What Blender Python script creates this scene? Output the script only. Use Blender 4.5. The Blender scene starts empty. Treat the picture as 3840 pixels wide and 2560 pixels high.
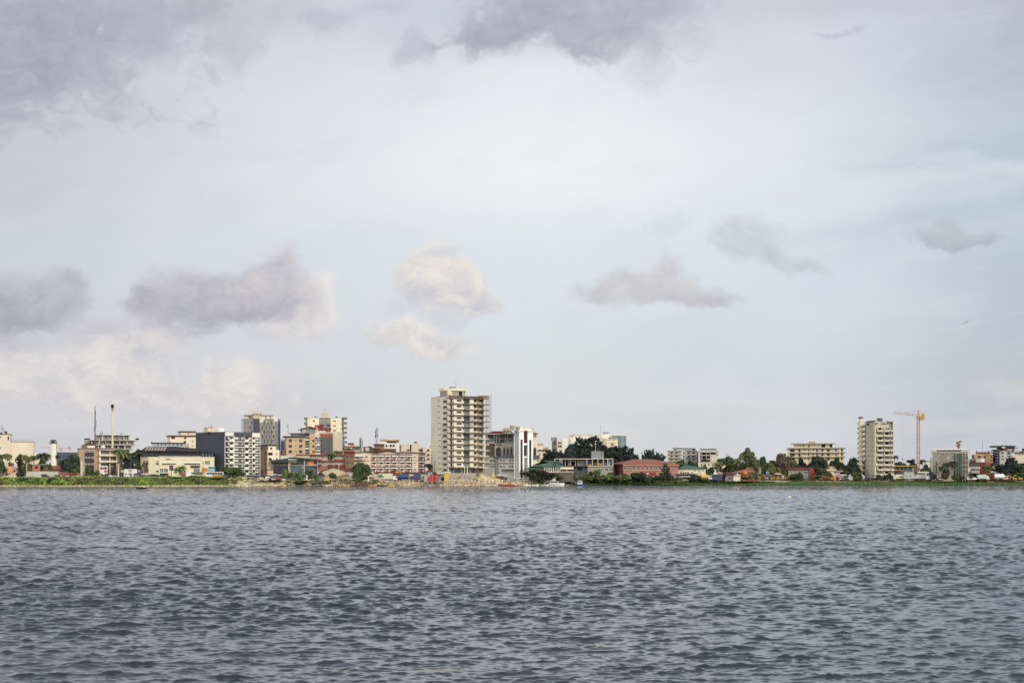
import bpy, math, random
import numpy as np
from mathutils import Vector, Matrix
C = bpy.context.scene
COL = C.collection
R = math.radians
FOC = 5333.0      # 50 mm lens on a 36 mm sensor, expressed in pixels of a 3840 wide frame
EYE = 4.5         # camera height above the lagoon
HZ = 1792.0       # row of the true horizon in a 3840x2560 frame
SUN_AZ, SUN_EL = R(132), R(24)

# ------------------------------------------------------------------ helpers
def tag(o, label=None, cat=None, group=None, kind=None):
    if label: o['label'] = label
    if cat: o['category'] = cat
    if group: o['group'] = group
    if kind: o['kind'] = kind
    return o

def bearing(px): return (px - 1920.0) / FOC
def pt(px, D, py=None):
    """point at depth D seen in direction px; py gives its height"""
    z = 3.0 if py is None else EYE + (HZ - py) / FOC * D
    return Vector((bearing(px) * D, D, z))
def zz(py, D): return EYE + (HZ - py) / FOC * D

class MB:
    """collects boxes, bars, tubes and free faces; build() links them as one mesh object"""
    def __init__(s): s.v = []; s.f = []; s.m = []; s.mats = []
    def mi(s, m):
        if m is None: return 0
        if m not in s.mats: s.mats.append(m)
        return s.mats.index(m)
    def face(s, pts, m=None):
        n = len(s.v); s.v += [tuple(p) for p in pts]; s.f.append(tuple(range(n, n + len(pts)))); s.m.append(s.mi(m))
    def box(s, x0, x1, y0, y1, z0, z1, m=None, M=None):
        if x0 > x1: x0, x1 = x1, x0
        if y0 > y1: y0, y1 = y1, y0
        if z0 > z1: z0, z1 = z1, z0
        n = len(s.v)
        P = [(x0,y0,z0),(x1,y0,z0),(x1,y1,z0),(x0,y1,z0),(x0,y0,z1),(x1,y0,z1),(x1,y1,z1),(x0,y1,z1)]
        if M is not None: P = [tuple(M @ Vector(p)) for p in P]
        s.v += P; k = s.mi(m)
        for f in ((0,3,2,1),(4,5,6,7),(0,1,5,4),(1,2,6,5),(2,3,7,6),(3,0,4,7)):
            s.f.append(tuple(n + i for i in f)); s.m.append(k)
        return s
    def prism(s, poly, z0, z1, m=None, mtop=None):
        n = len(s.v); k = s.mi(m); kt = s.mi(mtop) if mtop else k; q = len(poly)
        s.v += [(p[0], p[1], z0) for p in poly] + [(p[0], p[1], z1) for p in poly]
        for i in range(q):
            j = (i + 1) % q; s.f.append((n+i, n+j, n+q+j, n+q+i)); s.m.append(k)
        s.f.append(tuple(n+q+i for i in range(q))); s.m.append(kt)
        s.f.append(tuple(n+i for i in reversed(range(q)))); s.m.append(k)
        return s
    def bar(s, a, b, w, m=None, w2=None):
        a = Vector(a); b = Vector(b); d = (b - a)
        if d.length < 1e-6: return s
        d.normalize(); u = d.cross(Vector((0, 0, 1)))
        if u.length < 1e-3: u = Vector((1, 0, 0))
        u.normalize(); t = d.cross(u); w2 = w if w2 is None else w2
        n = len(s.v); k = s.mi(m)
        for p, ww in ((a, w), (b, w2)):
            for (i, j) in ((-1,-1),(1,-1),(1,1),(-1,1)): s.v.append(tuple(p + u*i*ww/2 + t*j*ww/2))
        for f in ((0,1,2,3),(7,6,5,4),(0,4,5,1),(1,5,6,2),(2,6,7,3),(3,7,4,0)):
            s.f.append(tuple(n+i for i in f)); s.m.append(k)
        return s
    def tube(s, a, b, r, m=None, r2=None, n=8, caps=True):
        a = Vector(a); b = Vector(b); d = b - a
        if d.length < 1e-6: return s
        d.normalize(); u = d.cross(Vector((0,0,1)))
        if u.length < 1e-3: u = Vector((1,0,0))
        u.normalize(); t = d.cross(u); r2 = r if r2 is None else r2
        o = len(s.v); k = s.mi(m)
        for p, rr in ((a, r), (b, r2)):
            for i in range(n):
                c = 2*math.pi*i/n; s.v.append(tuple(p + u*math.cos(c)*rr + t*math.sin(c)*rr))
        for i in range(n):
            j = (i+1) % n; s.f.append((o+i, o+n+i, o+n+j, o+j)); s.m.append(k)
        if caps:
            s.f.append(tuple(o+i for i in range(n))); s.m.append(k)
            s.f.append(tuple(o+n+i for i in reversed(range(n)))); s.m.append(k)
        return s
    def loft(s, rings, m=None, caps=True):
        n = len(s.v); q = len(rings[0]); k = s.mi(m)
        for r in rings: s.v += [tuple(p) for p in r]
        for a in range(len(rings)-1):
            for i in range(q):
                j = (i+1) % q; s.f.append((n+a*q+i, n+a*q+j, n+(a+1)*q+j, n+(a+1)*q+i)); s.m.append(k)
        if caps:
            s.f.append(tuple(n+i for i in reversed(range(q)))); s.m.append(k)
            s.f.append(tuple(n+(len(rings)-1)*q+i for i in range(q))); s.m.append(k)
        return s
    def hip(s, x0, x1, y0, y1, z0, z1, inset, m=None, inset2=None):
        """hipped roof with thin eaves; ridge along x"""
        ym = (y0+y1)/2; i2 = inset if inset2 is None else inset2
        a,b,c,d = (x0,y0,z0),(x1,y0,z0),(x1,y1,z0),(x0,y1,z0); e,f = (x0+inset,ym,z1),(x1-i2,ym,z1)
        s.face([a,b,f,e],m); s.face([b,c,f],m); s.face([c,d,e,f],m); s.face([d,a,e],m); s.face([d,c,b,a],m)
        return s
    def ball(s, c, r, m=None, sz=(1,1,1), nu=8, nv=5):
        n = len(s.v); k = s.mi(m)
        for j in range(nv+1):
            th = math.pi*j/nv
            for i in range(nu):
                ph = 2*math.pi*i/nu
                s.v.append((c[0]+r*sz[0]*math.sin(th)*math.cos(ph), c[1]+r*sz[1]*math.sin(th)*math.sin(ph), c[2]+r*sz[2]*math.cos(th)))
        for j in range(nv):
            for i in range(nu):
                i2 = (i+1) % nu; s.f.append((n+j*nu+i, n+(j+1)*nu+i, n+(j+1)*nu+i2, n+j*nu+i2)); s.m.append(k)
        return s
    def mesh(s, name, mat=None):
        me = bpy.data.meshes.new(name); me.from_pydata(s.v, [], s.f)
        mats = s.mats if s.mats else [mat]
        for q in mats: me.materials.append(q)
        if len(s.mats) > 1: me.polygons.foreach_set('material_index', s.m)
        me.update(); return me
    def build(s, name, mat=None, parent=None):
        return link(name, s.mesh(name, mat), parent)

def link(name, me, parent=None, loc=None, rz=None):
    o = bpy.data.objects.new(name, me); COL.objects.link(o)
    if parent is not None: o.parent = parent
    if loc is not None: o.location = loc
    if rz is not None: o.rotation_euler = (0, 0, rz)
    return o
def empty(name, loc=(0,0,0), rz=0):
    o = link(name, None, None, loc, rz); o.empty_display_size = 1; return o
def kids(o): return [c for c in bpy.data.objects if c.parent == o]
def copy_tree(o, kidmap=None, parent=None):
    c = o.copy(); COL.objects.link(c)
    if parent is not None: c.parent = parent
    for k in (kidmap if kidmap is not None else kids(o)): copy_tree(k, None, c)
    return c

# ------------------------------------------------------------------ node helpers
class X:
    """scalar / vector node socket with arithmetic"""
    def __init__(s, nt, sock): s.nt = nt; s.s = sock
    def _m(s, op, *a):
        n = s.nt.nodes.new('ShaderNodeMath'); n.operation = op
        for i, q in enumerate((s,) + a):
            if isinstance(q, X): s.nt.links.new(q.s, n.inputs[i])
            else: n.inputs[i].default_value = q
        return X(s.nt, n.outputs[0])
    def __add__(s, o): return s._m('ADD', o)
    __radd__ = __add__
    def __mul__(s, o): return s._m('MULTIPLY', o)
    __rmul__ = __mul__
    def __sub__(s, o): return s._m('SUBTRACT', o)
    def __rsub__(s, o): return (s * -1.0) + o
    def __truediv__(s, o): return s._m('DIVIDE', o)
    def mx(s, o): return s._m('MAXIMUM', o)
    def mn(s, o): return s._m('MINIMUM', o)
    def ss(s, a, b, lo=0.0, hi=1.0):
        n = s.nt.nodes.new('ShaderNodeMapRange'); n.interpolation_type = 'SMOOTHSTEP'
        s.nt.links.new(s.s, n.inputs['Value'])
        for k, q in (('From Min', a), ('From Max', b), ('To Min', lo), ('To Max', hi)): n.inputs[k].default_value = q
        return X(s.nt, n.outputs[0])
def noise(nt, vec, scale, detail=4, rough=0.55, dist=0.0, w=None):
    n = nt.nodes.new('ShaderNodeTexNoise'); n.inputs['Scale'].default_value = scale
    n.inputs['Detail'].default_value = detail; n.inputs['Roughness'].default_value = rough
    n.inputs['Distortion'].default_value = dist
    if vec is not None: nt.links.new(vec, n.inputs['Vector'])
    return X(nt, n.outputs['Fac'])
def mapping(nt, vec, loc=(0,0,0), rot=0.0, scale=(1,1,1), typ='TEXTURE'):
    n = nt.nodes.new('ShaderNodeMapping'); n.vector_type = typ
    nt.links.new(vec, n.inputs['Vector']); n.inputs['Location'].default_value = loc
    n.inputs['Rotation'].default_value = (0, 0, rot); n.inputs['Scale'].default_value = scale
    return n.outputs[0]
def mixc(nt, fac, a, b, blend='MIX'):
    n = nt.nodes.new('ShaderNodeMix'); n.data_type = 'RGBA'; n.blend_type = blend; n.clamp_factor = True
    def put(q, sock):
        if isinstance(q, X): nt.links.new(q.s, sock)
        elif isinstance(q, bpy.types.NodeSocket): nt.links.new(q, sock)
        elif isinstance(q, (int, float)): sock.default_value = q
        else: sock.default_value = (*q[:3], 1)
    put(fac, n.inputs[0]); put(a, n.inputs[6]); put(b, n.inputs[7])
    return n.outputs[2]
def ramp(nt, x, stops, interp='EASE'):
    n = nt.nodes.new('ShaderNodeValToRGB'); n.color_ramp.interpolation = interp
    e = n.color_ramp.elements
    while len(e) > 1: e.remove(e[-1])
    e[0].position = stops[0][0]; e[0].color = (*stops[0][1], 1)
    for p, c in stops[1:]:
        q = e.new(p); q.color = (*c, 1)
    nt.links.new(x.s, n.inputs[0]); return n.outputs[0]
def lin(c):
    return tuple((v/255/12.92 if v/255 <= .04045 else ((v/255+.055)/1.055)**2.4) for v in c)
# ------------------------------------------------------------------ camera
cam = bpy.data.cameras.new('camera'); cam_o = link('camera', cam, None, (0, 0, EYE))
cam.lens = 50; cam.sensor_width = 36; cam.clip_start = 0.5; cam.clip_end = 30000
cam_o.rotation_euler = (R(90), 0, 0); cam.shift_y = (HZ - 1280.0) / 3840.0
C.camera = cam_o
C.view_settings.view_transform = 'Standard'; C.view_settings.look = 'None'
C.view_settings.exposure = 0; C.view_settings.gamma = 1
C.render.engine = 'CYCLES'
C.cycles.max_bounces = 5; C.cycles.diffuse_bounces = 2; C.cycles.glossy_bounces = 3; C.cycles.volume_bounces = 0
C.cycles.transparent_max_bounces = 6; C.cycles.caustics_reflective = False; C.cycles.caustics_refractive = False
C.cycles.use_denoising = False
C.cycles.denoiser = 'OPENIMAGEDENOISE'; C.cycles.denoising_input_passes = 'RGB_ALBEDO_NORMAL'
C.cycles.sample_clamp_indirect = 4

# ------------------------------------------------------------------ sun
sun = bpy.data.lights.new('sun', 'SUN'); sun.energy = 2.0; sun.angle = R(3); sun.color = (1.0, 0.90, 0.76)
sun_o = link('sun', sun)
sd = Vector((math.sin(SUN_AZ)*math.cos(SUN_EL), math.cos(SUN_AZ)*math.cos(SUN_EL), math.sin(SUN_EL)))
sun_o.rotation_euler = sd.to_track_quat('Z', 'Y').to_euler()

# ------------------------------------------------------------------ sky (cloudy, defined over azimuth and elevation)
W = bpy.data.worlds.new('World'); C.world = W; W.use_nodes = True
nt = W.node_tree; nt.nodes.clear()
tc = nt.nodes.new('ShaderNodeTexCoord'); sx = nt.nodes.new('ShaderNodeSeparateXYZ')
nt.links.new(tc.outputs['Generated'], sx.inputs[0])
gx, gy, gz = (X(nt, sx.outputs[i]) for i in range(3))
az = gx._m('ARCTAN2', gy); el = gz._m('ARCSINE')
K = 1.0          # one unit = one radian / 5.333, so a cloud of 0.1 is about 1.07 degrees
U = az * 5.333; V = el * 5.333
cb = nt.nodes.new('ShaderNodeCombineXYZ'); nt.links.new(U.s, cb.inputs[0]); nt.links.new(V.s, cb.inputs[1])
P0 = cb.outputs[0]
def sky_uv(px, py):
    a = math.atan((px-1920)/FOC); e = math.atan((HZ-py)/FOC*math.cos(a)); return a*5.333, e*5.333
# slight turbulence of the coordinates, for ragged edges
wn = nt.nodes.new('ShaderNodeTexNoise'); wn.inputs['Scale'].default_value = 4.5; wn.inputs['Detail'].default_value = 8; wn.inputs['Roughness'].default_value = .52
nt.links.new(P0, wn.inputs['Vector'])
wv = nt.nodes.new('ShaderNodeVectorMath'); wv.operation = 'MULTIPLY_ADD'
nt.links.new(wn.outputs['Color'], wv.inputs[0]); wv.inputs[1].default_value = (.22, .17, 0)
wv2 = nt.nodes.new('ShaderNodeVectorMath'); wv2.operation = 'ADD'; nt.links.new(P0, wv2.inputs[0]); wv2.inputs[1].default_value = (-.11, -.085, 0)
nt.links.new(wv2.outputs[0], wv.inputs[2]); PW = wv.outputs[0]
def c8(r, g, b): return lin((r, g, b))
# veil colours by elevation for the left, middle and right of the view (position = V / 2.4)
vpos = V / 2.4
def vs(py): return max(0.0, sky_uv(1920, py)[1] / 2.4)
left = ramp(nt, vpos, [(0, c8(207,206,209)), (vs(1400), c8(206,206,210)), (vs(1000), c8(205,208,218)), (vs(700), c8(201,202,212)),
      (vs(420), c8(200,201,211)), (vs(150), c8(190,192,205)), (1.0, c8(150,155,174))])
midl = ramp(nt, vpos, [(0, c8(213,211,212)), (vs(1400), c8(214,215,219)), (vs(1000), c8(215,219,229)), (vs(700), c8(225,226,231)),
      (vs(450), c8(221,222,229)), (vs(200), c8(212,215,226)), (1.0, c8(160,166,188))])
mid = ramp(nt, vpos, [(0, c8(216,215,214)), (vs(1450), c8(217,221,223)), (vs(1000), c8(223,230,235)), (vs(620), c8(246,246,247)),
      (vs(300), c8(237,238,242)), (vs(50), c8(205,207,220)), (1.0, c8(160,166,186))])
midr = ramp(nt, vpos, [(0, c8(206,208,212)), (vs(1500), c8(213,217,222)), (vs(1050), c8(213,223,233)), (vs(800), c8(224,231,238)), (vs(550), c8(229,232,238)),
      (vs(200), c8(215,217,229)), (1.0, c8(156,162,184))])
right = ramp(nt, vpos, [(0, c8(186,188,196)), (vs(1500), c8(184,189,199)), (vs(1150), c8(184,194,208)), (vs(850), c8(188,203,217)), (vs(600), c8(193,205,218)),
      (vs(350), c8(184,190,211)), (vs(50), c8(180,181,206)), (1.0, c8(146,150,176))])
c = mixc(nt, U.ss(-1.85, -.85), left, midl); c = mixc(nt, U.ss(-1.15, 0.1), c, mid)
c = mixc(nt, U.ss(.2, 1.15), c, midr); base = mixc(nt, U.ss(1.0, 2.0), c, right)
# physical clear sky shows a little through the veil
st = nt.nodes.new('ShaderNodeTexSky'); st.sky_type = 'NISHITA'; st.sun_disc = False
st.sun_elevation = SUN_EL; st.sun_rotation = SUN_AZ; st.air_density = 1; st.dust_density = 2; st.ozone_density = 1
skyl = mixc(nt, 1.0, st.outputs[0], (.10, .10, .10), 'MULTIPLY')
base = mixc(nt, .05, base, skyl)
# soft large variation of the veil, drawn out along the wind
big = noise(nt, mapping(nt, P0, (0,0,0), R(8), (1.0, .42, 1)), 1.5, 5, .55, .4)
base = mixc(nt, big.ss(.32, .72, -.0, .30), base, c8(226, 229, 236))
base = mixc(nt, big.ss(.52, .26, 0, .28), base, c8(202, 207, 218))
# cirrus bands low in the right of the view, a bluish gap between them
def band(px, py, rx, ry, rot, soft=1.0):
    u, v = sky_uv(px, py)
    m = mapping(nt, PW, (u, v, 0), R(rot), (rx, ry, 1))
    l = nt.nodes.new('ShaderNodeVectorMath'); l.operation = 'LENGTH'; nt.links.new(m, l.inputs[0])
    return X(nt, l.outputs['Value'])
st1 = noise(nt, mapping(nt, P0, (0,0,0), R(9), (1.1, .13, 1)), 2.6, 5, .6, .5)
rmask = U.ss(.2, 1.6)
b1 = band(3750, 545, .75, .10, 7).ss(1.0, 0.1); b2 = band(3780, 760, .95, .07, 8).ss(1.0, 0.1); b5 = band(3500, 850, .8, .13, 3).ss(1.1, .1)
w1 = band(3200, 690, 1.0, .055, 6).ss(1.0, 0.1); w2 = band(3780, 600, .5, .05, -6).ss(1.0, .1)
base = mixc(nt, (b1.mx(b2) * st1.ss(.2, .6, .5, 1)) * .6, base, c8(178, 195, 212))
base = mixc(nt, b5 * .35, base, c8(198, 206, 217))
base = mixc(nt, (w1.mx(w2)) * .55, base, c8(222, 226, 232))
base = mixc(nt, (rmask * st1.ss(.5, .75)) * .22, base, c8(222, 224, 232))

fine = noise(nt, mapping(nt, PW, (0,0,0), 0, (1, .85, 1)), 11.0, 8, .66, .5)
med = noise(nt, P0, 3.1, 5, .6, .2)
lit = noise(nt, mapping(nt, PW, (.035, .035, 0), 0, (1, .85, 1)), 11.0, 6, .66, .5)
relief = fine - lit
def field(blobs):
    """soft union of ellipses: 1 in their middle, 0 on the rim, negative outside"""
    d = None
    for (px, py, rx, ry, rot) in blobs:
        q = band(px, py, rx*1.28/1000, ry*1.28/1000, rot)
        d = q if d is None else d._m('SMOOTH_MIN', q, .35)
    return 1.0 - d
def cloud(base, blobs, lo, hi, namp, shade, lightc, darkc, opac, rel=2.2):
    f = field(blobs) + (fine - .5) * namp + (med - .5) * (namp * .5)
    a = f.ss(lo, hi) * opac
    tone = (relief * rel) + shade(f)
    col = mixc(nt, tone, darkc, lightc)
    return mixc(nt, a, base, col)
def low(py0, py1):
    a = sky_uv(1920, py0)[1]; b = sky_uv(1920, py1)[1]
    return V.ss(a, b)
soft = noise(nt, mapping(nt, PW, (3,7,0), 0, (1, .8, 1)), 5.0, 7, .56, .2)
veil = base
def puff(base, blobs, c1, c2, opac, lo=-.12, hi=.8, namp=1.0, mixf=.5, rel=1.3):
    f = field(blobs) + (soft - .5) * (namp*1.25) + (fine - .5) * (namp*.95)
    xs, ys = zip(*[sky_uv(b[0], b[1]) for b in blobs]); u0 = sum(xs)/len(xs); v0 = sum(ys)/len(ys)
    ry = max(max(ys)-min(ys), 0)*.5 + blobs[0][3]*1.1/1000; rx = max(max(xs)-min(xs), 0)*.5 + blobs[0][2]/1000
    lit_side = (V - v0) * (.42/ry) + (U - u0) * (.14/rx)          # tops and the sunward side are lighter
    col = mixc(nt, (relief * rel) + (soft - .5) * 1.5 + lit_side + (mixf - .12), c2, c1)
    return mixc(nt, f.ss(lo, hi) * opac, base, col)
# high dark stratus: the corner at the left, the patch at top centre, and thin shreds
base = puff(base, [(40, 60, 520, 280, -8), (480, 30, 420, 130, 4), (260, 260, 260, 130, 30), (-80, 330, 200, 160, 0)], c8(194,196,207), c8(160,162,179), .85, -.15, .75, 1.7)
base = puff(base, [(250, 60, 300, 120, 0), (60, 160, 260, 160, 0), (700, 10, 160, 60, 0)], c8(182,183,197), c8(158,160,178), .55, -.05, .8, 1.6)
base = puff(base, [(980, 30, 260, 110, 0), (880, 130, 120, 110, 20)], c8(200,197,205), c8(184,182,194), .55, -.2, .9)
base = puff(base, [(2160, 40, 400, 125, 0), (1900, 110, 260, 62, 6), (2330, 100, 190, 90, -15), (2200, 150, 230, 60, 0)], c8(200,200,211), c8(168,168,185), .92, -.2, .6, 1.5)
base = puff(base, [(2130, 40, 300, 90, 0), (1850, 150, 200, 22, 8), (2480, 30, 130, 60, 0)], c8(182,182,197), c8(165,165,183), .6, -.2, .7, 1.2)
base = puff(base, [(2420, 200, 110, 130, 30), (2560, 120, 120, 90, 0)], c8(214,215,224), c8(196,198,210), .5, -.1, .8, 1.3)
base = puff(base, [(1440, 22, 130, 36, 0), (1250, 66, 130, 42, 10), (1530, 190, 70, 60, 0)], c8(196,197,211), c8(176,177,194), .55, -.05, .8, 1.4)
base = puff(base, [(3140, 128, 100, 16, 0), (3810, 30, 80, 130, 0)], c8(190,192,206), c8(178,180,196), .5, 0, .8, 1.4)
base = puff(base, [(3050, 20, 480, 70, 0), (3700, 180, 260, 160, 0)], c8(200,202,212), c8(186,188,200), .4, -.2, 1.0)
sky_top = base; base = veil
# low pinkish veil and bright cumulus on the left
base = puff(base, [(390, 1255, 190, 66, 0), (570, 1235, 110, 56, -10), (30, 1290, 110, 90, 0), (520, 1320, 150, 40, 0)], c8(210,207,211), c8(193,192,201), .75, -.15, .85)
base = puff(base, [(420, 1500, 620, 70, 0), (1000, 1520, 420, 50, 0)], c8(214,211,212), c8(206,205,209), .7, -.2, .9, .7)
base = puff(base, [(400, 1425, 250, 110, 4), (590, 1460, 180, 85, 0), (470, 1370, 130, 60, 0), (60, 1430, 150, 95, 0), (250, 1500, 220, 60, 0), (860, 1435, 110, 92, 10), (900, 1500, 170, 60, 0)], c8(231,226,222), c8(209,207,210), .9, -.25, .6, 1.1, .6, 2.2)
base = puff(base, [(1190, 1405, 105, 42, 0), (1060, 1425, 60, 26, 0)], c8(222,220,218), c8(211,212,216), .75, -.1, .7, 1.1)
base = puff(base, [(600, 1290, 50, 45, -30), (480, 1330, 80, 22, 0)], c8(224,218,215), c8(210,207,210), .6, -.1, .8, 1.1)
# light puff behind the grey one, then the two grey clouds
base = puff(base, [(1010, 1232, 130, 44, 0), (1120, 1215, 100, 44, 0)], c8(218,215,216), c8(206,206,212), .8, -.12, .7)
base = puff(base, [(1158, 1165, 96, 68, 0), (1205, 1105, 36, 62, -15), (1090, 1215, 90, 44, 0)], c8(235,230,226), c8(211,210,214), .92, -.25, .5, 1.1, .7, 2.0)
base = puff(base, [(930, 1110, 230, 84, -3), (1030, 1060, 115, 96, 0), (1060, 985, 56, 76, -20)], c8(220,215,215), c8(181,180,190), .92, -.12, .55, 1.0)
base = puff(base, [(730, 1105, 215, 100, 3), (590, 1100, 130, 60, 20), (900, 1150, 200, 52, 4)], c8(208,204,209), c8(172,172,183), .88, -.1, .5, .95)
base = puff(base, [(100, 1135, 200, 92, 6), (0, 1160, 160, 84, 0), (220, 1075, 90, 52, 15)], c8(196,196,205), c8(166,168,180), .9, -.1, .5, .9)
# the cumulus left of the tower, grey below and lit above
base = puff(base, [(1520, 1120, 100, 44, 10), (1690, 1180, 90, 66, 0), (1650, 1090, 140, 84, 0)], c8(220,219,221), c8(208,212,219), .8, -.1, .6)
base = puff(base, [(1625, 1010, 112, 84, 15), (1745, 1095, 125, 52, -22), (1690, 1055, 96, 70, 0)], c8(235,229,223), c8(200,201,208), .97, -.28, .36, 1.15, .75, 1.9)
base = puff(base, [(1670, 930, 90, 26, 10)], c8(214,219,227), c8(203,209,220), .6, 0, .8, 1.3)
base = puff(base, [(1530, 1250, 112, 56, -6), (1635, 1285, 112, 46, 0)], c8(236,230,224), c8(203,203,208), .97, -.28, .36, 1.15, .75, 1.9)
sky_left = base; base = veil
# thinner grey ones on the right
base = puff(base, [(2450, 1095, 290, 46, -4), (2420, 1060, 170, 56, 0), (2480, 990, 66, 74, 40), (2660, 1115, 120, 34, 0)], c8(217,215,216), c8(190,188,193), .8, -.1, .6, 1.0)
base = puff(base, [(2800, 880, 120, 72, 0), (2870, 950, 130, 56, -25), (2770, 940, 70, 50, 0), (3000, 1000, 80, 20, -30)], c8(213,215,222), c8(187,190,202), .7, -.08, .7, 1.25)
sky_right = base; base = puff(base, [(2510, 830, 120, 50, 0)], c8(216,220,228), c8(206,210,220), .5, -.05, .8, 1.3)
base = puff(base, [(3540, 905, 140, 38, 0), (3550, 868, 62, 40, 0), (3680, 900, 90, 26, 0)], c8(198,201,210), c8(171,175,189), .78, -.08, .6, 1.2)
base = puff(base, [(2650, 1565, 560, 34, 0), (3560, 1580, 300, 30, 0), (3780, 1460, 120, 36, -15), (1750, 1600, 320, 44, 0)], c8(216,214,212), c8(208,208,210), .55, -.2, .8, .8)
sky_right = base
# the rest of the vault, overhead and behind, is an unseen cloud deck: dull overhead, its low sides and back brightened to fill shaded walls
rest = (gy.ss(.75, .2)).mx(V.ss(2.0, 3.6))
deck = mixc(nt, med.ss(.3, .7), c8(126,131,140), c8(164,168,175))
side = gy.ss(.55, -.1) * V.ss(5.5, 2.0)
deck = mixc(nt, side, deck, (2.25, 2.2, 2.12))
def bgs(c):
    n = nt.nodes.new('ShaderNodeBackground'); nt.links.new(c, n.inputs[0]); n.inputs[1].default_value = 1.0; return n.outputs[0]
def mixs(f, a, b):
    n = nt.nodes.new('ShaderNodeMixShader'); nt.links.new(f.s, n.inputs[0]); nt.links.new(a, n.inputs[1]); nt.links.new(b, n.inputs[2]); return n.outputs[0]
out = nt.nodes.new('ShaderNodeOutputWorld')
low = mixs(U.ss(.06, .26), bgs(sky_left), bgs(sky_right))
front = mixs(V.ss(sky_uv(1920, 720)[1], sky_uv(1920, 560)[1]), low, bgs(sky_top))
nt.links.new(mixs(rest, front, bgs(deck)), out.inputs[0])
W.cycles.sampling_method = 'MANUAL'; W.cycles.sample_map_resolution = 256
# ------------------------------------------------------------------ water
def water():
    rng = np.random.default_rng(7)
    # rows follow distance: fine near, coarse far
    rows = [7.0]
    while rows[-1] < 1010:
        y = rows[-1]; rows.append(y + max(.036, .0016*y))
    rows = np.array(rows); nc = 920
    th = np.linspace(-R(31), R(31), nc); tx = np.tan(th)
    Y = np.repeat(rows[:, None], nc, 1); Xx = Y * tx[None, :]
    sp = np.gradient(rows)[:, None]; sl = rows[:, None] * (tx[1]-tx[0])
    Z = np.zeros_like(Y); DX = np.zeros_like(Y); DY = np.zeros_like(Y)
    wind = R(-80)                      # waves run towards the viewer, a little to the side
    # slowly varying patches of wind strength
    patch = np.ones_like(Y)
    for i in range(9):
        L = rng.uniform(18, 110); a = rng.uniform(0, 6.28); ph = rng.uniform(0, 6.28)
        patch += .04*np.sin((Xx*math.cos(a)*.6 + Y*math.sin(a))*6.283/L + ph)
    patch = np.clip(patch, .45, 1.6)
    for i in range(150):
        L = 0.09 * (2.4/0.09) ** (rng.random()**.95)
        a = wind + rng.normal(0, .30 if L > 1.0 else .45); k = 6.283/L
        amp = .0062 * L * rng.uniform(.5, 1.3) * (1 if L < .5 else (.5/L)**.75)
        ph = rng.uniform(0, 6.28); dx, dy = math.cos(a), math.sin(a)
        lim = np.maximum(sp, sl*.8)
        vis = np.clip((L/(2.4*lim) - .7)/.8, 0, 1)
        r = int((vis[:, 0] > 0).sum()) or 1
        x_ = Xx[:r]; y_ = Y[:r]
        # wobble the wave fronts so that crests are short
        arg = k*(x_*dx + y_*dy) + ph + 1.2*np.sin((x_*-dy + y_*dx)*6.283/(L*3.1) + ph*3) + .7*np.sin((x_*.8+y_*.6)*6.283/(L*5.3)+ph*7)
        s = np.sin(arg); c_ = np.cos(arg); A = amp*vis[:r]*patch[:r]*(1 + (1.0 if L > 1.1 else (1.9 if L > .33 else .7))*np.clip((y_-34)/300, 0, 1)**.75 + 2.0*np.clip((y_-140)/350, 0, 1))
        Z[:r] += A*(s + .28*(1-2*s*s))*1.0          # sharper crests
        DX[:r] += .75*A*dx*c_; DY[:r] += .75*A*dy*c_
    Xx = Xx + DX; Yd = Y + DY*1.3
    # peaked crests over flat troughs, relative to the local wave height
    sg = np.sqrt((Z*Z).mean(axis=1, keepdims=True)) + 1e-5
    q = np.clip(Z/sg, -3, 3.2); Z = sg*(.56*q + .33*(np.exp(.62*q) - 1.21))
    fade = np.clip((1010-Y)/60, 0, 1); Z *= fade
    co = np.stack([Xx, Yd, Z], -1).reshape(-1, 3)
    nr = len(rows); i = np.arange(nr-1)[:, None]*nc + np.arange(nc-1)[None, :]
    q = np.stack([i, i+1, i+nc+1, i+nc], -1).reshape(-1, 4)
    # calm sheet under and around the rippled fan
    n0 = len(co); S = 6000
    co = np.concatenate([co, np.array([(-S,-S,-.55),(S,-S,-.55),(S,1010,-.55),(-S,1010,-.55)], float)])
    q = np.concatenate([q, np.array([[n0, n0+1, n0+2, n0+3]])])
    me = bpy.data.meshes.new('water'); me.vertices.add(len(co)); me.vertices.foreach_set('co', co.astype(np.float32).ravel())
    me.loops.add(q.size); me.loops.foreach_set('vertex_index', q.astype(np.int32).ravel())
    me.polygons.add(len(q)); me.polygons.foreach_set('loop_start', np.arange(0, q.size, 4, dtype=np.int32))
    me.polygons.foreach_set('use_smooth', np.ones(len(q), bool))
    me.update(); me.validate()
    m = bpy.data.materials.new('lagoon_water'); m.use_nodes = True; n = m.node_tree; b = n.nodes['Principled BSDF']
    b.inputs['Base Color'].default_value = (.014, .020, .028, 1); b.inputs['Roughness'].default_value = .03; b.inputs['IOR'].default_value = 1.78
    g = n.nodes.new('ShaderNodeNewGeometry')
    n1 = noise(n, mapping(n, g.outputs['Position'], (0,0,0), R(20), (1.5, .8, 1)), 3.2, 5, .6, .6)
    n2 = noise(n, mapping(n, g.outputs['Position'], (0,0,0), R(-14), (2.4, 1.0, 1)), .9, 4, .62, .8)
    dist = nodes_dist(n, g)
    n3 = noise(n, mapping(n, g.outputs['Position'], (0,0,0), R(-20), (2.0, 1.0, 1)), .38, 4, .6, .8)
    h = n1 * .016 + n2 * .09 * dist.ss(60, 300, .15, 1) + n3 * 1.6 * dist.ss(120, 600, 0, 1)
    bp = n.nodes.new('ShaderNodeBump'); bp.inputs['Strength'].default_value = .8; bp.inputs['Distance'].default_value = 1
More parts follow.
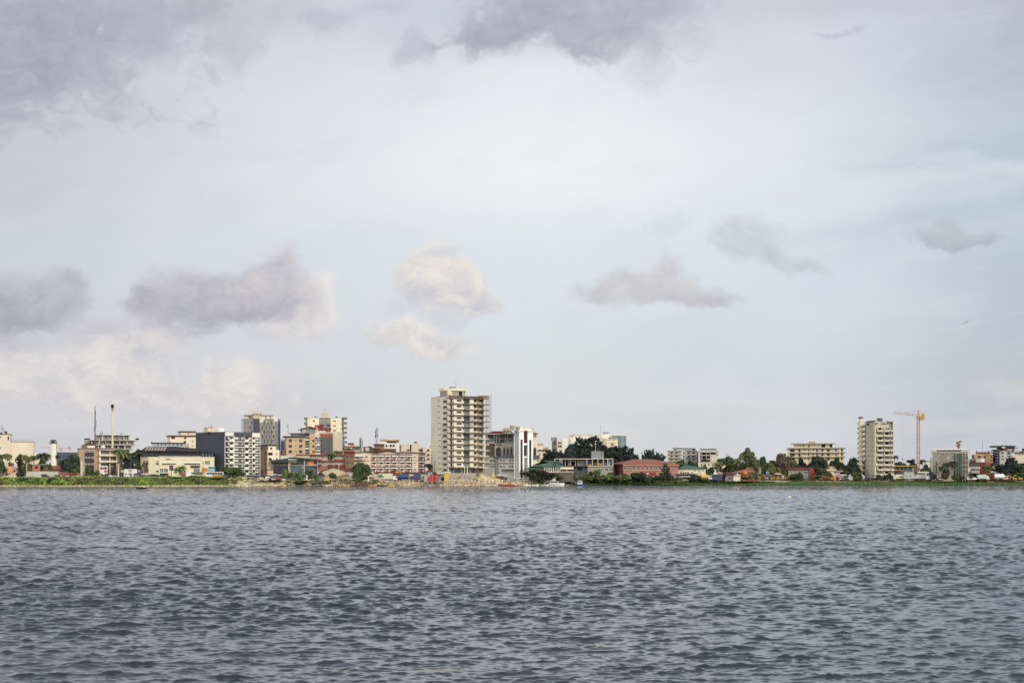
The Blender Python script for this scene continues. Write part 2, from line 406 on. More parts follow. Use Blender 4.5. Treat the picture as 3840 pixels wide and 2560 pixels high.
    n.links.new(h.s, bp.inputs['Height']); n.links.new(bp.outputs[0], b.inputs['Normal'])
    me.materials.append(m)
    o = link('water', me); tag(o, kind='structure'); return o
def nodes_dist(n, g):
    s = n.nodes.new('ShaderNodeVectorMath'); s.operation = 'LENGTH'; n.links.new(g.outputs['Position'], s.inputs[0])
    return X(n, s.outputs['Value'])
water()
def haze():
    o = MB().box(-1600, 1600, -60, 2600, -4, 75).build('haze'); m = bpy.data.materials.new('thin_haze'); m.use_nodes = True; n = m.node_tree; n.nodes.clear()
    v = n.nodes.new('ShaderNodeVolumePrincipled'); v.inputs['Color'].default_value = (.86, .90, .96, 1); v.inputs['Density'].default_value = HAZE; v.inputs['Anisotropy'].default_value = .2
    u = n.nodes.new('ShaderNodeOutputMaterial'); n.links.new(v.outputs[0], u.inputs['Volume']); o.data.materials.clear(); o.data.materials.append(m); tag(o, 'thin pale haze over the lagoon', 'haze', kind='stuff'); o.visible_shadow = True
HAZE = 0.00005
# ------------------------------------------------------------------ materials
MC = {}
def alb(c, k=.80, ds=.16):
    l = lin(c); y = .3*l[0]+.59*l[1]+.11*l[2]; return tuple(min(.9, (v*(1-ds)+y*ds)*k) for v in l)
def mat(name, c, rough=.8, vary=.12, scale=.35, stretch=1.0, metal=0.0, spec=.3, k=.80, grime=0.0):
    if name in MC: return MC[name]
    m = bpy.data.materials.new(name); m.use_nodes = True; n = m.node_tree; b = n.nodes['Principled BSDF']
    a = alb(c, k); b.inputs['Roughness'].default_value = rough; b.inputs['Metallic'].default_value = metal
    b.inputs['Specular IOR Level'].default_value = spec
    t = n.nodes.new('ShaderNodeTexCoord'); mp = mapping(n, t.outputs['Object'], (0,0,0), 0, (1, 1, stretch), 'TEXTURE')
    f = noise(n, mp, scale, 5, .65)
    lo = tuple(v*(1-vary*1.6) for v in a); hi = tuple(min(.92, v*(1+vary)) for v in a)
    c1 = mixc(n, f.ss(.3, .7), lo, hi)
    if grime:
        g = noise(n, mapping(n, t.outputs['Object'], (3,1,0), 0, (1,1,7)), .9, 6, .7)
        c1 = mixc(n, g.ss(.5, .75) * grime, c1, (.05, .045, .04))
    n.links.new(c1, b.inputs['Base Color']); MC[name] = m; return m
def wall(name, c, grime=.22, **k): return mat(name, c, .9, .06, .18, 3.0, spec=.15, grime=grime*.4, **k)
GLASS = mat('window_glass', (62, 72, 80), .3, .5, .6, spec=.25, k=.55)
GLASSB = mat('blue_glass', (92, 112, 126), .25, .4, .5, spec=.35, k=.6)
GLASSG = mat('green_glass', (118, 138, 134), .25, .3, .5, spec=.35, k=.65)
DARK = mat('dark_opening', (40, 38, 40), .9, .3, .4, k=.6)
FRAME = mat('white_frame', (226, 222, 212), .6, .05)
FRAMED = mat('dark_frame', (62, 56, 54), .6, .1)
WHITE = wall('white_render', (238, 234, 222)); CREAM = wall('cream_render', (236, 224, 192)); CREAM2 = wall('pale_cream_render', (226, 214, 186))
BEIGE = wall('beige_render', (202, 186, 154)); TAN = wall('tan_render', (188, 164, 126)); BROWN = wall('brown_render', (134, 112, 88))
GREY = wall('grey_render', (142, 140, 138)); LGREY = wall('light_grey_render', (186, 184, 178)); SLATE = wall('slate_blue_render', (84, 88, 100), grime=.08)
CONC = wall('raw_concrete', (168, 160, 144), grime=.4); DCONC = wall('dark_concrete', (112, 106, 98), grime=.4); PCONC = wall('pale_concrete', (212, 202, 178), grime=.35)
ORANGE = wall('orange_render', (206, 162, 112)); REDW = wall('red_wall', (140, 66, 60)); CORAL = wall('coral_wall', (186, 122, 98)); BRICK = wall('brick_red', (142, 74, 60))
ROOFR = mat('terracotta_roof', (156, 104, 86), .85, .14, .5, spec=.2); ROOFD = mat('dark_red_roof', (130, 48, 42), .8, .15, .5); ROOFB = mat('brown_roof_edge', (92, 62, 54), .8, .1)
ROOFK = mat('dark_metal_roof', (62, 56, 56), .6, .15, .4); ROOFG = mat('green_metal_roof', (78, 118, 98), .55, .14, .5); ROOFL = mat('pale_metal_roof', (196, 200, 204), .5, .12, .6)
SLABB = mat('brown_balcony_slab', (128, 110, 98), .85, .08); STEEL = mat('grey_steel', (120, 118, 114), .5, .1, metal=.2); DSTEEL = mat('dark_steel', (60, 58, 58), .6, .1)
RUST = mat('rusty_scaffold', (128, 96, 78), .8, .2); BARK = mat('tree_bark', (110, 96, 80), .95, .2, 1.5)
MAR = mat('maroon_paint', (104, 40, 38), .7, .1); TYRE = mat('tyre_rubber', (30, 30, 30), .9, .1)
def paint(nm, c): return mat('paint_'+nm, c, .35, .05, .8, spec=.5)
PW_, PK, PR, PB, PY, PS = paint('white',(232,232,228)), paint('black',(34,35,40)), paint('red',(188,36,34)), paint('blue',(42,74,140)), paint('yellow',(232,186,26)), paint('silver',(168,172,178))
PO, PG, PT = paint('orange',(214,120,40)), paint('green',(56,112,72)), paint('cream',(222,212,176))
PYD = mat('worn_yellow_paint', (206, 152, 44), .7, .25, 1.2); RSTY = mat('rusted_metal', (122, 84, 58), .9, .3, 1.0)
def leafmat(name, c, var=.35, brown=0.0):
    m = bpy.data.materials.new(name); m.use_nodes = True; n = m.node_tree; b = n.nodes['Principled BSDF']
    a = alb(c, 1.05); b.inputs['Roughness'].default_value = .75; b.inputs['Specular IOR Level'].default_value = .15
    g = n.nodes.new('ShaderNodeNewGeometry'); t = n.nodes.new('ShaderNodeTexCoord')
    r = X(n, g.outputs['Random Per Island']); f = noise(n, t.outputs['Object'], .45, 3, .6)
    c1 = mixc(n, (r*.6 + f*.55).ss(.2, .95), tuple(v*(1-var) for v in a), tuple(v*(1+var*1.5) for v in (a[0]*1.15, a[1]*1.05, a[2]*.9)))
    if brown: c1 = mixc(n, f.ss(.55-.3*brown, .75-.3*brown), c1, alb((112, 92, 74), .9))
    n.links.new(c1, b.inputs['Base Color']); MC[name] = m; return m
LF = dict(dark=leafmat('dark_leaves', (50, 62, 50)), mid=leafmat('green_leaves', (62, 80, 48)), bright=leafmat('bright_leaves', (96, 128, 48), .4), olive=leafmat('olive_leaves', (86, 94, 62), .35, .12),
          brown=leafmat('brownish_leaves', (104, 92, 72), .3, .8), blue=leafmat('bluish_dark_leaves', (44, 56, 56)), grass=leafmat('bank_grass', (112, 142, 56), .5, .12), dgrass=leafmat('far_bank_grass', (68, 100, 52), .35, .1), fresh=leafmat('fresh_leaves', (84, 112, 60), .4))

# ------------------------------------------------------------------ terrain
def itp(x, pts):
    return float(np.interp(x, [p[0] for p in pts], [p[1] for p in pts]))
SHORE = [(-3000,770),(0,780),(900,790),(1400,812),(1900,832),(2200,880),(2600,900),(3840,928),(7000,960)]
GZ = [(-3000,4.6),(0,4.9),(700,5.0),(950,4.5),(1200,3.6),(1320,2.9),(1600,2.7),(2000,3.0),(2600,3.2),(3840,3.1),(7000,3.1)]
def shore(px): return itp(px, SHORE)
def gz(px): return itp(px, GZ)
rs = random.Random(3)
def hash_noise(x, y, seed=0):
    return (math.sin(x*1.31+seed)*math.cos(y*.87+seed*2) + math.sin(x*.53+y*.71+seed*3) + .6*math.sin(x*2.9-y*1.7+seed*5) + .4*math.sin(x*6.1+y*4.3+seed))/3.0
def bank_z(px, s):
    """height of the land s metres behind the waterline"""
    g = gz(px); wdt = itp(px, [(0,16),(1300,14),(1420,8),(1950,9),(2200,16),(2600,34),(3840,40)])
    t = max(0.0, min(1.0, s / wdt)); sm = t*t*(3-2*t)
    z = -1.2 + min(1, max(0, (s+5)/5))*1.2 if s < 0 else g*sm + .05
    if s > 0: z += hash_noise(px*.035, s*.25) * .5 * math.sin(math.pi*min(1, s/26)) * (1 if px < 2400 else .35)
    return z
def land():
    import bisect
    pxs = list(np.linspace(-3400, -100, 30)) + list(np.arange(-60, 3900, 6.0)) + list(np.linspace(3960, 7200, 30))
    ss = [-7,-3,-1,0,.6,1.3,2,3,4,5,6,7,8.5,10,12,14,17,20,24,28,33,40,50,70,110,200,500,1200,3000,9000]
    co = []; cols = []
    for s in ss:
        for px in pxs:
            D = shore(px) + s + (hash_noise(px*.05, 3, 2)*1.6 if s < 30 else 0)
            z = bank_z(px, s)
            if s > 150: z = 3.0
            co.append((bearing(px)*D, D, z))
            n1 = hash_noise(px*.06, s*.6, 4); n2 = hash_noise(px*.21, s*.9, 9)
            green = (96, 118, 46); sand = (214, 190, 146); earth = (168, 146, 112); dgreen = (66, 92, 46); drt = (150,132,104)
            if px < 860: c = green if s > 1.6 + n1*1.2 else (206, 184, 140)
            elif px < 1240: c = sand if n1 > -.15 else green
            elif px < 1420: c = earth if n1 > -.2 else green
            elif px < 2060: c = (196, 164, 112) if n1+n2*.5 > -.35 else (150, 140, 96)
            elif px < 2600: c = dgreen if n1 > -.5 else earth
            else:
                lim = 17 + n1*4
                c = dgreen if s < lim else ((206, 182, 144) if (s < 31 + n2*5 and (n1 > .12 or 2740 < px < 2960)) else (122, 112, 84))
            if s > 34: c = drt
            a = alb(c, .72); cols.append((*a, 1))
    nc = len(pxs); f = []
    for j in range(len(ss)-1):
        for i in range(nc-1): f.append((j*nc+i, j*nc+i+1, (j+1)*nc+i+1, (j+1)*nc+i))
    me = bpy.data.meshes.new('ground'); me.from_pydata(co, [], f)
    at = me.color_attributes.new('soil', 'FLOAT_COLOR', 'POINT'); at.data.foreach_set('color', np.array(cols, np.float32).ravel())
    me.polygons.foreach_set('use_smooth', np.ones(len(f), bool))
    m = bpy.data.materials.new('shore_soil'); m.use_nodes = True; n = m.node_tree; b = n.nodes['Principled BSDF']; b.inputs['Roughness'].default_value = .95
    b.inputs['Specular IOR Level'].default_value = .1
    v = n.nodes.new('ShaderNodeVertexColor'); v.layer_name = 'soil'; g = n.nodes.new('ShaderNodeNewGeometry')
    nn = noise(n, g.outputs['Position'], .9, 6, .7)
    c1 = mixc(n, nn.ss(.3, .7), (.55, .52, .50), (1.25, 1.22, 1.18)); c2 = mixc(n, 1.0, v.outputs['Color'], c1, 'MULTIPLY')
    n.links.new(c2, b.inputs['Base Color'])
    bp = n.nodes.new('ShaderNodeBump'); bp.inputs['Distance'].default_value = .5; n.links.new(nn.s, bp.inputs['Height']); n.links.new(bp.outputs[0], b.inputs['Normal'])
    me.materials.append(m); tag(link('ground', me), kind='structure')
land()

# ------------------------------------------------------------------ foliage
def leaf_cloud(pts, nrm, size, rng, aspect=1.6):
    """many small leaf-clump faces at pts, roughly facing nrm"""
    n = len(pts); v = rng.normal(size=(n,3)); nrm = nrm + rng.normal(size=(n,3))*.55
    nrm /= np.linalg.norm(nrm, axis=1)[:,None] + 1e-9
    u = np.cross(nrm, v); u /= np.linalg.norm(u, axis=1)[:,None] + 1e-9; w = np.cross(nrm, u)
    s = (size * rng.uniform(.55, 1.35, n))[:,None]
    a = pts - u*s*aspect*.5; b = pts + w*s*.5; c = pts + u*s*aspect*.5 - nrm*s*.2; d = pts - w*s*.5
    return np.stack([a,b,c,d], 1).reshape(-1,3)
def quads_mesh(name, co, mat_):
    n = len(co)//4; me = bpy.data.meshes.new(name); me.vertices.add(len(co)); me.vertices.foreach_set('co', co.astype(np.float32).ravel())
    me.loops.add(n*4); me.loops.foreach_set('vertex_index', np.arange(n*4, dtype=np.int32)); me.polygons.add(n)
    me.polygons.foreach_set('loop_start', np.arange(0, n*4, 4, dtype=np.int32)); me.update(); me.materials.append(mat_); return me
def lobes_pts(lobes, n, rng, shell=.55):
    wts = np.array([l[3]*l[4]+l[3]*l[5] for l in lobes]); wts /= wts.sum(); P = []; Nn = []
    for l, k in zip(lobes, rng.multinomial(n, wts)):
        d = rng.normal(size=(k,3)); d /= np.linalg.norm(d, axis=1)[:,None]
        d[:,2] = np.where(d[:,2] < -.35, -d[:,2], d[:,2])
        r = rng.uniform(shell, 1.05, k)[:,None]; rr = np.array(l[3:6]); P.append(np.array(l[:3]) + d*r*rr); Nn.append(d/rr*rr.mean())
    return np.concatenate(P), np.concatenate(Nn)
# every crown fills about x,y in -1..1 (radius) and z 0..1 of a unit box; it is scaled on placing
PROTO = {}
def crown(kind, leaf, seed):
    key = (kind, leaf, seed)
    if key in PROTO: return PROTO[key]
    rng = np.random.default_rng(seed*17 + len(kind)*5 + ord(kind[0])); tr = MB(); L = []; R_ = rng.uniform
    if kind == 'round':        # dense mango-like dome
        for i in range(17):
            a = R_(0, 6.28); r = R_(.05, .68); z = R_(.25, .72) * (1.05 - r*.45); s = R_(.26, .44)
            L.append((r*math.cos(a), r*math.sin(a), z, s, s, s*R_(.42,.6)))
        P, Nn = lobes_pts(L, 3400, rng, .7); co = leaf_cloud(P, Nn, .10, rng)
    elif kind == 'spread':     # wide, flat-topped, with spiky outer sprays
        P = []; Nn = []
        for i in range(230):
            a = R_(0, 6.28); r = math.sqrt(R_(0.0, 1)) * .93; top = .90*(1-r**3.0)+.07; z = top * R_(.25, 1.0)**.6
            cx, cy = r*math.cos(a), r*math.sin(a); k = 34; t = rng.uniform(0, 1, k)[:,None]
            dr = np.array([math.cos(a)*.16+R_(-.05,.05), math.sin(a)*.16+R_(-.05,.05), .05+R_(-.02,.06)])
            w = (1-t)*.085+.008
            P.append(np.array([cx, cy, z]) + t*dr - dr*.4 + rng.normal(size=(k,3))*w*np.array([1,1,.45])); Nn.append(np.tile([0,0,1.], (k,1)) + rng.normal(size=(k,3))*.5)
        co = leaf_cloud(np.concatenate(P), np.concatenate(Nn), .056, rng, 2.0)
        L = [(0,0,.4,.6,.6,.3)]
    elif kind == 'loose':      # airy, uneven crown with gaps
        for i in range(20):
            a = R_(0, 6.28); r = R_(.05, .75); z = R_(.15, .85); s = R_(.14, .30)*(1.1-.4*z)
            L.append((r*math.cos(a)*(1.1-z*.5), r*math.sin(a)*(1.1-z*.5), z, s, s, s*R_(.4,.75)))
        P, Nn = lobes_pts(L, 2600, rng, .3); co = leaf_cloud(P, Nn, .08, rng, 1.8)
    elif kind == 'tier':       # horizontal tiers round one stem
        for t in range(7):
            z = .08 + t*.135; rr = (1-z)*.85+.15
            for i in range(6):
                a = R_(0, 6.28); r = rr*R_(.3,.75); L.append((r*math.cos(a), r*math.sin(a), z+R_(-.02,.02), rr*.32, rr*.32, .05))
        P, Nn = lobes_pts(L, 3600, rng, .2); co = leaf_cloud(P, Nn, .08, rng, 2.0)
    elif kind == 'wisp':       # feathery casuarina
        P = []; Nn = []
        for i in range(80):
            a = R_(0, 6.28); r = R_(0, .62); z0 = R_(.05, .5); h = R_(.25, .5)*(1.05-r*.5); k = 36; t = rng.uniform(0,1,k)[:,None]
            d = np.array([math.cos(a)*r*.45, math.sin(a)*r*.45, h]); P.append(np.array([r*math.cos(a), r*math.sin(a), z0]) + t*d + rng.normal(size=(k,3))*(.055*(1-t)+.008)); Nn.append(rng.normal(size=(k,3)))
        co = leaf_cloud(np.concatenate(P), np.concatenate(Nn), .06, rng, 2.6); L = [(0,0,.5,.4,.4,.4)]
    elif kind == 'bush':
        for i in range(8):
            a = R_(0, 6.28); r = R_(.1, .7); s = R_(.25, .42); L.append((r*math.cos(a), r*math.sin(a), R_(.15,.55), s, s, s*R_(.7,1.2)))
        P, Nn = lobes_pts(L, 1500, rng, .5); co = leaf_cloud(P, Nn, .14, rng, 1.6)
    elif kind == 'column':
        for i in range(7): L.append((R_(-.25,.25), R_(-.25,.25), .08+i*.14, .6*(1.1-i*.13), .6*(1.1-i*.13), .12))
        P, Nn = lobes_pts(L, 700, rng, .3); co = leaf_cloud(P, Nn, .09, rng, 1.8)
    me = quads_mesh('crown', co, LF[leaf]); PROTO[key] = (me, L); return PROTO[key]
TRUNKS = {}
def trunk_mesh(kind, seed):
    key = (kind, seed)
    if key in TRUNKS: return TRUNKS[key]
    rr = random.Random(seed*7+1); b = MB()
    b.tube((0,0,-.05), (.02,.01,.5), .045, None, .028, 7)       # in crown-height units
    top = (.02,.01,.48)
    for i in range(7):
        a = i*2.4 + rr.random(); r = rr.uniform(.35, .75); z = rr.uniform(.55, .85)
        m_ = (r*.45*math.cos(a), r*.45*math.sin(a), z*.78)
        b.tube((.02,.01,rr.uniform(.3,.48)), m_, .022, None, .014, 5, False); b.tube(m_, (r*math.cos(a), r*math.sin(a), z), .014, None, .004, 5, False)
    TRUNKS[key] = b.mesh('trunk', BARK); return TRUNKS[key]
FILL = dict(round=1.22, spread=1.16, loose=1.22, tier=1.15, wisp=1.25, bush=1.25, column=1.3)
def tree(px0, px1, ptop, D, kind, leaf, label, name='tree', cat='tree', group=None, seed=1, pbot=None, crown_from=.0, zb=None):
    """a tree seen between px0 and px1, with its top at row ptop; its foot stands on the ground at depth D"""
    pxm = (px0+px1)/2; w = (px1-px0)/2*D/FOC; z0 = gz(pxm) if zb is None else zb; H = zz(ptop, D) - z0
    r = empty(name, (bearing(pxm)*D, D, z0), 0); tag(r, label, cat, group)
    me, L = crown(kind, leaf, seed); cz = H*crown_from
    c = link('crown', me, r); c.scale = (w*FILL.get(kind,1.2), w*FILL.get(kind,1.2)*.9, (H-cz)/1.02); c.location = (0, 0, cz); c.rotation_euler = (0, 0, seed*1.7+px0*.01)
    if kind not in ('bush',):
        t = link('trunk', trunk_mesh(kind, seed % 3), r); t.scale = (w*.8, w*.8, H*.98)
    return r
def palm_mesh(seed, nf=24, droop=1.0, leaf='mid'):
    key = ('palm', seed, leaf)
    if key in PROTO: return PROTO[key]
    rr = random.Random(seed); v = []
    for i in range(nf):
        a = i*2.399 + rr.random()*.4; up = rr.uniform(-.25, 1.05); Lh = rr.uniform(.8, 1.05)
        prev = np.array([0,0,0.]); d = np.array([math.cos(a)*math.cos(up), math.sin(a)*math.cos(up), math.sin(up)]); seg = 11
        side = np.array([-math.sin(a), math.cos(a), 0.])
        for k in range(seg):
            nx = prev + d*Lh/seg; w = .15*math.sin(math.pi*min(1,(k+1.2)/(seg+1.5)))
            for sg in (-1, 1):
                tip = prev + side*sg*w*1.1 + d*.09 - np.array([0,0,w*.75]); tip2 = nx + side*sg*w*1.05 + d*.09 - np.array([0,0,w*.75])
                v += [prev, nx, tip2, tip]
            prev = nx; d = d + np.array([0,0,-.22*droop]); d /= np.linalg.norm(d)
    me = quads_mesh('fronds', np.array(v), LF[leaf]); PROTO[key] = me; return me
def palm(px, ptop, D, rad, label, leaf='mid', group=None, seed=1, lean=0.0, name='palm_tree', zb=None, thick=.22):
    """rad: frond length in metres; ptop: row of the top of the crown"""
    rad *= 1.0 if leaf == 'fresh' else .72
    z0 = gz(px) if zb is None else zb; H = zz(ptop, D) - z0 - rad*.55
    r = empty(name, (bearing(px)*D, D, z0)); tag(r, label, 'palm tree', group)
    b = MB(); pts = [(lean*H*(t**1.6), 0, H*t) for t in (0, .25, .5, .75, 1)]
    for i in range(4): b.tube(pts[i], pts[i+1], thick*(1-.1*i), None, thick*(1-.1*(i+1)), 7, i in (0,))
    b.build('trunk', BARK, r); c = link('crown', palm_mesh(seed % 4, leaf=leaf), r, pts[-1]); c.scale = (rad,)*3; c.rotation_euler = (0,0,seed*1.3)
    return r
# ------------------------------------------------------------------ building kit
class Zm:      # maps measurements taken on an enlargement of part of the skyline back to the full frame
    def __init__(s, ox, oy=1500, k=4.6125): s.ox, s.oy, s.k = ox, oy, k
    def p(s, x): return s.ox + x/s.k
    def q(s, y): return s.oy + y/s.k
zA, zB, zC, zD, zF, zG, zH, zI = (Zm(o) for o in (0, 440, 880, 1320, 2000, 2440, 2880, 3360)); zE = Zm(1580, 1400, 3.5646)
WM = {}
def window_mesh(w, h, style):
    w = max(.3, round(w*5)/5); h = max(.3, round(h*5)/5); key = (w, h, style)
    if key in WM: return WM[key]
    b = MB(); fr, gl, t = {'plain': (FRAMED, GLASS, .10), 'white': (FRAME, GLASS, .14), 'lit': (FRAME, GLASSG, .14), 'blue': (FRAME, GLASSB, .12), 'dark': (DSTEEL, DARK, .08), 'tall': (FRAMED, GLASS, .1), 'green': (FRAME, GLASSG, .1), 'wood': (BRICK, GLASS, .16)}[style]
    x, z = w/2, h/2; t = min(t, w*.2, h*.2)
    b.box(-x, x, -.09, .02, -z, -z+t, fr); b.box(-x, x, -.09, .02, z-t, z, fr); b.box(-x, -x+t, -.09, .02, -z+t, z-t, fr); b.box(x-t, x, -.09, .02, -z+t, z-t, fr)
    b.box(-x+t, x-t, -.04, .02, -z+t, z-t, gl)
    nm = 1 if w < 2.6 else int(w/1.4)
    if style not in ('dark',) and w > .8:
        for i in range(1, nm+1): c = -x + 2*x*i/(nm+1); b.box(c-.05, c+.05, -.075, -.03, -z+t, z-t, fr)
    if h > 2.2 and style in ('blue','white','green'): b.box(-x+t, x-t, -.07, -.03, z*.3-.05, z*.3+.05, fr)
    WM[key] = b.mesh('window'); return WM[key]
class Bld:
    """a building in its own metre frame: x runs along the front, y into the depth, z up from its ground"""
    def __init__(s, z, name, label, cat, xc, D, a=0.0, zb=None, group=None, mats=None):
        s.zm = z; px = z.p(xc) if z else xc; k = bearing(px); s.r = -math.atan(k) + R(a)
        s.c = Vector((k*D, D)); s.u = Vector((math.cos(s.r), math.sin(s.r))); s.v = Vector((-math.sin(s.r), math.cos(s.r))); s.D = D
        s.zb = gz(px) if zb is None else zb
        s.o = empty(name, (s.c.x, s.c.y, s.zb), s.r); tag(s.o, label, cat, group)
    def X(s, x, y=0.0):
        k = bearing(s.zm.p(x)); p = s.c + s.v*y; return (k*p.y - p.x)/(s.u.x - k*s.u.y)
    def Y(s, x, at=0.0):
        k = bearing(s.zm.p(x)); p = s.c + s.u*at; return (k*p.y - p.x)/(s.v.x - k*s.v.y)
    def Z(s, q, x=0.0, y=0.0):
        d = (s.c + s.u*x + s.v*y).y; return zz(s.zm.q(q), d) - s.zb
    def box(s, name, x0, x1, q0, q1=None, y0=0.0, y1=8.0, m=None, zlo=None):
        """part between enlargement columns x0..x1 and rows q0 (top)..q1 (bottom; None = ground), depth y0..y1 metres"""
        a, b = s.X(x0, y0), s.X(x1, y0); zt = s.Z(q0, a, y0); zl = (-.6 if q1 is None else s.Z(q1, a, y0)) if zlo is None else zlo
        return MB().box(a, b, y0, y1, zl, zt).build(name, m, s.o)
    def raw(s, name, bx, m=None):
        b = MB()
        for t in bx: b.box(*t[:6], (t[6] if len(t) > 6 else None))
        return b.build(name, m, s.o)
    def win(s, x0, x1, q0, q1, y=0.0, style='plain', name='window'):
        a, b = s.X(x0, y), s.X(x1, y); z0, z1 = s.Z(q1, a, y), s.Z(q0, a, y)
        return link(name, window_mesh(abs(b-a), abs(z1-z0), style), s.o, ((a+b)/2, y-.0, (z0+z1)/2))
    def wins(s, xs, qs, y=0.0, style='plain', name='window'):
        for q in qs:
            for x in xs: s.win(x[0], x[1], q[0], q[1], y, style, name)
    def swin(s, x0, x1, q0, q1, at=0.0, style='plain', name='window'):
        """window on the side wall: at = local x of that wall; faces away from the building's middle"""
        y0, y1 = s.Y(x0, at), s.Y(x1, at); z0, z1 = s.Z(q1, at, (y0+y1)/2), s.Z(q0, at, (y0+y1)/2)
        o = link(name, window_mesh(abs(y1-y0), abs(z1-z0), style), s.o, (at, (y0+y1)/2, (z0+z1)/2)); o.rotation_euler = (0, 0, R(-90) if at <= .01 else R(90)); return o
    def balc(s, x0, x1, q, out=1.4, h=.95, slab=.22, ms=None, mr=None, y=0.0, rail=True, name='balcony', solid=True, side=True):
        """slab with its front edge at row q (bottom of the slab) and a parapet or railing on it"""
        a, b = s.X(x0, y-out), s.X(x1, y-out); z = s.Z(q, a, y-out); B = MB()
        B.box(a, b, y-out, y+.02, z, z+slab, ms)
        if rail:
            if solid: B.box(a+.02, b-.02, y-out+.01, y-out+.13, z+slab, z+slab+h, mr)
            else:
                B.box(a+.02, b-.02, y-out+.02, y-out+.09, z+slab+h-.1, z+slab+h, mr)
                n = max(2, int((b-a)/.28))
                for i in range(n+1): xx = a+.05+(b-a-.1)*i/n; B.box(xx-.025, xx+.025, y-out+.03, y-out+.08, z+slab, z+slab+h-.1, mr)
            if side and solid:
                B.box(a+.02, a+.12, y-out+.14, y, z+slab, z+slab+h, mr); B.box(b-.12, b-.02, y-out+.14, y, z+slab, z+slab+h, mr)
        return B.build(name, None, s.o)
    def mesh(s, name, fn, m=None):
        b = MB(); fn(b); return b.build(name, m, s.o)
def rng_rows(q0, step, n, h): return [(q0+i*step, q0+i*step+h) for i in range(n)]
def mast(z, x, q0, q1, D, wpx, label, name='lattice_mast', m=None, zb=None, ants=6, base=None, seed=0, cat='mast', group=None):
    """triangulated lattice mast with aerials near its top"""
    px = z.p(x); w = wpx/z.k*D/FOC; zt = zz(z.q(q0), D); zl = zz(z.q(q1), D); m = m or STEEL
    r = empty(name, (bearing(px)*D, D, zl)); tag(r, label, cat, group); H = zt-zl; b = MB(); h = w/2
    n = max(4, int(H/(w*1.3)))
    for sx_ in (-1,1):
        for sy_ in (-1,1): b.bar((sx_*h, sy_*h, 0), (sx_*h*.6, sy_*h*.6, H), .11)
    for i in range(n):
        za, zb_ = H*i/n, H*(i+1)/n; f0, f1 = 1-.4*i/n, 1-.4*(i+1)/n; s_ = 1 if i % 2 else -1
        for y_ in (-1,1): b.bar((-s_*h*f0, y_*h*f0, za), (s_*h*f1, y_*h*f1, zb_), .07); b.bar((-h*f0, y_*h*f0, za), (h*f0, y_*h*f0, za), .06)
        for x_ in (-1,1): b.bar((x_*h*f0, -s_*h*f0, za), (x_*h*f1, s_*h*f1, zb_), .07)
    b.build('lattice', m, r); rr = random.Random(seed)
    for i in range(ants):
        zc = H*rr.uniform(.45 if ants > 4 else .8, .97); a = rr.uniform(0, 6.28); d = w*.5+.5
        B = MB().box(-.16, .16, -.1, .1, -1.1, 1.1); B.bar((0,0,0), (0, d*.7, 0), .08)
        o = B.build('antenna', (FRAME, STEEL, DSTEEL)[i % 3], r); o.location = (d*math.cos(a), d*math.sin(a), zc); o.rotation_euler = (0,0,a+R(90))
    MB().tube((0,0,H), (0,0,H+1.5), .06, None, .03, 5).build('lightning_rod', m, r)
    return r
# ------------------------------------------------------------------ the far left: factory, silo, office, chimney
b = Bld(zA, 'factory_building', 'large windowless white factory block at the far left with railings on its lower roof', 'factory', -260, 1010, -4)
b.box('wall', -260, 178, 592, None, 0, 22, CREAM2); b.box('roof', -265, 182, 580, 592, -.4, 22.4, ROOFK)
b.box('lower_wing', 179, 586, 724, None, 1.5, 20, CREAM2); b.box('roof_edge', 179, 588, 716, 724, 1.3, 20.2, SLABB)
for i in range(10): b.box('railing', 190+i*40, 193+i*40, 688, 716, 1.5, 1.6, STEEL)
b.box('railing', 186, 586, 686, 690, 1.42, 1.55, STEEL)
b.win(-15, 18, 622, 648); b.win(-15, 18, 812, 838); b.win(132, 158, 625, 690, 0, 'dark')
b.mesh('roof_tripod', lambda B: (B.tube((b.X(25),4,b.Z(580)),(b.X(25),4,b.Z(400)),.12,STEEL), B.tube((b.X(25),4,b.Z(455)),(b.X(75),4,b.Z(545)),.25,STEEL), B.ball((b.X(98),4,b.Z(550)),1.0,DSTEEL), B.box(b.X(0),b.X(35),3,6,b.Z(580),b.Z(552),DSTEEL)))
b.mesh('gabled_annex', lambda B: B.loft([[(b.X(587),y,-.5),(b.X(690),y,-.5),(b.X(690),y,b.Z(960)),(b.X(640),y,b.Z(930)),(b.X(587),y,b.Z(900))] for y in (0.5,14)]), CREAM2)
D_ = 960; sx0 = bearing(zA.p(922))*D_
o = empty('silo_tower', (sx0, D_, 4.9)); tag(o, 'white cylindrical silo tower topped by a dark steel frame, beside the white factory', 'silo')
r_ = 57/4.6125*D_/FOC; zt_ = zz(zA.q(752), D_)-4.9
MB().tube((0,0,-.5),(0,0,zt_),r_,None,None,28).build('shaft', WHITE, o)
B = MB().tube((0,0,zt_),(0,0,zt_+.5),r_*1.08,None,None,24); 
for i in range(8):
    a = i*math.pi/4; p = (r_*math.cos(a), r_*math.sin(a)); B.bar((*p,zt_+.4),(*p,zt_+2.0),.1); p2=(r_*math.cos(a+.785), r_*math.sin(a+.785)); B.bar((*p,zt_+2),(*p2,zt_+2),.1); B.bar((*p,zt_+.4),(p2[0]*.5,p2[1]*.5,zz(zA.q(690),D_)-4.9),.14)
B.box(-1.8,1.9,-.5,.5,zz(zA.q(694),D_)-4.9,zz(zA.q(684),D_)-4.9); B.box(-1,.6,-.8,.8,zt_+.5,zt_+2.1); B.build('steel_frame', DSTEEL, o)
B = MB().tube((r_+.3,-.3,0),(r_+.3,-.3,zt_),.12)
for i in range(14): B.box(r_-.05,r_+.4,-.4,-.2,zt_*i/14,zt_*i/14+.1)
B.build('ladder', STEEL, o)
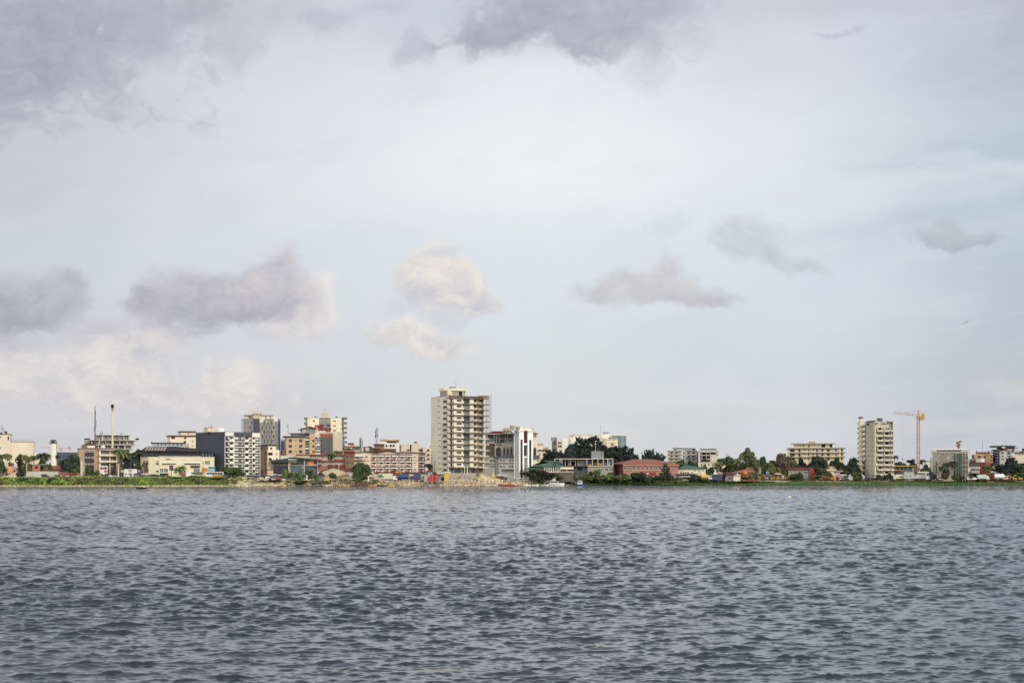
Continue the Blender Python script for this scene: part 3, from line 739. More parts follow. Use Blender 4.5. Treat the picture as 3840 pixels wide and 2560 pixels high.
def crane(px, q0, qj, q1, D, wm, jib_px, jib_q, cj_px, label, mc, mc2, zm, head_q, thick):
    """tower crane: mast, slewing unit, jib, counter jib with ballast, cab"""
    zt = zz(qj, D); r = empty('tower_crane', (bearing(px)*D, D, 3.0)); tag(r, label, 'crane'); H = zt-3; h = wm/2
    def lattice(B, p0, p1, w, n, t, top=False):
        p0 = Vector(p0); p1 = Vector(p1); d = (p1-p0); vert = abs(d.z) > d.length*.8
        A, Q = (Vector((1,0,0)), Vector((0,1,0))) if vert else (Vector((0,1,0)), Vector((0,0,1)))
        cs = [(-1,-1),(1,-1),(1,1),(-1,1)] if not top else [(-1,-1),(1,-1),(0,1),(0,1)]
        for (i, j) in cs[:4 if not top else 3]: B.bar(p0+A*i*w/2+Q*j*w/2, p1+A*i*w/2+Q*j*w/2, t)
        for k in range(n):
            a = p0+d*k/n; c = p0+d*(k+1)/n; s_ = 1 if k % 2 else -1
            for e in range(4 if not top else 3):
                (i0,j0),(i1,j1) = cs[e], cs[(e+1) % (4 if not top else 3)]
                if s_ > 0: (i0,j0),(i1,j1) = (i1,j1),(i0,j0)
                B.bar(a+A*i0*w/2+Q*j0*w/2, c+A*i1*w/2+Q*j1*w/2, t*.7)
    B = MB(); lattice(B, (0,0,-.5), (0,0,H), wm, int(H/wm), thick); B.build('mast', mc, r)
    zj = zz(jib_q, D)-3; xj = (jib_px-px)/FOC*D; xc = (cj_px-px)/FOC*D
    B = MB().box(-h*1.3,h*1.3,-h*1.3,h*1.3,H-.4,H+1.0); B.build('slewing_unit', mc2, r)
    B = MB(); lattice(B, (0,0,H+1.6), (xj,0,zj), 1.3 if thick > .15 else 1.5, int(abs(xj)/2.2), thick*.8, True); B.build('jib', mc, r)
    zc = H+1.2; B = MB().box(min(0,xc), max(0,xc), -.8,.8, zc-.2, zc+.1); B.build('counter_jib', mc2, r)
    MB().box(xc-1.6 if xc > 0 else xc, xc if xc > 0 else xc+1.6, -1,1, zc-2.6, zc+1.6).build('counterweight', PYD if thick > .15 else mc, r)
    zh = zz(head_q, D)-3; B = MB()
    for y in (-.5,.5): B.bar((-.7,y,H+1),(0,0,zh),thick); B.bar((.7,y,H+1),(0,0,zh),thick)
    B.build('tower_head', mc, r)
    B = MB().bar((0,0,zh),(xj*.55,0,H+1.6+(zj-H-1.6)*.55+.8),.09); B.bar((0,0,zh),(xc,0,zc),.09); B.build('tie_cable', DSTEEL, r)
    MB().box(.6,2.2,-1.2,-.1,H-1.8,H+.6).build('cab', mc2, r)
    B = MB().bar((xj*.66,0,zj-1-(zj-H)*.34),(xj*.66,0,H*.35),.035); B.box(xj*.66-.4,xj*.66+.4,-.3,.3,H*.35-.8,H*.35); B.build('hook_cable', DSTEEL, r)
    return r
CRP = mat('faded_crane_paint', (206, 160, 136), .7, .1); CRO = mat('orange_crane_paint', (204, 160, 110), .6, .15)
crane(zA.p(1045), 0, zA.q(845), 0, 1500, 1.8, zA.p(620), zA.q(822), zA.p(1215), 'small faded pink tower crane far behind the white silo tower', CRP, CRP, zA, zA.q(795), .14)
mast(zA, 1645, 105, 870, 930, 20, 'tall red and white lattice antenna mast behind the tan office building', m=mat('mast_paint', (150, 112, 108), .7, .3, .25), ants=9, seed=4)
mast(zA, 1757, 545, 840, 900, 38, 'short cluster of rooftop aerials left of the white chimney', 'antenna_cluster', ants=14, seed=8)
D_ = 900; o = empty('chimney', (bearing(zA.p(1945))*D_, D_, 4.9)); tag(o, 'tall slim white chimney with a black collar and red rings near its top', 'chimney')
zt_ = zz(zA.q(30), D_)-4.9; f_ = lambda q: zz(zA.q(q), D_)-4.9; w_ = D_/FOC/4.6125
MB().tube((0,0,-.3),(0,0,f_(135)),16*w_,None,14*w_,18).build('shaft', CREAM2, o)
MB().tube((0,0,f_(135)),(0,0,f_(76)),26*w_,None,25*w_,18).build('collar', DARK, o)
MB().tube((0,0,f_(76)),(0,0,f_(28)),11*w_,None,9*w_,14).build('tip', CREAM2, o)
for q in (150, 163, 176): MB().tube((0,0,f_(q+5)),(0,0,f_(q-3)),17.5*w_,None,None,18).build('ring', MAR, o)
for q in (205, 500, 560): MB().tube((0,0,f_(q+4)),(0,0,f_(q-4)),18*w_,None,None,16).build('flange', BEIGE, o)
# unfinished concrete apartments behind the chimney
b = Bld(zB, 'apartment_block', 'unfinished grey concrete apartment block with open top floor behind the white chimney', 'building', -375, 980, 4)
ST = [(595, -375, 215), (685, -470, 345), (765, -470, 300), (838, -470, 270), (905, -470, 270)]
for i, (q, x0, x1) in enumerate(ST):
    b.box('floor_slab', x0, x1+20, q, q+9, -1.2, 16, PCONC)
    if i < 4:
        q2 = ST[i+1][0]; xr = x1 if i == 0 else x1-40
        b.box('wall', x0+10, xr-10, q+9, q2, 1.5, 15, GREY if i else CONC)
        for k in range(7): xx = x0+20+(xr-x0-45)*k/6; b.box('column', xx, xx+(22 if k % 2 else 12), q+9, q2, 0, 1.2, LGREY if i else CONC)
        if i: b.wins([(x0+50+k*95, x0+95+k*95) for k in range(6)], [(q+22, q2-12)], 1.5, 'plain')
b.box('wall', -460, 250, 914, None, 1.5, 15, DCONC); b.box('sign_board', 312, 375, 657, 686, -1.3, -1.0, DARK)
b.box('roof_tank', 50, 85, 574, 586, 4, 6, SLATE)
b.box('side_terrace', -560, -470, 660, 680, -1, 8, DARK); b.box('side_terrace', -540, -470, 737, 755, -1, 8, DARK); b.box('stair_block', -560, -472, 700, None, 2, 8, LGREY)
# tan office with dark glazed strip and balconies
b = Bld(zA, 'office_building', 'tan office block with a dark glazed strip, flat roof and stacked balconies on its right', 'building', 1362, 868, 3)
b.box('wall', 1362, 1712, 838, None, 0, 14, TAN if 0 else wall('drab_tan_render', (176, 152, 122))); b.box('roof', 1355, 1722, 828, 838, -.5, 14.5, SLABB)
b.box('penthouse', 1425, 1640, 768, 828, 3, 12, BROWN); b.box('penthouse_roof', 1478, 1648, 745, 768, 2.4, 13, mat('weathered_roof', (112, 82, 66), .9, .3)); b.box('penthouse_window', 1510, 1640, 785, 822, 2.9, 3.05, FRAME)
b.box('glazed_strip', 1463, 1626, 866, None, -.06, .1, mat('dark_brown_cladding', (66, 52, 52), .6, .15))
b.wins([(1475,1512),(1530,1567),(1585,1622)], [(868,900),(976,1006),(1090,1116)], -.06, 'white')
for q in (860, 965, 1075): b.balc(1716, 2030, q, 2.2, .9, .35, CREAM2, CREAM2 if q > 900 else BROWN, solid=True)
b.box('balcony_wall', 1716, 2030, 850, None, 1.5, 12, DCONC); b.box('pier', 1716, 1745, 872, None, -.8, 1.4, WHITE); b.box('pier', 1890, 1912, 872, None, -.8, 1.4, BEIGE); b.box('pier', 2012, 2030, 872, None, -.8, 1.4, BEIGE)
b.wins([(1760,1800),(1825,1865),(1925,1960)], [(885,925),(985,1030),(1090,1140)], 1.5, 'white')
b.mesh('satellite_dish', lambda B: B.ball((b.X(1790), 3, b.Z(815)), 1.5, None, (1,.4,1)), FRAME)
# houses near the left shore
b = Bld(zA, 'small_house', 'small coral red hut with a flat sloping roof left of the terracotta hip roof', 'house', 562, 850, 12)
b.box('wall', 562, 695, 1112, None, 0, 8, CORAL); b.win(606, 655, 1142, 1180, 0, 'dark'); b.mesh('roof', lambda B: B.face([(b.X(560),-.6,b.Z(1108)),(b.X(830),-.6,b.Z(1128)),(b.X(800),9,b.Z(1118)),(b.X(575),9,b.Z(1098))]) or B.box(b.X(560),b.X(820),-.6,9,b.Z(1116),b.Z(1107)), mat('pale_green_roof', (150, 170, 150), .7))
b = Bld(zA, 'roadside_house', 'low house with a wide terracotta hip roof beside the small coral hut', 'house', 745, 856, 0)
b.box('wall', 760, 1160, 1200, None, 0, 9, BEIGE); b.mesh('roof', lambda B: B.hip(b.X(730),b.X(1192),-1.2,11,b.Z(1208),b.Z(1128),4.5), ROOFR); b.wins([(820,860),(940,980),(1060,1100)], [(1215,1235)], 0, 'dark')
b = Bld(zA, 'yard_shed', 'grey gabled shed with a dark roof left of the coral hut', 'shed', 285, 872, 0)
b.box('wall', 285, 555, 1170, None, 0, 9, GREY); b.mesh('roof', lambda B: B.hip(b.X(275),b.X(565),-1,10,b.Z(1182),b.Z(1118),3), ROOFK)
b = Bld(zA, 'low_warehouse', 'low plain grey warehouse at the far left edge behind the billboard', 'warehouse', -150, 880, 0)
b.box('wall', -150, 132, 1190, None, 0, 12, DCONC); b.box('roof', -155, 137, 1180, 1190, -.5, 12.5, STEEL)
b = Bld(zA, 'perimeter_wall', 'long low whitewashed wall running in front of the terracotta hip roof', 'wall', 470, 838, 0)
b.box('panel', 470, 1010, 1232, None, 0, .3, LGREY); b.box('coping', 465, 1015, 1224, 1232, -.1, .4, CORAL)
b = Bld(zA, 'distant_warehouse', 'dark low warehouse roof far behind the white silo tower', 'warehouse', 985, 1300, 0)
b.box('wall', 985, 1370, 900, None, 0, 20, SLATE)
# shopping centre with dark glazed top floor
b = Bld(zB, 'shopping_centre', 'wide cream shopping centre with a dark glazed top floor and low dark gabled roof', 'shop', 722, 858, 5)
SC = wall('shop_cream_render', (232, 220, 180))
b.box('wall', 722, 1455, 975, None, 0, 24, SC); b.box('cornice', 718, 1458, 968, 980, -.4, 24.4, FRAME); b.box('string_course', 722, 1455, 1028, 1034, -.15, 0, BEIGE); b.box('string_course', 722, 1455, 1118, 1130, -.25, 0, BEIGE)
b.mesh('left_wing', lambda B: B.prism([(b.X(722),.3),(b.X(722),20),(b.X(425),20),(b.X(415),6),(b.X(545),1.2)], -.5, b.Z(978)), SC)
b.mesh('right_wing', lambda B: B.box(b.X(1456),b.X(1680),.4,18,-.5,b.Z(985)) and None, SC); b.box('cornice', 1456, 1684, 978, 986, .1, 18.2, FRAME)
b.box('upper_floor', 430, 1655, 885, 968, 1.4, 20, GLASS)
for i in range(18): xx = 435+i*71; b.box('mullion', xx, xx+14, 886, 968, 1.1, 1.5, DSTEEL)
for x0 in (1470, 1525, 1580, 1630): b.box('glass_panel', x0, x0+26, 890, 968, 1.0, 1.25, GLASSB)
def rf(B):
    y0, y1 = -1.0, 22; A = b.X
    B.face([(A(425),y0,b.Z(885)),(A(1000),y0,b.Z(878)),(A(1000),y1*.5,b.Z(790)),(A(540),y1*.5,b.Z(795))]); B.face([(A(1000),y0,b.Z(878)),(A(1665),y0,b.Z(886)),(A(1380),y1*.5,b.Z(822)),(A(1000),y1*.5,b.Z(790))])
    B.face([(A(540),y1*.5,b.Z(795)),(A(1380),y1*.5,b.Z(822)),(A(1660),y1,b.Z(884)),(A(425),y1,b.Z(880))]); B.box(A(425),A(1665),y0,y1,b.Z(890),b.Z(885))
b.mesh('roof', rf, ROOFK)
RS = mat('pale_roof_sheet', (170, 156, 146), .6, .15)  # paler sheets that stripe the dark roof
for i in range(7): x = 560+i*52; b.mesh('roof_sheet', lambda B: B.face([(b.X(x-90),-.6,b.Z(874)+.1),(b.X(x-50),-.6,b.Z(874)+.1),(b.X(x+10),8,b.Z(812)+.5),(b.X(x-25),8,b.Z(812)+.5)]), RS)
b.box('shop_panel', 755, 1010, 1048, 1090, -.12, .05, FRAME); b.box('shop_panel', 1020, 1445, 1048, 1090, -.12, .05, FRAME); b.win(775, 1010, 1092, 1112, 0, 'dark'); b.win(1155, 1430, 1088, 1112, 0, 'dark')
b.win(1515, 1605, 1046, 1112, .4, 'lit'); b.box('shop_sign', 1270, 1425, 1130, 1168, -.5, -.05, FRAMED); b.box('sign_letters', 840, 918, 1008, 1022, -.14, -.02, mat('sign_bronze', (120, 96, 66), .6))
b.win(672, 718, 1088, 1112, .31, 'dark'); b.win(672, 718, 1218, 1242, .31, 'dark'); b.win(672, 716, 1046, 1084, .31, 'lit')
for x0, x1 in ((735, 800), (805, 880), (1020, 1110), (1320, 1430)): b.win(x0, x1, 1178, 1250, 0, 'lit')
b.win(740, 880, 1262, 1320, 0, 'dark'); b.box('shop_front', 1465, 1565, 1172, 1242, .2, .45, PO); b.box('canopy', 1320, 1500, 1240, 1262, -2.2, .3, STEEL)
b = Bld(zB, 'residential_block', 'cream stepped block with brown roof edges, left of the slate blank wall', 'building', 910, 960, 6)
b.box('wall', 910, 1362, 625, None, 0, 16, CREAM); b.box('roof_edge', 893, 1364, 606, 626, -.7, 16.7, ROOFB); b.box('upper_storey', 1100, 1362, 550, 606, 2, 15, CREAM2); b.box('roof_edge', 1088, 1366, 533, 551, 1.2, 15.7, ROOFB)
b.win(935, 998, 628, 668, 0, 'plain'); b.win(1155, 1195, 640, 670); b.win(1152, 1190, 702, 735, 0, 'dark'); b.win(1218, 1236, 570, 596, 2); b.win(1285, 1325, 708, 718, 0, 'dark'); b.win(1285, 1325, 782, 792, 0, 'dark')
b = Bld(zB, 'rooftop_pavilion_building', 'low pale block with a long louvred top storey behind the shopping centre', 'building', 590, 905, 0)
b.box('wall', 590, 1240, 745, None, 0, 10, LGREY); b.box('roof', 580, 1180, 730, 742, -.8, 10.5, DSTEEL)
for i in range(7): b.box('pillar', 690+i*68, 702+i*68, 745, 790, -.4, -.05, DSTEEL)
b.wins([(620+i*68, 670+i*68) for i in range(8)], [(748, 778)], 0, 'lit'); b.box('awning', 640, 1050, 784, 796, -2.4, .0, mat('pale_blue_sheet', (176, 196, 216), .6)); b.box('chimney_pot', 583, 598, 718, 742, 0, 1, DSTEEL)
# slate wall + white balcony block
b = Bld(zB, 'balcony_apartment_block', 'apartment block with a blank slate side wall and a white balcony front of seven floors', 'building', 1857, 872, 36)
dep = b.Y(1357); Wd = None
b.zm = zC; Wd = b.X(441); b.zm = zB
zt_ = b.Z(548)
b.raw('side_wall', [(-.05, .3, 0, dep, -.5, zt_)], SLATE); b.raw('wall', [(.31, Wd, 1.6, dep, -.5, zt_-.1)], WHITE)
b.raw('roof_edge', [(-.1, Wd+.1, -.1, .3, zt_, zt_+.15), (-.1, .3, .3, dep, zt_, zt_+.15)], SLATE)
b.zm = zC
b.raw('parapet_band', [(b.X(-15), b.X(305), 0, 1.6, b.Z(615), zt_-.1)], SLATE)
b.raw('parapet_panel', [(.31, b.X(-15), 0, 1.6, b.Z(615), zt_-.1)], WHITE); b.raw('parapet_panel', [(b.X(306), Wd, 0, 1.6, b.Z(625), zt_-.1)], WHITE)
for x0, x1 in ((-172, -167), (-20, -5), (172, 178), (300, 308), (436, 443)): b.raw('pier', [(b.X(x0), b.X(x1), -.12, 1.6, -.5, b.Z(615))], WHITE)
for i in range(7):
    q = 700+i*97
    b.raw('floor_slab', [(.31, Wd, -.35, 1.6, b.Z(q+14), b.Z(q))], WHITE)
    for x0, x1, dk in ((-165, -92, 1), (-4, 170, 1), (242, 300, 1), (352, 432, 1), (178, 240, 0), (-88, -22, 0), (308, 350, 0)):
        z0 = b.Z(q)
        if dk: b.raw('balcony_railing', [(b.X(x0), b.X(x1), -.3, -.2, z0, z0+.95)], PK)
        else: b.raw('balcony_parapet', [(b.X(x0), b.X(x1), -.3, -.15, z0, z0+1.15)], WHITE)
    for x0, x1 in ((-85, -24), (178, 238), (308, 345), (-160, -118), (60, 120)): b.win(x0, x1, q-62, q-25, 1.6, 'plain' if x0 != 60 else 'blue')
b.zm = zB; b.box('penthouse', 1565, 1740, 482, 548, 14, 19, CREAM2); b.box('penthouse', 1741, 1845, 478, 548, 10, 16, WHITE); b.box('roof_tank', 1605, 1670, 462, 482, 14, 16, PO); b.win(1745, 1775, 515, 524, 10, 'dark')
b.mesh('antenna', lambda B: (B.bar((b.X(1825),12,zt_),(b.X(1825),12,b.Z(410)),.15), B.bar((b.X(1728),12,zt_),(b.X(1728),12,b.Z(430)),.12), B.bar((b.X(1700),12,b.Z(470)),(b.X(1770),12,b.Z(478)),.3)), DSTEEL)
# ------------------------------------------------------------------ left middle cluster
b = Bld(zC, 'office_tower', 'grey patterned office tower with a cream crown and a dark glass strip', 'tower', 330, 970, 0)
PATCH = mat('two_tone_cladding', (206, 202, 192), .8, .05)
nt_ = PATCH.node_tree; bb = nt_.nodes['Principled BSDF']; tcx = nt_.nodes.new('ShaderNodeTexCoord'); ff = noise(nt_, mapping(nt_, tcx.outputs['Object'], (2,0,0), R(20), (1,1,1)), .10, 3, .6)
sxx = nt_.nodes.new('ShaderNodeSeparateXYZ'); nt_.links.new(tcx.outputs['Object'], sxx.inputs[0]); hz_ = X(nt_, sxx.outputs[2])
nt_.links.new(mixc(nt_, (ff + (hz_ - 38.0)*.03).ss(.46, .52), alb((140,138,134)), alb((226,220,206))), bb.inputs['Base Color'])
LW = MB()
b.raw('left_wing', [(b.X(148), b.X(328), 1.0, 18, -.5, b.Z(320))], GREY)
b.raw('wall', [(b.X(432), b.X(745), 0, 18, -.5, b.Z(318))], PATCH); b.box('glass_strip', 328, 432, 320, None, .6, 6, SLATE)
b.mesh('right_wing', lambda B: B.prism([(b.X(746),.2),(b.X(796),4.5),(b.X(796),20),(b.X(746),20)], -.5, b.Z(322)), mat('blue_grey_cladding', (106, 120, 140), .4, .1, spec=.5))
b.mesh('wing_glazing', lambda B: B.box(b.X(770),b.X(782),1.5,2.6,2,b.Z(372)), GLASS)
b.box('crown_storey', 163, 318, 262, 318, 2.5, 15, CREAM2); b.box('crown_storey', 440, 660, 262, 318, 1.5, 15, CREAM2); b.box('roof', 155, 320, 250, 262, 1, 16, LGREY); b.box('roof', 438, 672, 248, 262, 0.5, 16, LGREY)
b.mesh('sloping_roof', lambda B: B.loft([[(b.X(662),y,b.Z(318)),(b.X(745),y,b.Z(318)),(b.X(672),y,b.Z(262))] for y in (1.6,15)]), CREAM)
b.box('lift_tower', 318, 432, 240, 320, .2, 8, BEIGE); b.box('lift_tower_cap', 305, 467, 206, 240, -.8, 9, BEIGE)
b.wins([(258,272),(536,550),(610,624)], [(272,314)], 1.5, 'tall')
for i in range(7):
    q = 362+i*79; off = 0 if i % 2 == 0 else -32
    b.wins([(506+off,521+off),(570+off,585+off),(634+off,649+off)] + ([(634+32, 649+32)] if off else []), [(q,q+62)], 0, 'tall')
    b.wins([(180,198),(228,246)], [(q+18,q+30)], 1.0, 'dark'); b.wins([(292+off*.9,306+off*.9)], [(q,q+58)], 1.0, 'tall'); b.wins([(708,724)], [(q+18,q+30)], 0, 'dark')
    b.box('string_course', 432, 745, q+68, q+72, -.12, 0, GREY)
    b.box('air_conditioner', 652, 690, q+70, q+78, -.6, 0, FRAME)
B = MB()
for xx in (113, 140): B.bar((b.X(xx),3,3),(b.X(xx),3,b.Z(312)),.14)
for i in range(26): z_ = b.Z(315+i*19); B.bar((b.X(113),3,z_),(b.X(148),3,z_),.14)
B.build('ladder_frame', DSTEEL, b.o); b.mesh('antenna', lambda B: B.tube((b.X(395),4,b.Z(206)),(b.X(395),4,b.Z(92)),.14,None,.05,5), STEEL)
b = Bld(zC, 'corner_building', 'small two tone brown and cream block with round windows on its left wall', 'building', 572, 842, 24)
dep = b.Y(446); b.raw('side_wall', [(-.04,.3,0,dep,-.5,b.Z(795))], BROWN); b.raw('wall', [(.31, b.X(712), 0, dep, -.5, b.Z(790)), ], CREAM); b.box('front_bay', 580, 775, 858, None, -1.4, 0.0, CREAM)
b.raw('roof_cap', [(-.6, b.X(726), -.6, dep+.4, b.Z(788), b.Z(768))], mat('dark_blue_cap', (58,60,78), .7)); b.win(612, 650, 815, 852); b.win(712, 738, 905, 955, -1.4, 'blue'); b.win(716, 740, 995, 1030, -1.4); b.win(580, 655, 905, 950, -1.4, 'dark'); b.win(590, 640, 1000, 1045, -1.4, 'dark')
for q in (920, 1018, 1113, 1212):
    yc = b.Y(532); z_ = b.Z(q, 0, yc); B = MB().tube((-.16,yc,z_),(.0,yc,z_),.95,None,None,16); B.build('round_window', ROOFB, b.o); MB().tube((-.19,yc,z_),(-.14,yc,z_),.7,None,None,16).build('window_pane', GLASS, b.o)
b.swin(452, 490, 810, 850); b.swin(455, 495, 1215, 1270, 0, 'dark')
b = Bld(zC, 'distant_block', 'distant blue grey office block with vertical ribs between the grey tower and the tan apartments', 'building', 797, 1150, 0)
b.box('wall', 797, 895, 700, None, 0, 16, mat('hazy_blue_cladding', (100,112,124), .6, .1)); b.box('parapet', 797, 880, 672, 700, 1, 14, mat('hazy_green_grey', (136,148,146), .7))
for i in range(8): b.box('fin', 800+i*12, 804+i*12, 712, 930, -.4, 0, SLATE)
b = Bld(zC, 'tiled_house', 'small house with a brick red pyramid roof squeezed right of the round-windowed block', 'house', 795, 862, 0)
b.box('wall', 797, 885, 925, None, 0, 9, BROWN); b.mesh('roof', lambda B: B.hip(b.X(790),b.X(892),-.6,9.5,b.Z(928),b.Z(868),3), ROOFR)
b = Bld(zC, 'white_wall_building', 'long low white flat-roofed shed behind the black modern building', 'building', 790, 858, 0)
b.box('wall', 790, 1085, 962, None, 0, 10, WHITE); b.box('string_course', 790, 1085, 985, 990, -.15, 0, LGREY)
# tan apartments with penthouse
b = Bld(zC, 'tan_apartments', 'tan stepped apartment building with square windows and cluttered balconies', 'building', 893, 890, 4)
TN = wall('ochre_tan_render', (200, 176, 138))
b.box('wall', 893, 1222, 632, None, 0, 16, TN); b.box('roof', 855, 1228, 618, 632, -1.2, 16.4, ROOFK); b.box('penthouse', 988, 1222, 578, 618, 3.5, 14, GREY); b.box('penthouse_roof', 968, 1232, 560, 574, 2, 15, LGREY)
b.box('balcony_wall', 1223, 1290, 575, None, 2.2, 16, BROWN); b.box('stair_tower', 1291, 1392, 566, None, .2, 16, TN); b.box('balcony_wall', 1393, 1482, 620, None, 2.2, 16, BROWN)
b.box('roof', 1223, 1400, 556, 566, -.5, 15, LGREY); b.box('upper_block', 1160, 1395, 480, 556, 4, 14, GREY); b.box('upper_block', 1396, 1430, 462, 556, 4, 14, BEIGE); b.box('upper_wall', 1163, 1236, 500, 556, 3.8, 4.0, LGREY)
b.mesh('gabled_roof', lambda B: B.loft([[(b.X(1128),y,b.Z(512)),(b.X(1128),y,b.Z(502)),(b.X(1300),y,b.Z(445)),(b.X(1430),y,b.Z(478)),(b.X(1430),y,b.Z(490)),(b.X(1300),y,b.Z(458))] for y in (2.6,15)]), ROOFB)
for q in (675, 770, 866): b.win(935, 990, q, q+47, 0, 'wood'); b.win(1115, 1172, q, q+47, 0, 'wood'); b.wins([(1052,1070)], [(q+10,q+26)], 0, 'dark'); b.win(1345, 1382, q+5, q+45, .2, 'wood')
b.win(935, 990, 962, 1000, 0, 'wood')
for i, q in enumerate((640, 690, 740, 790, 840, 890, 940)):
    b.balc(1222, 1285, q+10, 1.5, .9, .2, LGREY, (GREY, FRAME, BROWN)[i % 3], y=2.2); b.balc(1395, 1480, q, 1.6, .9, .2, LGREY, (FRAME, GREY, BEIGE)[i % 3], y=2.2)
    b.win(1235, 1262, q-32, q-4, 2.2, 'dark'); b.win(1410, 1450, q-40, q-12, 2.2, 'dark')
for k in range(6): b.mesh('satellite_dish', lambda B: B.ball((b.X(1405+(k*37)%70), 1.2, b.Z(600+k*52)), .55, None, (1,.4,1)), FRAME)
# slate slab with orange band
b = Bld(zC, 'slate_party_wall_building', 'dark slate slab building with an orange band under its roof and a cream right side', 'building', 1482, 935, -14)
b.box('wall', 1482, 1698, 628, None, 0, 14, GREY); b.box('orange_band', 1466, 1698, 582, 627, -.05, 13, wall('burnt_orange_render', (190, 92, 58))); b.box('parapet', 1460, 1702, 556, 581, 0, 13.5, BEIGE)
b.box('side_block', 1699, 1782, 545, None, .1, 14, CREAM2); b.raw('slate_face', [(b.X(1490), b.X(1696), -.06, 0, 0, b.Z(632))], wall('dark_slate_render', (112,110,114)))
b.wins([(1492,1512)], [(600,618),(690,710),(780,800),(875,895)], -.06, 'dark'); b.box('terrace', 1440, 1560, 530, 556, 3, 10, FRAME); b.box('red_penthouse', 1440, 1555, 485, 530, 4, 10, REDW); b.box('red_penthouse', 1388, 1508, 430, 480, 8, 13, REDW); b.box('red_penthouse', 1560, 1640, 478, 528, 6, 11, BRICK)
b.swin(1765, 1778, 570, 800, b.X(1782), 'plain') if 0 else None
# cream tower
b = Bld(zC, 'cream_tower', 'tall cream apartment tower with a grey centre bay and rounded balconies up its right edge', 'tower', 1258, 1010, 0)
CT = wall('butter_cream_render', (240, 228, 190), grime=.1)
b.box('wall', 1258, 1462, 304, None, 0, 18, CT); b.box('centre_bay', 1463, 1658, 308, None, .5, 18, GREY); b.box('wall', 1659, 1858, 304, None, 0, 18, CT); b.box('balcony_wall', 1859, 1885, 325, None, 2, 18, LGREY)
b.box('roof_edge', 1250, 1860, 298, 305, -.2, 18.3, FRAME); b.box('lift_tower', 1500, 1618, 228, 298, 4, 12, BEIGE); b.box('roof_slab', 1200, 1258, 300, 312, -1, 8, GREY)
b.box('roof_tank', 1375, 1432, 286, 298, 6, 8, PK); b.mesh('antenna', lambda B: B.tube((b.X(1560),6,b.Z(228)),(b.X(1560),6,b.Z(120)),.14,None,.05,5), STEEL); b.box('roof_tank', 1745, 1785, 282, 298, 5, 8, DSTEEL)
for i in range(6):
    q = 345+i*82; b.win(1348, 1392, q, q+28, 0, 'white') if i < 1 else None; b.win(1705, 1752, q, q+28, 0, 'white') if i < 3 else None
    b.wins([(1478,1542),(1592,1645)], [(q-8,q+28)], .5, 'lit' if i < 1 else 'plain') if i < 2 else None
def rb(b, xm, rx, q, ry, z1, name='balcony'):
    x0 = b.X(xm-rx); x1 = b.X(xm+rx); zb_ = b.Z(q); n = 10; P = [((x0+x1)/2 + (x1-x0)/2*math.cos(a), .5-ry*math.sin(a)) for a in [math.pi*k/n for k in range(n+1)]] + [(x0, 3), (x1, 3)]
    MB().prism(P, zb_, zb_+z1).build(name, mat('balcony_grey', (122,126,132), .8), b.o)
for i in range(7): rb(b, 1900, 43, 332+i*82, 2.6, 1.6)
rb(b, 1230, 27, 332, 1.8, 1.5); rb(b, 1230, 27, 420, 1.8, 1.5); b.box('balcony_wall', 1225, 1257, 312, 480, 1, 8, BEIGE)
for i in range(4): b.box('balcony_wall', 1861, 1905, 640+i*60, 672+i*60, .8, 6, STEEL)
# motel
b = Bld(zC, 'long_motel', 'long two storey pinkish motel trimmed with red roof edges and galleries', 'hotel', 1068, 858, 0)
PKW = wall('pink_beige_render', (186, 166, 150)); RT = mat('red_roof_trim', (150, 78, 74), .7, .1)
b.box('wall', 1068, 1296, 950, None, 0, 14, BEIGE); b.box('wall', 1297, 1918, 950, None, 1.2, 14, PKW); b.box('wall', 1919, 2072, 950, None, 0, 14, BROWN)
b.box('roof_edge', 1060, 1918, 932, 950, -.6, 14.4, RT); b.box('roof_edge', 1919, 2078, 936, 952, -.5, 14.4, RT)
b.box('floor_band', 1297, 1918, 1046, 1054, -.4, 1.2, RT); b.box('floor_band', 1919, 2072, 1046, 1056, -.1, 0, RT); b.box('corner_pier', 1908, 1922, 950, None, -.6, -.1, RT)
for q in (975, 1070): b.wins([(1325,1345),(1395,1415),(1430,1445),(1510,1550),(1700,1722),(1775,1790),(1848,1866),(1880,1895)], [(q,q+28)], 1.2, 'white')
for x0 in (1430, 1620, 1730, 1830): b.balc(x0, x0+75, 1045, .9, .8, .15, BRICK, BRICK, y=1.2); b.balc(x0, x0+75, 1140, .9, .8, .15, BRICK, BRICK, y=1.2)
for q in (970, 1070): b.wins([(1938,1964),(1998,2014),(2030,2048)], [(q,q+24)], 0, 'plain')
b.box('plinth', 1297, 1918, 1140, None, .8, 1.2, REDW)
b = Bld(zC, 'red_upper_house', 'dark red flat-roofed house rising behind the right end of the long motel', 'house', 1888, 900, 0)
b.box('wall', 1888, 2072, 888, None, 0, 10, REDW); b.box('roof', 1860, 2092, 866, 886, -1.4, 11, CORAL)
b = Bld(zC, 'glazed_pavilion', 'low building with a pale tiled roof and blue glass band beside the cream tower', 'building', 1935, 985, 0)
b.box('wall', 1935, 2170, 800, None, 0, 14, BEIGE); b.box('glass_band', 2038, 2165, 808, 858, -.1, .05, GLASSB); b.mesh('roof', lambda B: B.hip(b.X(1918),b.X(2182),-1,15,b.Z(802),b.Z(770),5), mat('pale_tile_roof', (200, 176, 150), .8)); b.box('roof_block', 1955, 2062, 738, 772, 5, 11, BRICK)
b = Bld(zC, 'brown_roof_house', 'low house with a dusty brown sloping roof at the foot of the cream tower', 'house', 1880, 940, 0)
b.box('wall', 1885, 2045, 858, None, 0, 9, BROWN); b.mesh('roof', lambda B: B.hip(b.X(1872),b.X(2052),-.8,10,b.Z(862),b.Z(820),3), ROOFB)
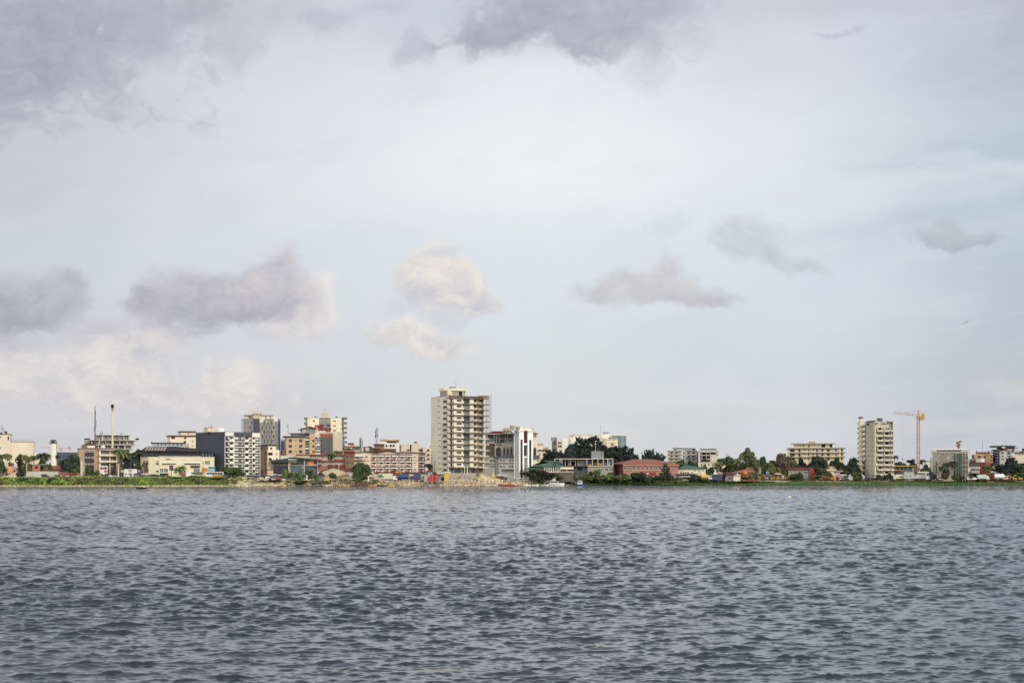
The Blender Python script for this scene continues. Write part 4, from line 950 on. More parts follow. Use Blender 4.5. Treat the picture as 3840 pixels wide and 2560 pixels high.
# black modern building
b = Bld(zC, 'dark_pavilion', 'black and charcoal modern building with a faceted flat roof and orange interior', 'building', 672, 838, 0)
BKW = mat('charcoal_cladding', (52,54,62), .6, .15)
b.box('wall', 672, 925, 1075, None, 1.2, 16, BKW); b.box('wall', 965, 1440, 1130, None, .5, 16, mat('slate_cladding', (92,98,110), .6, .15)); b.box('pillar', 925, 940, 1080, None, 0, .6, BEIGE); b.box('pillar', 948, 962, 1080, None, 0, .6, BEIGE)
b.mesh('roof', lambda B: B.loft([[(b.X(630),y,b.Z(1082)),(b.X(925),y,b.Z(1082)),(b.X(925),y,b.Z(1000)),(b.X(770),y,b.Z(1026)),(b.X(620),y,b.Z(1035))] for y in (-1.5,17)]), BKW)
b.mesh('roof_slab', lambda B: B.loft([[(b.X(926),y,b.Z(1002)),(b.X(1440),y,b.Z(1036)),(b.X(1440),y,b.Z(1018)),(b.X(960),y,b.Z(982)),(b.X(926),y,b.Z(990))] for y in (-1.8,17)]), BKW)
b.box('fascia_panel', 930, 1082, 1032, 1082, -.4, .4, DCONC); b.box('orange_strip', 890, 1085, 1016, 1030, -1.0, -.3, PT); b.box('glass_panel', 1090, 1200, 1045, 1125, .2, .5, GLASS); b.box('upper_wall', 1200, 1260, 1045, 1130, 0, 6, SLATE)
b.box('orange_interior', 1262, 1365, 1062, 1128, .3, .5, PO); b.box('glass_panel', 1366, 1425, 1062, 1100, .2, .5, GLASS); b.box('turquoise_sign', 1045, 1170, 1158, 1180, -.1, .5, mat('turquoise_panel', (60,150,164), .5))
for i in range(11): b.box('fin', 672+i*23, 678+i*23, 1092, 1130, .8, 1.2, BEIGE)
b.box('terrace_slab', 965, 1445, 1124, 1134, -1, .5, LGREY); b.box('pier', 1198, 1212, 1045, None, -.9, -.1, LGREY); b.box('pier', 1428, 1441, 1045, None, -.9, -.1, LGREY)
b.box('low_annex', 570, 668, 1200, None, .5, 8, BEIGE); b.box('annex_roof', 565, 675, 1188, 1200, 0, 9, ROOFK)
b = Bld(zC, 'gable_house', 'low house with a faded red tiled roof and a pale gabled front near the shore', 'house', 1520, 824, 0)
def gh(B): B.loft([[(b.X(1522),y,-.5),(b.X(1915),y,-.5),(b.X(1915),y,b.Z(1220)),(b.X(1715),y,b.Z(1158)),(b.X(1522),y,b.Z(1222))] for y in (0,10)])
b.mesh('wall', gh, BEIGE); b.mesh('gable_roof', lambda B: B.loft([[(b.X(1500),y,b.Z(1232)),(b.X(1500),y,b.Z(1222)),(b.X(1715),y,b.Z(1146)),(b.X(1935),y,b.Z(1216)),(b.X(1935),y,b.Z(1226)),(b.X(1715),y,b.Z(1158))] for y in (-.8,11)]), ROOFB)
b.mesh('tiled_roof', lambda B: B.hip(b.X(1432),b.X(1640),2,12,b.Z(1212),b.Z(1146),1.5), ROOFR); b.mesh('tiled_roof', lambda B: B.hip(b.X(1800),b.X(2055),2,12,b.Z(1222),b.Z(1166),2), ROOFD)
b.box('side_wall', 1442, 1521, 1214, None, 3, 11, BEIGE); b.box('side_wall', 1917, 2045, 1222, None, 3, 11, LGREY)
b = Bld(zC, 'shore_shack', 'shack of grey corrugated sheet and yellow planks on the bank', 'shack', 1447, 806, 0)
b.box('sheet_wall', 1447, 1545, 1308, None, 0, 4, STEEL); b.box('plank_wall', 1546, 1642, 1318, None, .05, 4, mat('yellow_planks', (198,168,96), .9, .2, 3)); b.box('roof', 1440, 1640, 1298, 1310, -.4, 4.3, SLATE)
for x0, lb in ((1820, 'brown thatched parasol on the bank, the left one of the pair'), (2065, 'brown thatched parasol on the bank, the right one of the pair')):
    D_ = 812; o = empty('thatch_parasol', (bearing(zC.p(x0))*D_, D_, 3.1)); tag(o, lb, 'parasol', 'thatched parasols by the jetty'); zt_ = zz(zC.q(1300), D_)-3.1; ze = zz(zC.q(1338), D_)-3.1
    MB().tube((0,0,ze),(0,0,zt_),2.2,None,.15,14).build('thatch', mat('thatch', (150,122,88), .95, .25, 2), o); B = MB().tube((0,0,-.3),(0,0,zt_),.09)
    for a in range(5): B.tube((1.6*math.cos(a*1.257),1.6*math.sin(a*1.257),-.3),(1.6*math.cos(a*1.257),1.6*math.sin(a*1.257),ze+.2),.07)
    B.build('post', BARK, o)
b = Bld(zC, 'thatched_shelter', 'low shelter with an orange-brown sloping thatch between the two parasols', 'shelter', 1830, 818, 0)
b.mesh('thatch', lambda B: B.hip(b.X(1825),b.X(1995),-.5,5,b.Z(1322),b.Z(1284),1), mat('orange_thatch', (192,132,74), .95, .25, 2)); b.raw('post', [(b.X(1835),b.X(1840),0,.15,-.3,b.Z(1320)),(b.X(1980),b.X(1985),0,.15,-.3,b.Z(1320))], BARK)
mast(zC, 2190, 655, 890, 940, 20, 'dark rooftop aerial mast with many panels left of the cream hotel', ants=12, seed=2, m=DSTEEL)
mast(zC, 925, 430, 580, 1200, 6, 'thin distant mast left of the tan apartments', 'radio_mast', ants=2, seed=3)
# ------------------------------------------------------------------ cream hotel and what stands behind it
b = Bld(zD, 'shore_hotel', 'wide pinkish cream hotel with low gables and rows of white balcony awnings', 'hotel', 42, 874, 0)
HC = wall('hotel_cream_render', (228, 206, 182), grime=.12)
b.box('wall', 42, 332, 905, None, 0, 14, HC); b.box('wall', 333, 1042, 905, None, 1.6, 14, HC); b.box('wall', 1043, 1148, 905, None, 0, 14, HC); b.box('wall', 1149, 1268, 905, None, 1.6, 14, HC)
def gable(x0, xm, x1, qe, qm, nm='gable'):
    b.mesh(nm, lambda B: B.loft([[(b.X(x0),y,b.Z(qe)-.6),(b.X(x1),y,b.Z(qe)-.6),(b.X(x1),y,b.Z(qe)),(b.X(xm),y,b.Z(qm)),(b.X(x0),y,b.Z(qe))] for y in (.05,13.9)]), HC)
    b.mesh('gable_roof', lambda B: B.loft([[(b.X(x0-14),y,b.Z(qe)),(b.X(x0-14),y,b.Z(qe-9)),(b.X(xm),y,b.Z(qm-9)),(b.X(x1+14),y,b.Z(qe-9)),(b.X(x1+14),y,b.Z(qe)),(b.X(xm),y,b.Z(qm))] for y in (-1.2,14.4)]), ROOFK)
gable(45, 225, 420, 912, 892); gable(440, 640, 800, 912, 876); gable(805, 880, 1268, 915, 898)
bays = [(335,438),(455,557),(572,677),(692,797),(823,926),(937,1040),(1152,1262)]
for j, (qa, qr) in enumerate(((950, 1038), (1046, 1145), (1155, 1240))):
    for i, (x0, x1) in enumerate(bays + ([(50,222)] if j == 0 else [])):
        y = 1.6 if x0 > 50 else 0
        b.mesh('awning', lambda B: B.loft([[(xx,y,b.Z(qa)),(xx,y-1.5,b.Z(qa+9)),(xx,y-1.6,b.Z(qa+26)),(xx,y-1.45,b.Z(qa+26)),(xx,y-.0,b.Z(qa+12))] for xx in (b.X(x0),b.X(x1))]), FRAME)
        b.balc(x0, x1, qr+4, 1.5, .8, .2, BRICK, wall('balcony_wood', (150,104,84)), y=y, solid=(i % 3 != 1))
        b.win(x0+28, x0+72, qa+28, qa+56, y, 'plain'); b.box('balcony_screen', x1-42, x1-20, qr-36, qr, y-1.7, y-1.56, FRAME)
b.win(240, 266, 968, 992); b.win(1072, 1100, 975, 992); b.win(1075, 1103, 1082, 1098); b.win(1075, 1103, 1190, 1205)
b.box('floor_band', 42, 332, 1040, 1048, -.1, 0, BRICK); b.box('floor_band', 1043, 1148, 1040, 1048, -.1, 0, BRICK)
b = Bld(zD, 'white_block', 'white block with three dark windows and a brown-edged penthouse behind the cream hotel', 'building', 455, 955, 0)
b.box('wall', 455, 818, 745, None, 0, 16, WHITE); b.box('penthouse', 498, 812, 700, 745, 3, 14, WHITE); b.box('roof_edge', 485, 600, 672, 700, 2, 15, ORANGE); b.box('roof_edge', 601, 815, 680, 706, 2, 15, ORANGE); b.box('dark_recess', 605, 755, 706, 735, 2.8, 3, DARK)
b.wins([(585,612),(652,686),(703,738)], [(765,808)], 0, 'plain'); b.box('balcony', 770, 815, 690, 720, 1, 3, SLABB)
b = Bld(zD, 'orange_fascia_building', 'low building with an orange fascia strip in front of the white block', 'building', 480, 925, 0)
b.box('wall', 375, 760, 855, None, 0, 10, BROWN); b.box('fascia', 480, 760, 835, 856, -.5, 10, PO); b.box('fascia', 375, 479, 832, 850, -.4, 10, BROWN)
b = Bld(zD, 'brown_roof_block', 'square brown block with a dark red roof rim behind the left of the cream hotel', 'building', 388, 945, 0)
b.box('wall', 388, 552, 778, None, 0, 12, BROWN); b.box('roof', 372, 558, 755, 778, -.6, 12.6, MAR)
b = Bld(zD, 'barrel_roof_building', 'grey building with a rounded dark roof and a white dish, behind the hotel left gable', 'building', 195, 915, 0)
b.mesh('wall', lambda B: B.loft([[(b.X(195),y,-.5),(b.X(380),y,-.5),(b.X(380),y,b.Z(828)),(b.X(320),y,b.Z(808)),(b.X(250),y,b.Z(808)),(b.X(195),y,b.Z(820))] for y in (0,12)]), BROWN)
b.mesh('roof', lambda B: B.loft([[(b.X(188),y,b.Z(822)),(b.X(188),y,b.Z(812)),(b.X(270),y,b.Z(798)),(b.X(320),y,b.Z(798)),(b.X(388),y,b.Z(828)),(b.X(388),y,b.Z(836)),(b.X(320),y,b.Z(808)),(b.X(260),y,b.Z(808))] for y in (-.6,12.6)]), ROOFK)
b.mesh('satellite_dish', lambda B: B.ball((b.X(265), -.4, b.Z(850)), 1.6, None, (1,.35,1)), FRAME); b.win(285, 300, 842, 885, 0, 'dark')
b = Bld(zD, 'cream_stepped_block', 'cream stepped apartment block with a small roof kiosk, left of the tall tower', 'building', 850, 985, 0)
b.box('wall', 850, 1000, 768, None, 0, 14, HC); b.box('wall', 1001, 1028, 775, None, 2, 14, GREY); b.box('wall', 1029, 1165, 765, None, 0, 14, HC); b.box('wall', 1166, 1222, 815, None, 1.5, 14, HC); b.box('wall', 1223, 1420, 808, None, 0, 14, HC); b.box('wall', 795, 849, 775, None, 1, 14, BEIGE)
b.box('balcony_recess', 945, 1028, 850, 862, -.3, 0, MAR); b.win(945, 1028, 862, 884, 0, 'white'); b.box('balcony_recess', 1148, 1225, 850, 860, -.3, 1.5, MAR); b.win(1150, 1222, 862, 884, 1.5, 'white')
for q in (800, 862): b.win(798, 838, q, q+14, 1, 'dark')
for q in (850, 930, 1000): b.wins([(1300,1340)], [(q,q+18)], 0, 'dark'); b.balc(1300, 1338, q+30, .8, .6, .15, BEIGE, DSTEEL)
b.mesh('roof_kiosk', lambda B: (B.box(b.X(1078),b.X(1125),3,6,b.Z(765),b.Z(738),FRAME), B.hip(b.X(1070),b.X(1133),2.5,6.5,b.Z(738),b.Z(712),1.8,DSTEEL)))
b.box('roof_line', 840, 1170, 758, 766, -.2, 14.2, FRAME); b.mesh('dark_roof', lambda B: B.hip(b.X(1330),b.X(1420),3,10,b.Z(805),b.Z(775),2), DSTEEL)
mast(zD, 157, 668, 890, 935, 26, 'mast crowded with aerials above the left gable of the cream hotel', ants=14, seed=6)
mast(zD, 425, 470, 755, 950, 22, 'taller tapering mast with a long whip on the brown-roofed block', ants=10, seed=9)
for x0, x1, q0, q1, lb, M_ in ((335, 648, 1242, 1262, 'long low maroon roof of a canteen below the hotel balconies', MAR), (862, 1268, 1243, 1262, 'low maroon canopy roof right of the arched hut', MAR), (1265, 1415, 1206, 1232, 'small brick-red roofed kiosk at the foot of the tall tower', BRICK)):
    b = Bld(zD, 'roadside_canteen', lb, 'building', x0, 850, 0); b.box('wall', x0+5, x1-5, q1, None, 0, 6, BEIGE); b.mesh('roof', lambda B: B.hip(b.X(x0),b.X(x1),-1,7,b.Z(q1),b.Z(q0),2), M_)
b = Bld(zD, 'arched_hut', 'small maroon hut with a yellow arched gable in front of the hotel', 'hut', 650, 846, 0)
ar = lambda x0,x1,qb,qt,n=9: [(b.X(x0)+(b.X(x1)-b.X(x0))*(.5-.5*math.cos(math.pi*i/n)), b.Z(qb)+(b.Z(qt)-b.Z(qb))*math.sin(math.pi*i/n)) for i in range(n+1)]
b.mesh('roof', lambda B: B.loft([[(p[0],y,p[1]) for p in ar(645,865,1255,1208)] for y in (0,7)]), MAR); b.mesh('gable_panel', lambda B: B.loft([[(p[0],y,p[1]) for p in ar(742,850,1255,1222)] for y in (-.12,-.01)]), PYD); b.box('wall', 655, 855, 1255, None, .3, 6, BRICK)
# ------------------------------------------------------------------ the tall tower under construction
b = Bld(zE, 'high_rise_tower', 'tallest tower, beige with brown balcony slabs on every floor and scaffolding up its right edge', 'tower', 362, 862, 27)
TW = wall('tower_beige_render', (230, 222, 202), grime=.14); TWL = wall('tower_cream_render', (232, 222, 196), grime=.1)
dep = b.Y(128); ztop = b.Z(303); Wr = b.X(852); zq = b.Z
b.raw('side_wall', [(0, .3, 0, dep, -.5, ztop)], TW)
b.raw('pilaster', [(-.35, 0, b.Y(165), b.Y(150), -.5, zq(648)), (-.35, 0, 0, b.Y(277), zq(330), zq(320))], TWL)
b.raw('wall', [(.31, b.X(571), 1.2, dep, zq(1252), ztop), (b.X(571), b.X(700), 1.6, dep, zq(1252), ztop), (b.X(700), Wr, 2.8, dep, zq(1252), ztop)], TWL)
ys = [(b.Y(x)) for x in (295, 342)]
for i in range(13):
    q = 359+i*76.2
    b.swin(294, 342, q, q+26, 0, 'plain')
    for x0, x1 in (((221,231),(242,252)) if i < 4 else ((229,239),(247,257))): b.swin(x0, x1, q-4, q+8, 0, 'dark')
    b.raw('sill', [(-.25, 0, b.Y(350), b.Y(288), b.Z(q+32, 0, 3), b.Z(q+29, 0, 3))], GREY)
x_end = b.X(905)
for i in range(13):
    q = 320+i*77.7; z0 = zq(q+9); z1 = zq(q-4); xe = x_end if (i < 7) else (b.X(905) if i < 12 else b.X(880))
    nm = 'balcony_slab'
    B = MB().box(-.6, b.X(571), -.5, 1.2, z0, z1); B.box(b.X(571), b.X(650), -1.3, 1.6, z0, z1); B.box(b.X(650), b.X(705), -.9, 1.6, z0, z1)
    B.build(nm, SLABB, b.o)
    right = (i < 1) or i < 7
    MB().box(b.X(706), xe, -.6, 2.8, z0, z1-.05).build('floor_slab', SLABB if right else PCONC, b.o)
    if i < 12:
        q1 = q+77.7; zt2 = zq(q1-4)
        B = MB().box(b.X(430), b.X(570), -.3, 1.2, zq(q+9) if 0 else zt2, zq(q+58)); B.box(b.X(568), b.X(573), -.32, 1.2, zt2, z0)
        if 1: b.raw('parapet', [(b.X(432), b.X(568), -.3, -.12, zt2, zt2+1.0)], TWL)
        b.raw('front_panel', [(b.X(437), b.X(565), .6, 1.2, zt2, z0)], TWL)
        b.win(474, 535, q+28, q+57, .6, 'plain')
        b.raw('doorway', [(b.X(399), b.X(425), 1.12, 1.22, zt2+.05, zt2+2.6)], GLASS)
        b.raw('dark_recess', [(b.X(363)+.35, b.X(382), .9, 1.22, zt2+.05, z0)], SLATE)
        b.win(574, 645, q+16, q1-6, 1.6 if 0 else .9, 'blue' if i % 3 != 0 else 'plain', 'glazed_door')
        b.raw('wing_panel', [(b.X(649), b.X(700), .2, 1.6, zt2, z0)], TWL if i not in (3, 4, 6) else LGREY)
        b.win(706, 732, q+34, q+62, 2.8, 'plain')
        b.win(762, 828, q+30, q+68, 2.8, 'white' if i < 6 else 'blue')
        b.raw('end_pier', [(b.X(836), Wr, 1.2, 2.8, zt2, z0)], TAN if i < 6 else PCONC)
b.raw('roof_slab', [(0, b.X(905), -.5, dep, ztop, ztop+.35)], SLABB); b.raw('roof_parapet', [(b.X(760), b.X(900), -.5, 0, ztop+.36, ztop+1.0)], BROWN)
def oct_(x0, x1, y0, y1, c): return [(x0+c,y0),(x1-c,y0),(x1,y0+c),(x1,y1-c),(x1-c,y1),(x0+c,y1),(x0,y1-c),(x0,y0+c)]
b.mesh('penthouse', lambda B: B.prism(oct_(b.X(357),b.X(638),2,14,3.2), ztop+.35, zq(226)), CONC)
b.mesh('penthouse_cornice', lambda B: B.prism(oct_(b.X(345),b.X(652),1,15,3.4), zq(226), zq(190)), CREAM); b.box('penthouse_pier', 357, 410, 226, 300, 1.6, 3.5, CREAM2); b.box('penthouse_opening', 503, 548, 228, 302, 1.9, 2.1, DARK); b.box('penthouse_pier', 548, 566, 228, 302, 1.7, 2.2, LGREY)
b.mesh('roof_tank', lambda B: [B.ball((b.X(450+k*18), 6, zq(188)), .9) for k in range(4)], PK); b.mesh('antenna', lambda B: B.tube((b.X(533),7,zq(190)),(b.X(533),7,zq(60)),.13,None,.05,5), STEEL)
b.mesh('roof_machinery', lambda B: B.box(b.X(385),b.X(432),.5,2.5,zq(302),zq(275)), BEIGE)
b.raw('ground_floor_wall', [(.31, b.X(452), .8, dep, -.5, zq(1250)), (b.X(530), b.X(560), .8, dep, -.5, zq(1250)), (b.X(640), b.X(680), 1, dep, -.5, zq(1250)), (b.X(725), b.X(760), 1, dep, -.5, zq(1250)), (.31, Wr+.4, 3.2, dep, -.5, zq(1251))], DCONC)
for x0, x1 in ((455,528),(562,638),(682,724)): b.raw('shop_glazing', [(b.X(x0), b.X(x1), 1.4, 1.6, zq(1322), zq(1258))], GLASS)
b.win(397, 425, 1268, 1298, .8, 'dark'); b.raw('plinth', [(-.2, Wr+1, -.6, .8, -.5, zq(1328))], CONC)
# scaffolding
B = MB(); xs_ = [b.X(x) for x in (735, 748, 762)]; zlo, zhi = 0, zq(300)
for x_ in xs_:
    for y_ in (-1.6, -.9): B.bar((x_, y_, zlo), (x_, y_, zhi), .09)
for i in range(38):
    z_ = zlo+(zhi-zlo)*i/38; B.bar((xs_[0]-.4,-1.6,z_),(xs_[2]+.4,-1.6,z_),.07)
    if i % 3 == 0: B.box(xs_[0], xs_[2], -1.6, -.8, z_, z_+.07)
B.build('scaffolding', RUST, b.o)
B = MB(); xs_ = [b.X(x) for x in (866, 880, 912, 929)]; zlo, zhi = zq(1240), zq(300)
for j, x_ in enumerate(xs_):
    for y_ in (-.5, 1.0): B.bar((x_, y_, zlo if j < 2 else zq(760)), (x_, y_, zhi if j != 3 else zq(256)), .10)
for i in range(48):
    q = 310+i*19.4; z_ = zq(q); xe = xs_[3] if q < 760 else xs_[1]+1.6; B.bar((xs_[0]-.6, -.5, z_), (xe, -.5, z_), .08)
    if i % 4 == 0: B.bar((xe,-.5,z_),(xe,1.0,z_),.08); B.bar((xs_[0],-.5,z_),(xs_[1 if q > 760 else 2],-.5,zq(q+60)),.07)
for x in (655, 740, 832, 880): B.bar((b.X(x),0,ztop),(b.X(x),0,zq(250+(x%3)*9)),.09)
B.build('scaffolding', RUST, b.o)
B = MB(); 
for x_ in (290, 302, 330): y_ = b.Y(x_); B.bar((-1.0, y_, 0), (-1.0, y_, zq(660)), .08)
for i in range(11): z_ = zq(690+i*52); B.bar((-1.0, b.Y(352), z_), (-1.0, b.Y(288), z_), .07)
B.build('hoist_frame', RUST, b.o)
# ------------------------------------------------------------------ red-roofed restaurant building with pointed arches
b = Bld(zE, 'arched_restaurant_building', 'dark red roofed building with tall pointed arched windows, right of the tall tower', 'building', 862, 892, 0)
b.box('wall', 862, 978, 930, None, 1, 16, DCONC); b.box('wall', 978, 1238, 925, 1122, .4, 16, BEIGE); b.box('wall', 1035, 1240, 1122, None, .2, 16, WHITE); b.box('wall', 812, 1034, 1122, None, 0, 16, LGREY); b.box('side_pier', 992, 1024, 1108, None, -.6, 0, GREY)
b.box('top_floor', 862, 1240, 818, 925, 2.2, 15, GLASS); b.mesh('roof', lambda B: B.hip(b.X(845),b.X(1262),-.6,17,b.Z(806),b.Z(764),5), ROOFD); b.box('roof_edge', 850, 1250, 804, 812, -.5, 16.5, FRAME)
b.wins([(878,968),(1048,1115),(1160,1225)], [(828,862)], 2.1, 'plain')
for x in (875, 970, 1002, 1038, 1118, 1150, 1228): b.box('pillar', x, x+7, 812, 925, .2, .7, PCONC)
b.box('floor_slab', 862, 1240, 868, 874, .0, 2.2, PCONC); b.box('floor_slab', 850, 978, 922, 932, -.6, 1, FRAME); b.box('glass_parapet', 1110, 1228, 895, 922, .1, .3, GLASSG); b.box('glass_parapet', 870, 965, 880, 920, .4, .5, GLASSG)
sg = b.box('sign_board', 980, 1074, 926, 958, .05, .38, PK)
def letters(B):      # a flowing white script on the dark board
    pts = [(985,948),(992,936),(1000,936),(992,948),(1003,950),(1008,940),(1012,950),(1018,940),(1022,950),(1027,941),(1031,950),(1036,941),(1040,950),(1047,938)]
    for p, q in zip(pts, pts[1:]): B.bar((b.X(p[0]),-.02,b.Z(p[1])),(b.X(q[0]),-.02,b.Z(q[1])),.28)
    pts = [(1056,934),(1051,940),(1056,946),(1061,940),(1066,934),(1061,930),(1056,934)]
    for p, q in zip(pts, pts[1:]): B.bar((b.X(p[0]),-.02,b.Z(p[1])),(b.X(q[0]),-.02,b.Z(q[1])),.28)
L_ = MB(); letters(L_); L_ = L_.build('sign_lettering', FRAME, sg)
def arch(x0, x1, qt, qb, y, nm='arched_window'):
    X0, X1, zt_, zb_ = b.X(x0), b.X(x1), b.Z(qt), b.Z(qb); m_ = (X0+X1)/2; hh = zt_-zb_; w = X1-X0
    f = lambda i, s_: (m_+s_*w/2*(1-(1-i)**1.7) , zt_-(hh*.36)*(i**1.6))
    def shape(k, zc): return [(m_-(m_-X0)*k, zb_)] + [(m_+(p[0]-m_)*k, zc-(zc-p[1])*1) for p in [f(i/5., -1) for i in range(5,-1,-1)]] + [(m_+(p[0]-m_)*k, p[1]) for p in [f(i/5., 1) for i in range(1,6)]] + [(m_+(X1-m_)*k, zb_)]
    P = shape(1, zt_); Q = shape(.82, zt_); o = None
    B = MB(); n = len(P)
    for i in range(n):
        j = (i+1) % n; B.face([(P[i][0],y-.15,P[i][1]),(P[j][0],y-.15,P[j][1]),(Q[j][0],y-.15,Q[j][1]-.15),(Q[i][0],y-.15,Q[i][1]-.15)])
        B.face([(P[i][0],y,P[i][1]),(P[j][0],y,P[j][1]),(P[j][0],y-.15,P[j][1]),(P[i][0],y-.15,P[i][1])])
    fr = B.build(nm, BEIGE, b.o); B = MB(); B.loft([[(q[0],yy,q[1]-.15) for q in Q] for yy in (y-.1,y-.02)]); B.bar((m_,y-.14,zb_),(m_,y-.14,zt_-.6),.12); B.bar((X0,y-.14,zb_+hh*.45),(X1,y-.14,zb_+hh*.45),.12); B.build('pane', GLASS, fr)
b.box('arcade_panel', 980, 1232, 965, 1112, .15, .4, mat('pale_green_glazing', (176, 180, 150), .4, .15))
arch(986, 1074, 978, 1112, .15); arch(1092, 1124, 978, 1112, .15); arch(1134, 1174, 978, 1112, .15); arch(1182, 1222, 978, 1112, .15)
b.box('terrace_slab', 985, 1248, 1112, 1122, -1.6, .4, SLABB); b.box('glass_parapet', 1090, 1230, 1086, 1112, -1.55, -1.5, GLASSB); b.box('floor_band', 1035, 1240, 1195, 1206, -.1, .2, SLABB); b.box('floor_band', 862, 1034, 1200, 1212, -.2, 0, SLABB)
b.wins([(1050,1080),(1094,1116),(1172,1196),(1208,1230)], [(1153,1172),(1232,1250)], .2, 'plain'); b.wins([(920,948),(958,980)], [(1155,1175),(1232,1250)], 0, 'plain'); b.box('awning', 1075, 1240, 1278, 1290, -3, .2, PG); b.wins([(868,885),(902,918),(938,952)], [(940,1100)], 1, 'tall')
# white twin pylon building
b = Bld(zE, 'white_pylon_tower', 'white modern tower of two pylons with dark vertical glass strips and a maroon panel between', 'tower', 1310, 880, 16)
MW = mat('white_marble_cladding', (244, 243, 240), .5, .06, .5, grime=.10, k=.92)
dL = b.Y(1250); b.raw('pylon', [(0, b.X(1370), 0, dL, -.5, b.Z(752))], MW); b.raw('pylon', [(b.X(1424), b.X(1490), 0, dL*.8, -.5, b.Z(755))], MW); b.raw('link_block', [(b.X(1370)+.01, b.X(1424)-.01, 2, dL*.8, -.5, b.Z(760))], LGREY)
b.raw('glass_strip', [(b.X(1326), b.X(1353), -.12, 0, 0, b.Z(880))], GLASS); b.raw('glass_strip', [(b.X(1442), b.X(1471), -.12, 0, 0, b.Z(885))], GLASS)
b.raw('maroon_panel', [(b.X(1372), b.X(1420), 1.85, 2, b.Z(928), b.Z(762))], MAR); b.raw('cap', [(-.5, b.X(1372), -.5, dL, b.Z(775), b.Z(757)), (b.X(1422), b.X(1494), -.5, dL*.8, b.Z(778), b.Z(760))], FRAME)
b.raw('roof_block', [(.5, b.X(1373), 1, dL, b.Z(752), b.Z(705)), (b.X(1374), b.X(1500), 3, dL*.8, b.Z(760), b.Z(735))], CREAM); b.raw('bridge', [(b.X(1368), b.X(1426), 1.0, 2, b.Z(955), b.Z(930)), (b.X(1368), b.X(1426), 1.0, 2, b.Z(1125), b.Z(1105))], MW); b.win(1372, 1400, 960, 1102, 2, 'plain')
b.raw('crown_machinery', [(b.X(1130), b.X(1262), 4, 5.4, b.Z(752), b.Z(728)), (b.X(1236), b.X(1290), 6, 9, b.Z(722), b.Z(690)), (b.X(1110), b.X(1115), 4, 4.2, b.Z(780), b.Z(738)), (b.X(1240), b.X(1246), 4, 4.2, b.Z(752), b.Z(690))], CONC); b.raw('wing_block', [(b.X(1160), b.X(1262), 8, 14, b.Z(800), b.Z(752))], BEIGE)
for q in (800, 820): b.raw('slot_window', [(-.08, 0, 1+k*2.0, 2.2+k*2.0, b.Z(q+4), b.Z(q)) for k in range(3)], DARK)
b = Bld(zE, 'cream_annex', 'cream annex with a small red roof and pointed window, right of the white pylons', 'building', 1491, 884, 0)
b.box('wall', 1491, 1546, 802, None, 0, 12, CREAM); b.mesh('roof', lambda B: B.hip(b.X(1484),b.X(1560),-1,13,b.Z(806),b.Z(784),2), ROOFD); b.win(1498, 1540, 815, 858, 0, 'lit'); arch(1496, 1540, 980, 1115, 0); b.box('terrace_slab', 1486, 1586, 1122, 1136, -1.4, 8, SLABB); b.box('glass_parapet', 1492, 1582, 1092, 1122, -1.3, -1.2, GLASSB); b.box('lower_wall', 1491, 1583, 1136, None, .3, 11, CREAM2); b.box('roof_turret', 1465, 1505, 732, 800, 4, 8, BEIGE); b.win(1548, 1575, 1158, 1172, .3)
b = Bld(zE, 'cluttered_rooftop_house', 'cluttered cream house with terraces far behind, between the white pylons and the big tree', 'house', 1546, 1010, 0)
b.box('wall', 1546, 1626, 960, None, 0, 12, CREAM); b.box('upper_wall', 1552, 1622, 938, 960, 2, 10, BEIGE); b.box('roof', 1548, 1628, 936, 943, 1, 11, PCONC); b.box('wall', 1627, 1702, 985, None, 1, 12, TAN); b.box('terrace_slab', 1555, 1720, 1018, 1026, -2.5, 1, DSTEEL); b.box('lower_wall', 1546, 1655, 1030, None, -1, 0, CREAM); b.win(1580, 1620, 1018, 1040, -.02, 'dark'); b.win(1570, 1590, 1070, 1090, -1, 'dark')
# green-roofed waterside lodge
b = Bld(zF, 'green_roof_lodge', 'waterside lodge with a long green hipped metal roof and a white columned terrace', 'building', -60, 872, 0)
b.mesh('roof', lambda B: B.hip(b.X(-70),b.X(560),-1.5,14,b.Z(1146),b.Z(1046),18, None, 14), ROOFG); b.mesh('lower_roof', lambda B: B.hip(b.X(-190),b.X(160),-3.5,7,b.Z(1192),b.Z(1148),6), ROOFG); b.mesh('dormer', lambda B: B.face([(b.X(330),1.2,b.Z(1098)),(b.X(380),1.2,b.Z(1096)),(b.X(425),-1.0,b.Z(1138)),(b.X(385),-1.0,b.Z(1140))]), GLASSB)
b.box('wall', 0, 470, 1150, None, 3, 12, BEIGE); b.box('terrace_slab', 140, 700, 1240, 1252, -2, 3, PCONC)
for i in range(8): b.box('column', 190+i*38, 202+i*38, 1158, 1240, -.8, -.3, FRAME)
b.wins([(215+i*76, 245+i*76) for i in range(3)], [(1175,1215)], 3, 'plain'); b.box('awning', 472, 696, 1155, 1195, -1.5, 1, CREAM); b.box('pillar', 580, 588, 1195, 1240, -1.2, -.8, FRAME); b.box('terrace_railing', 480, 700, 1222, 1226, -1.9, -1.8, FRAME); b.box('basement_wall', 360, 700, 1252, None, -1, 3, DCONC)
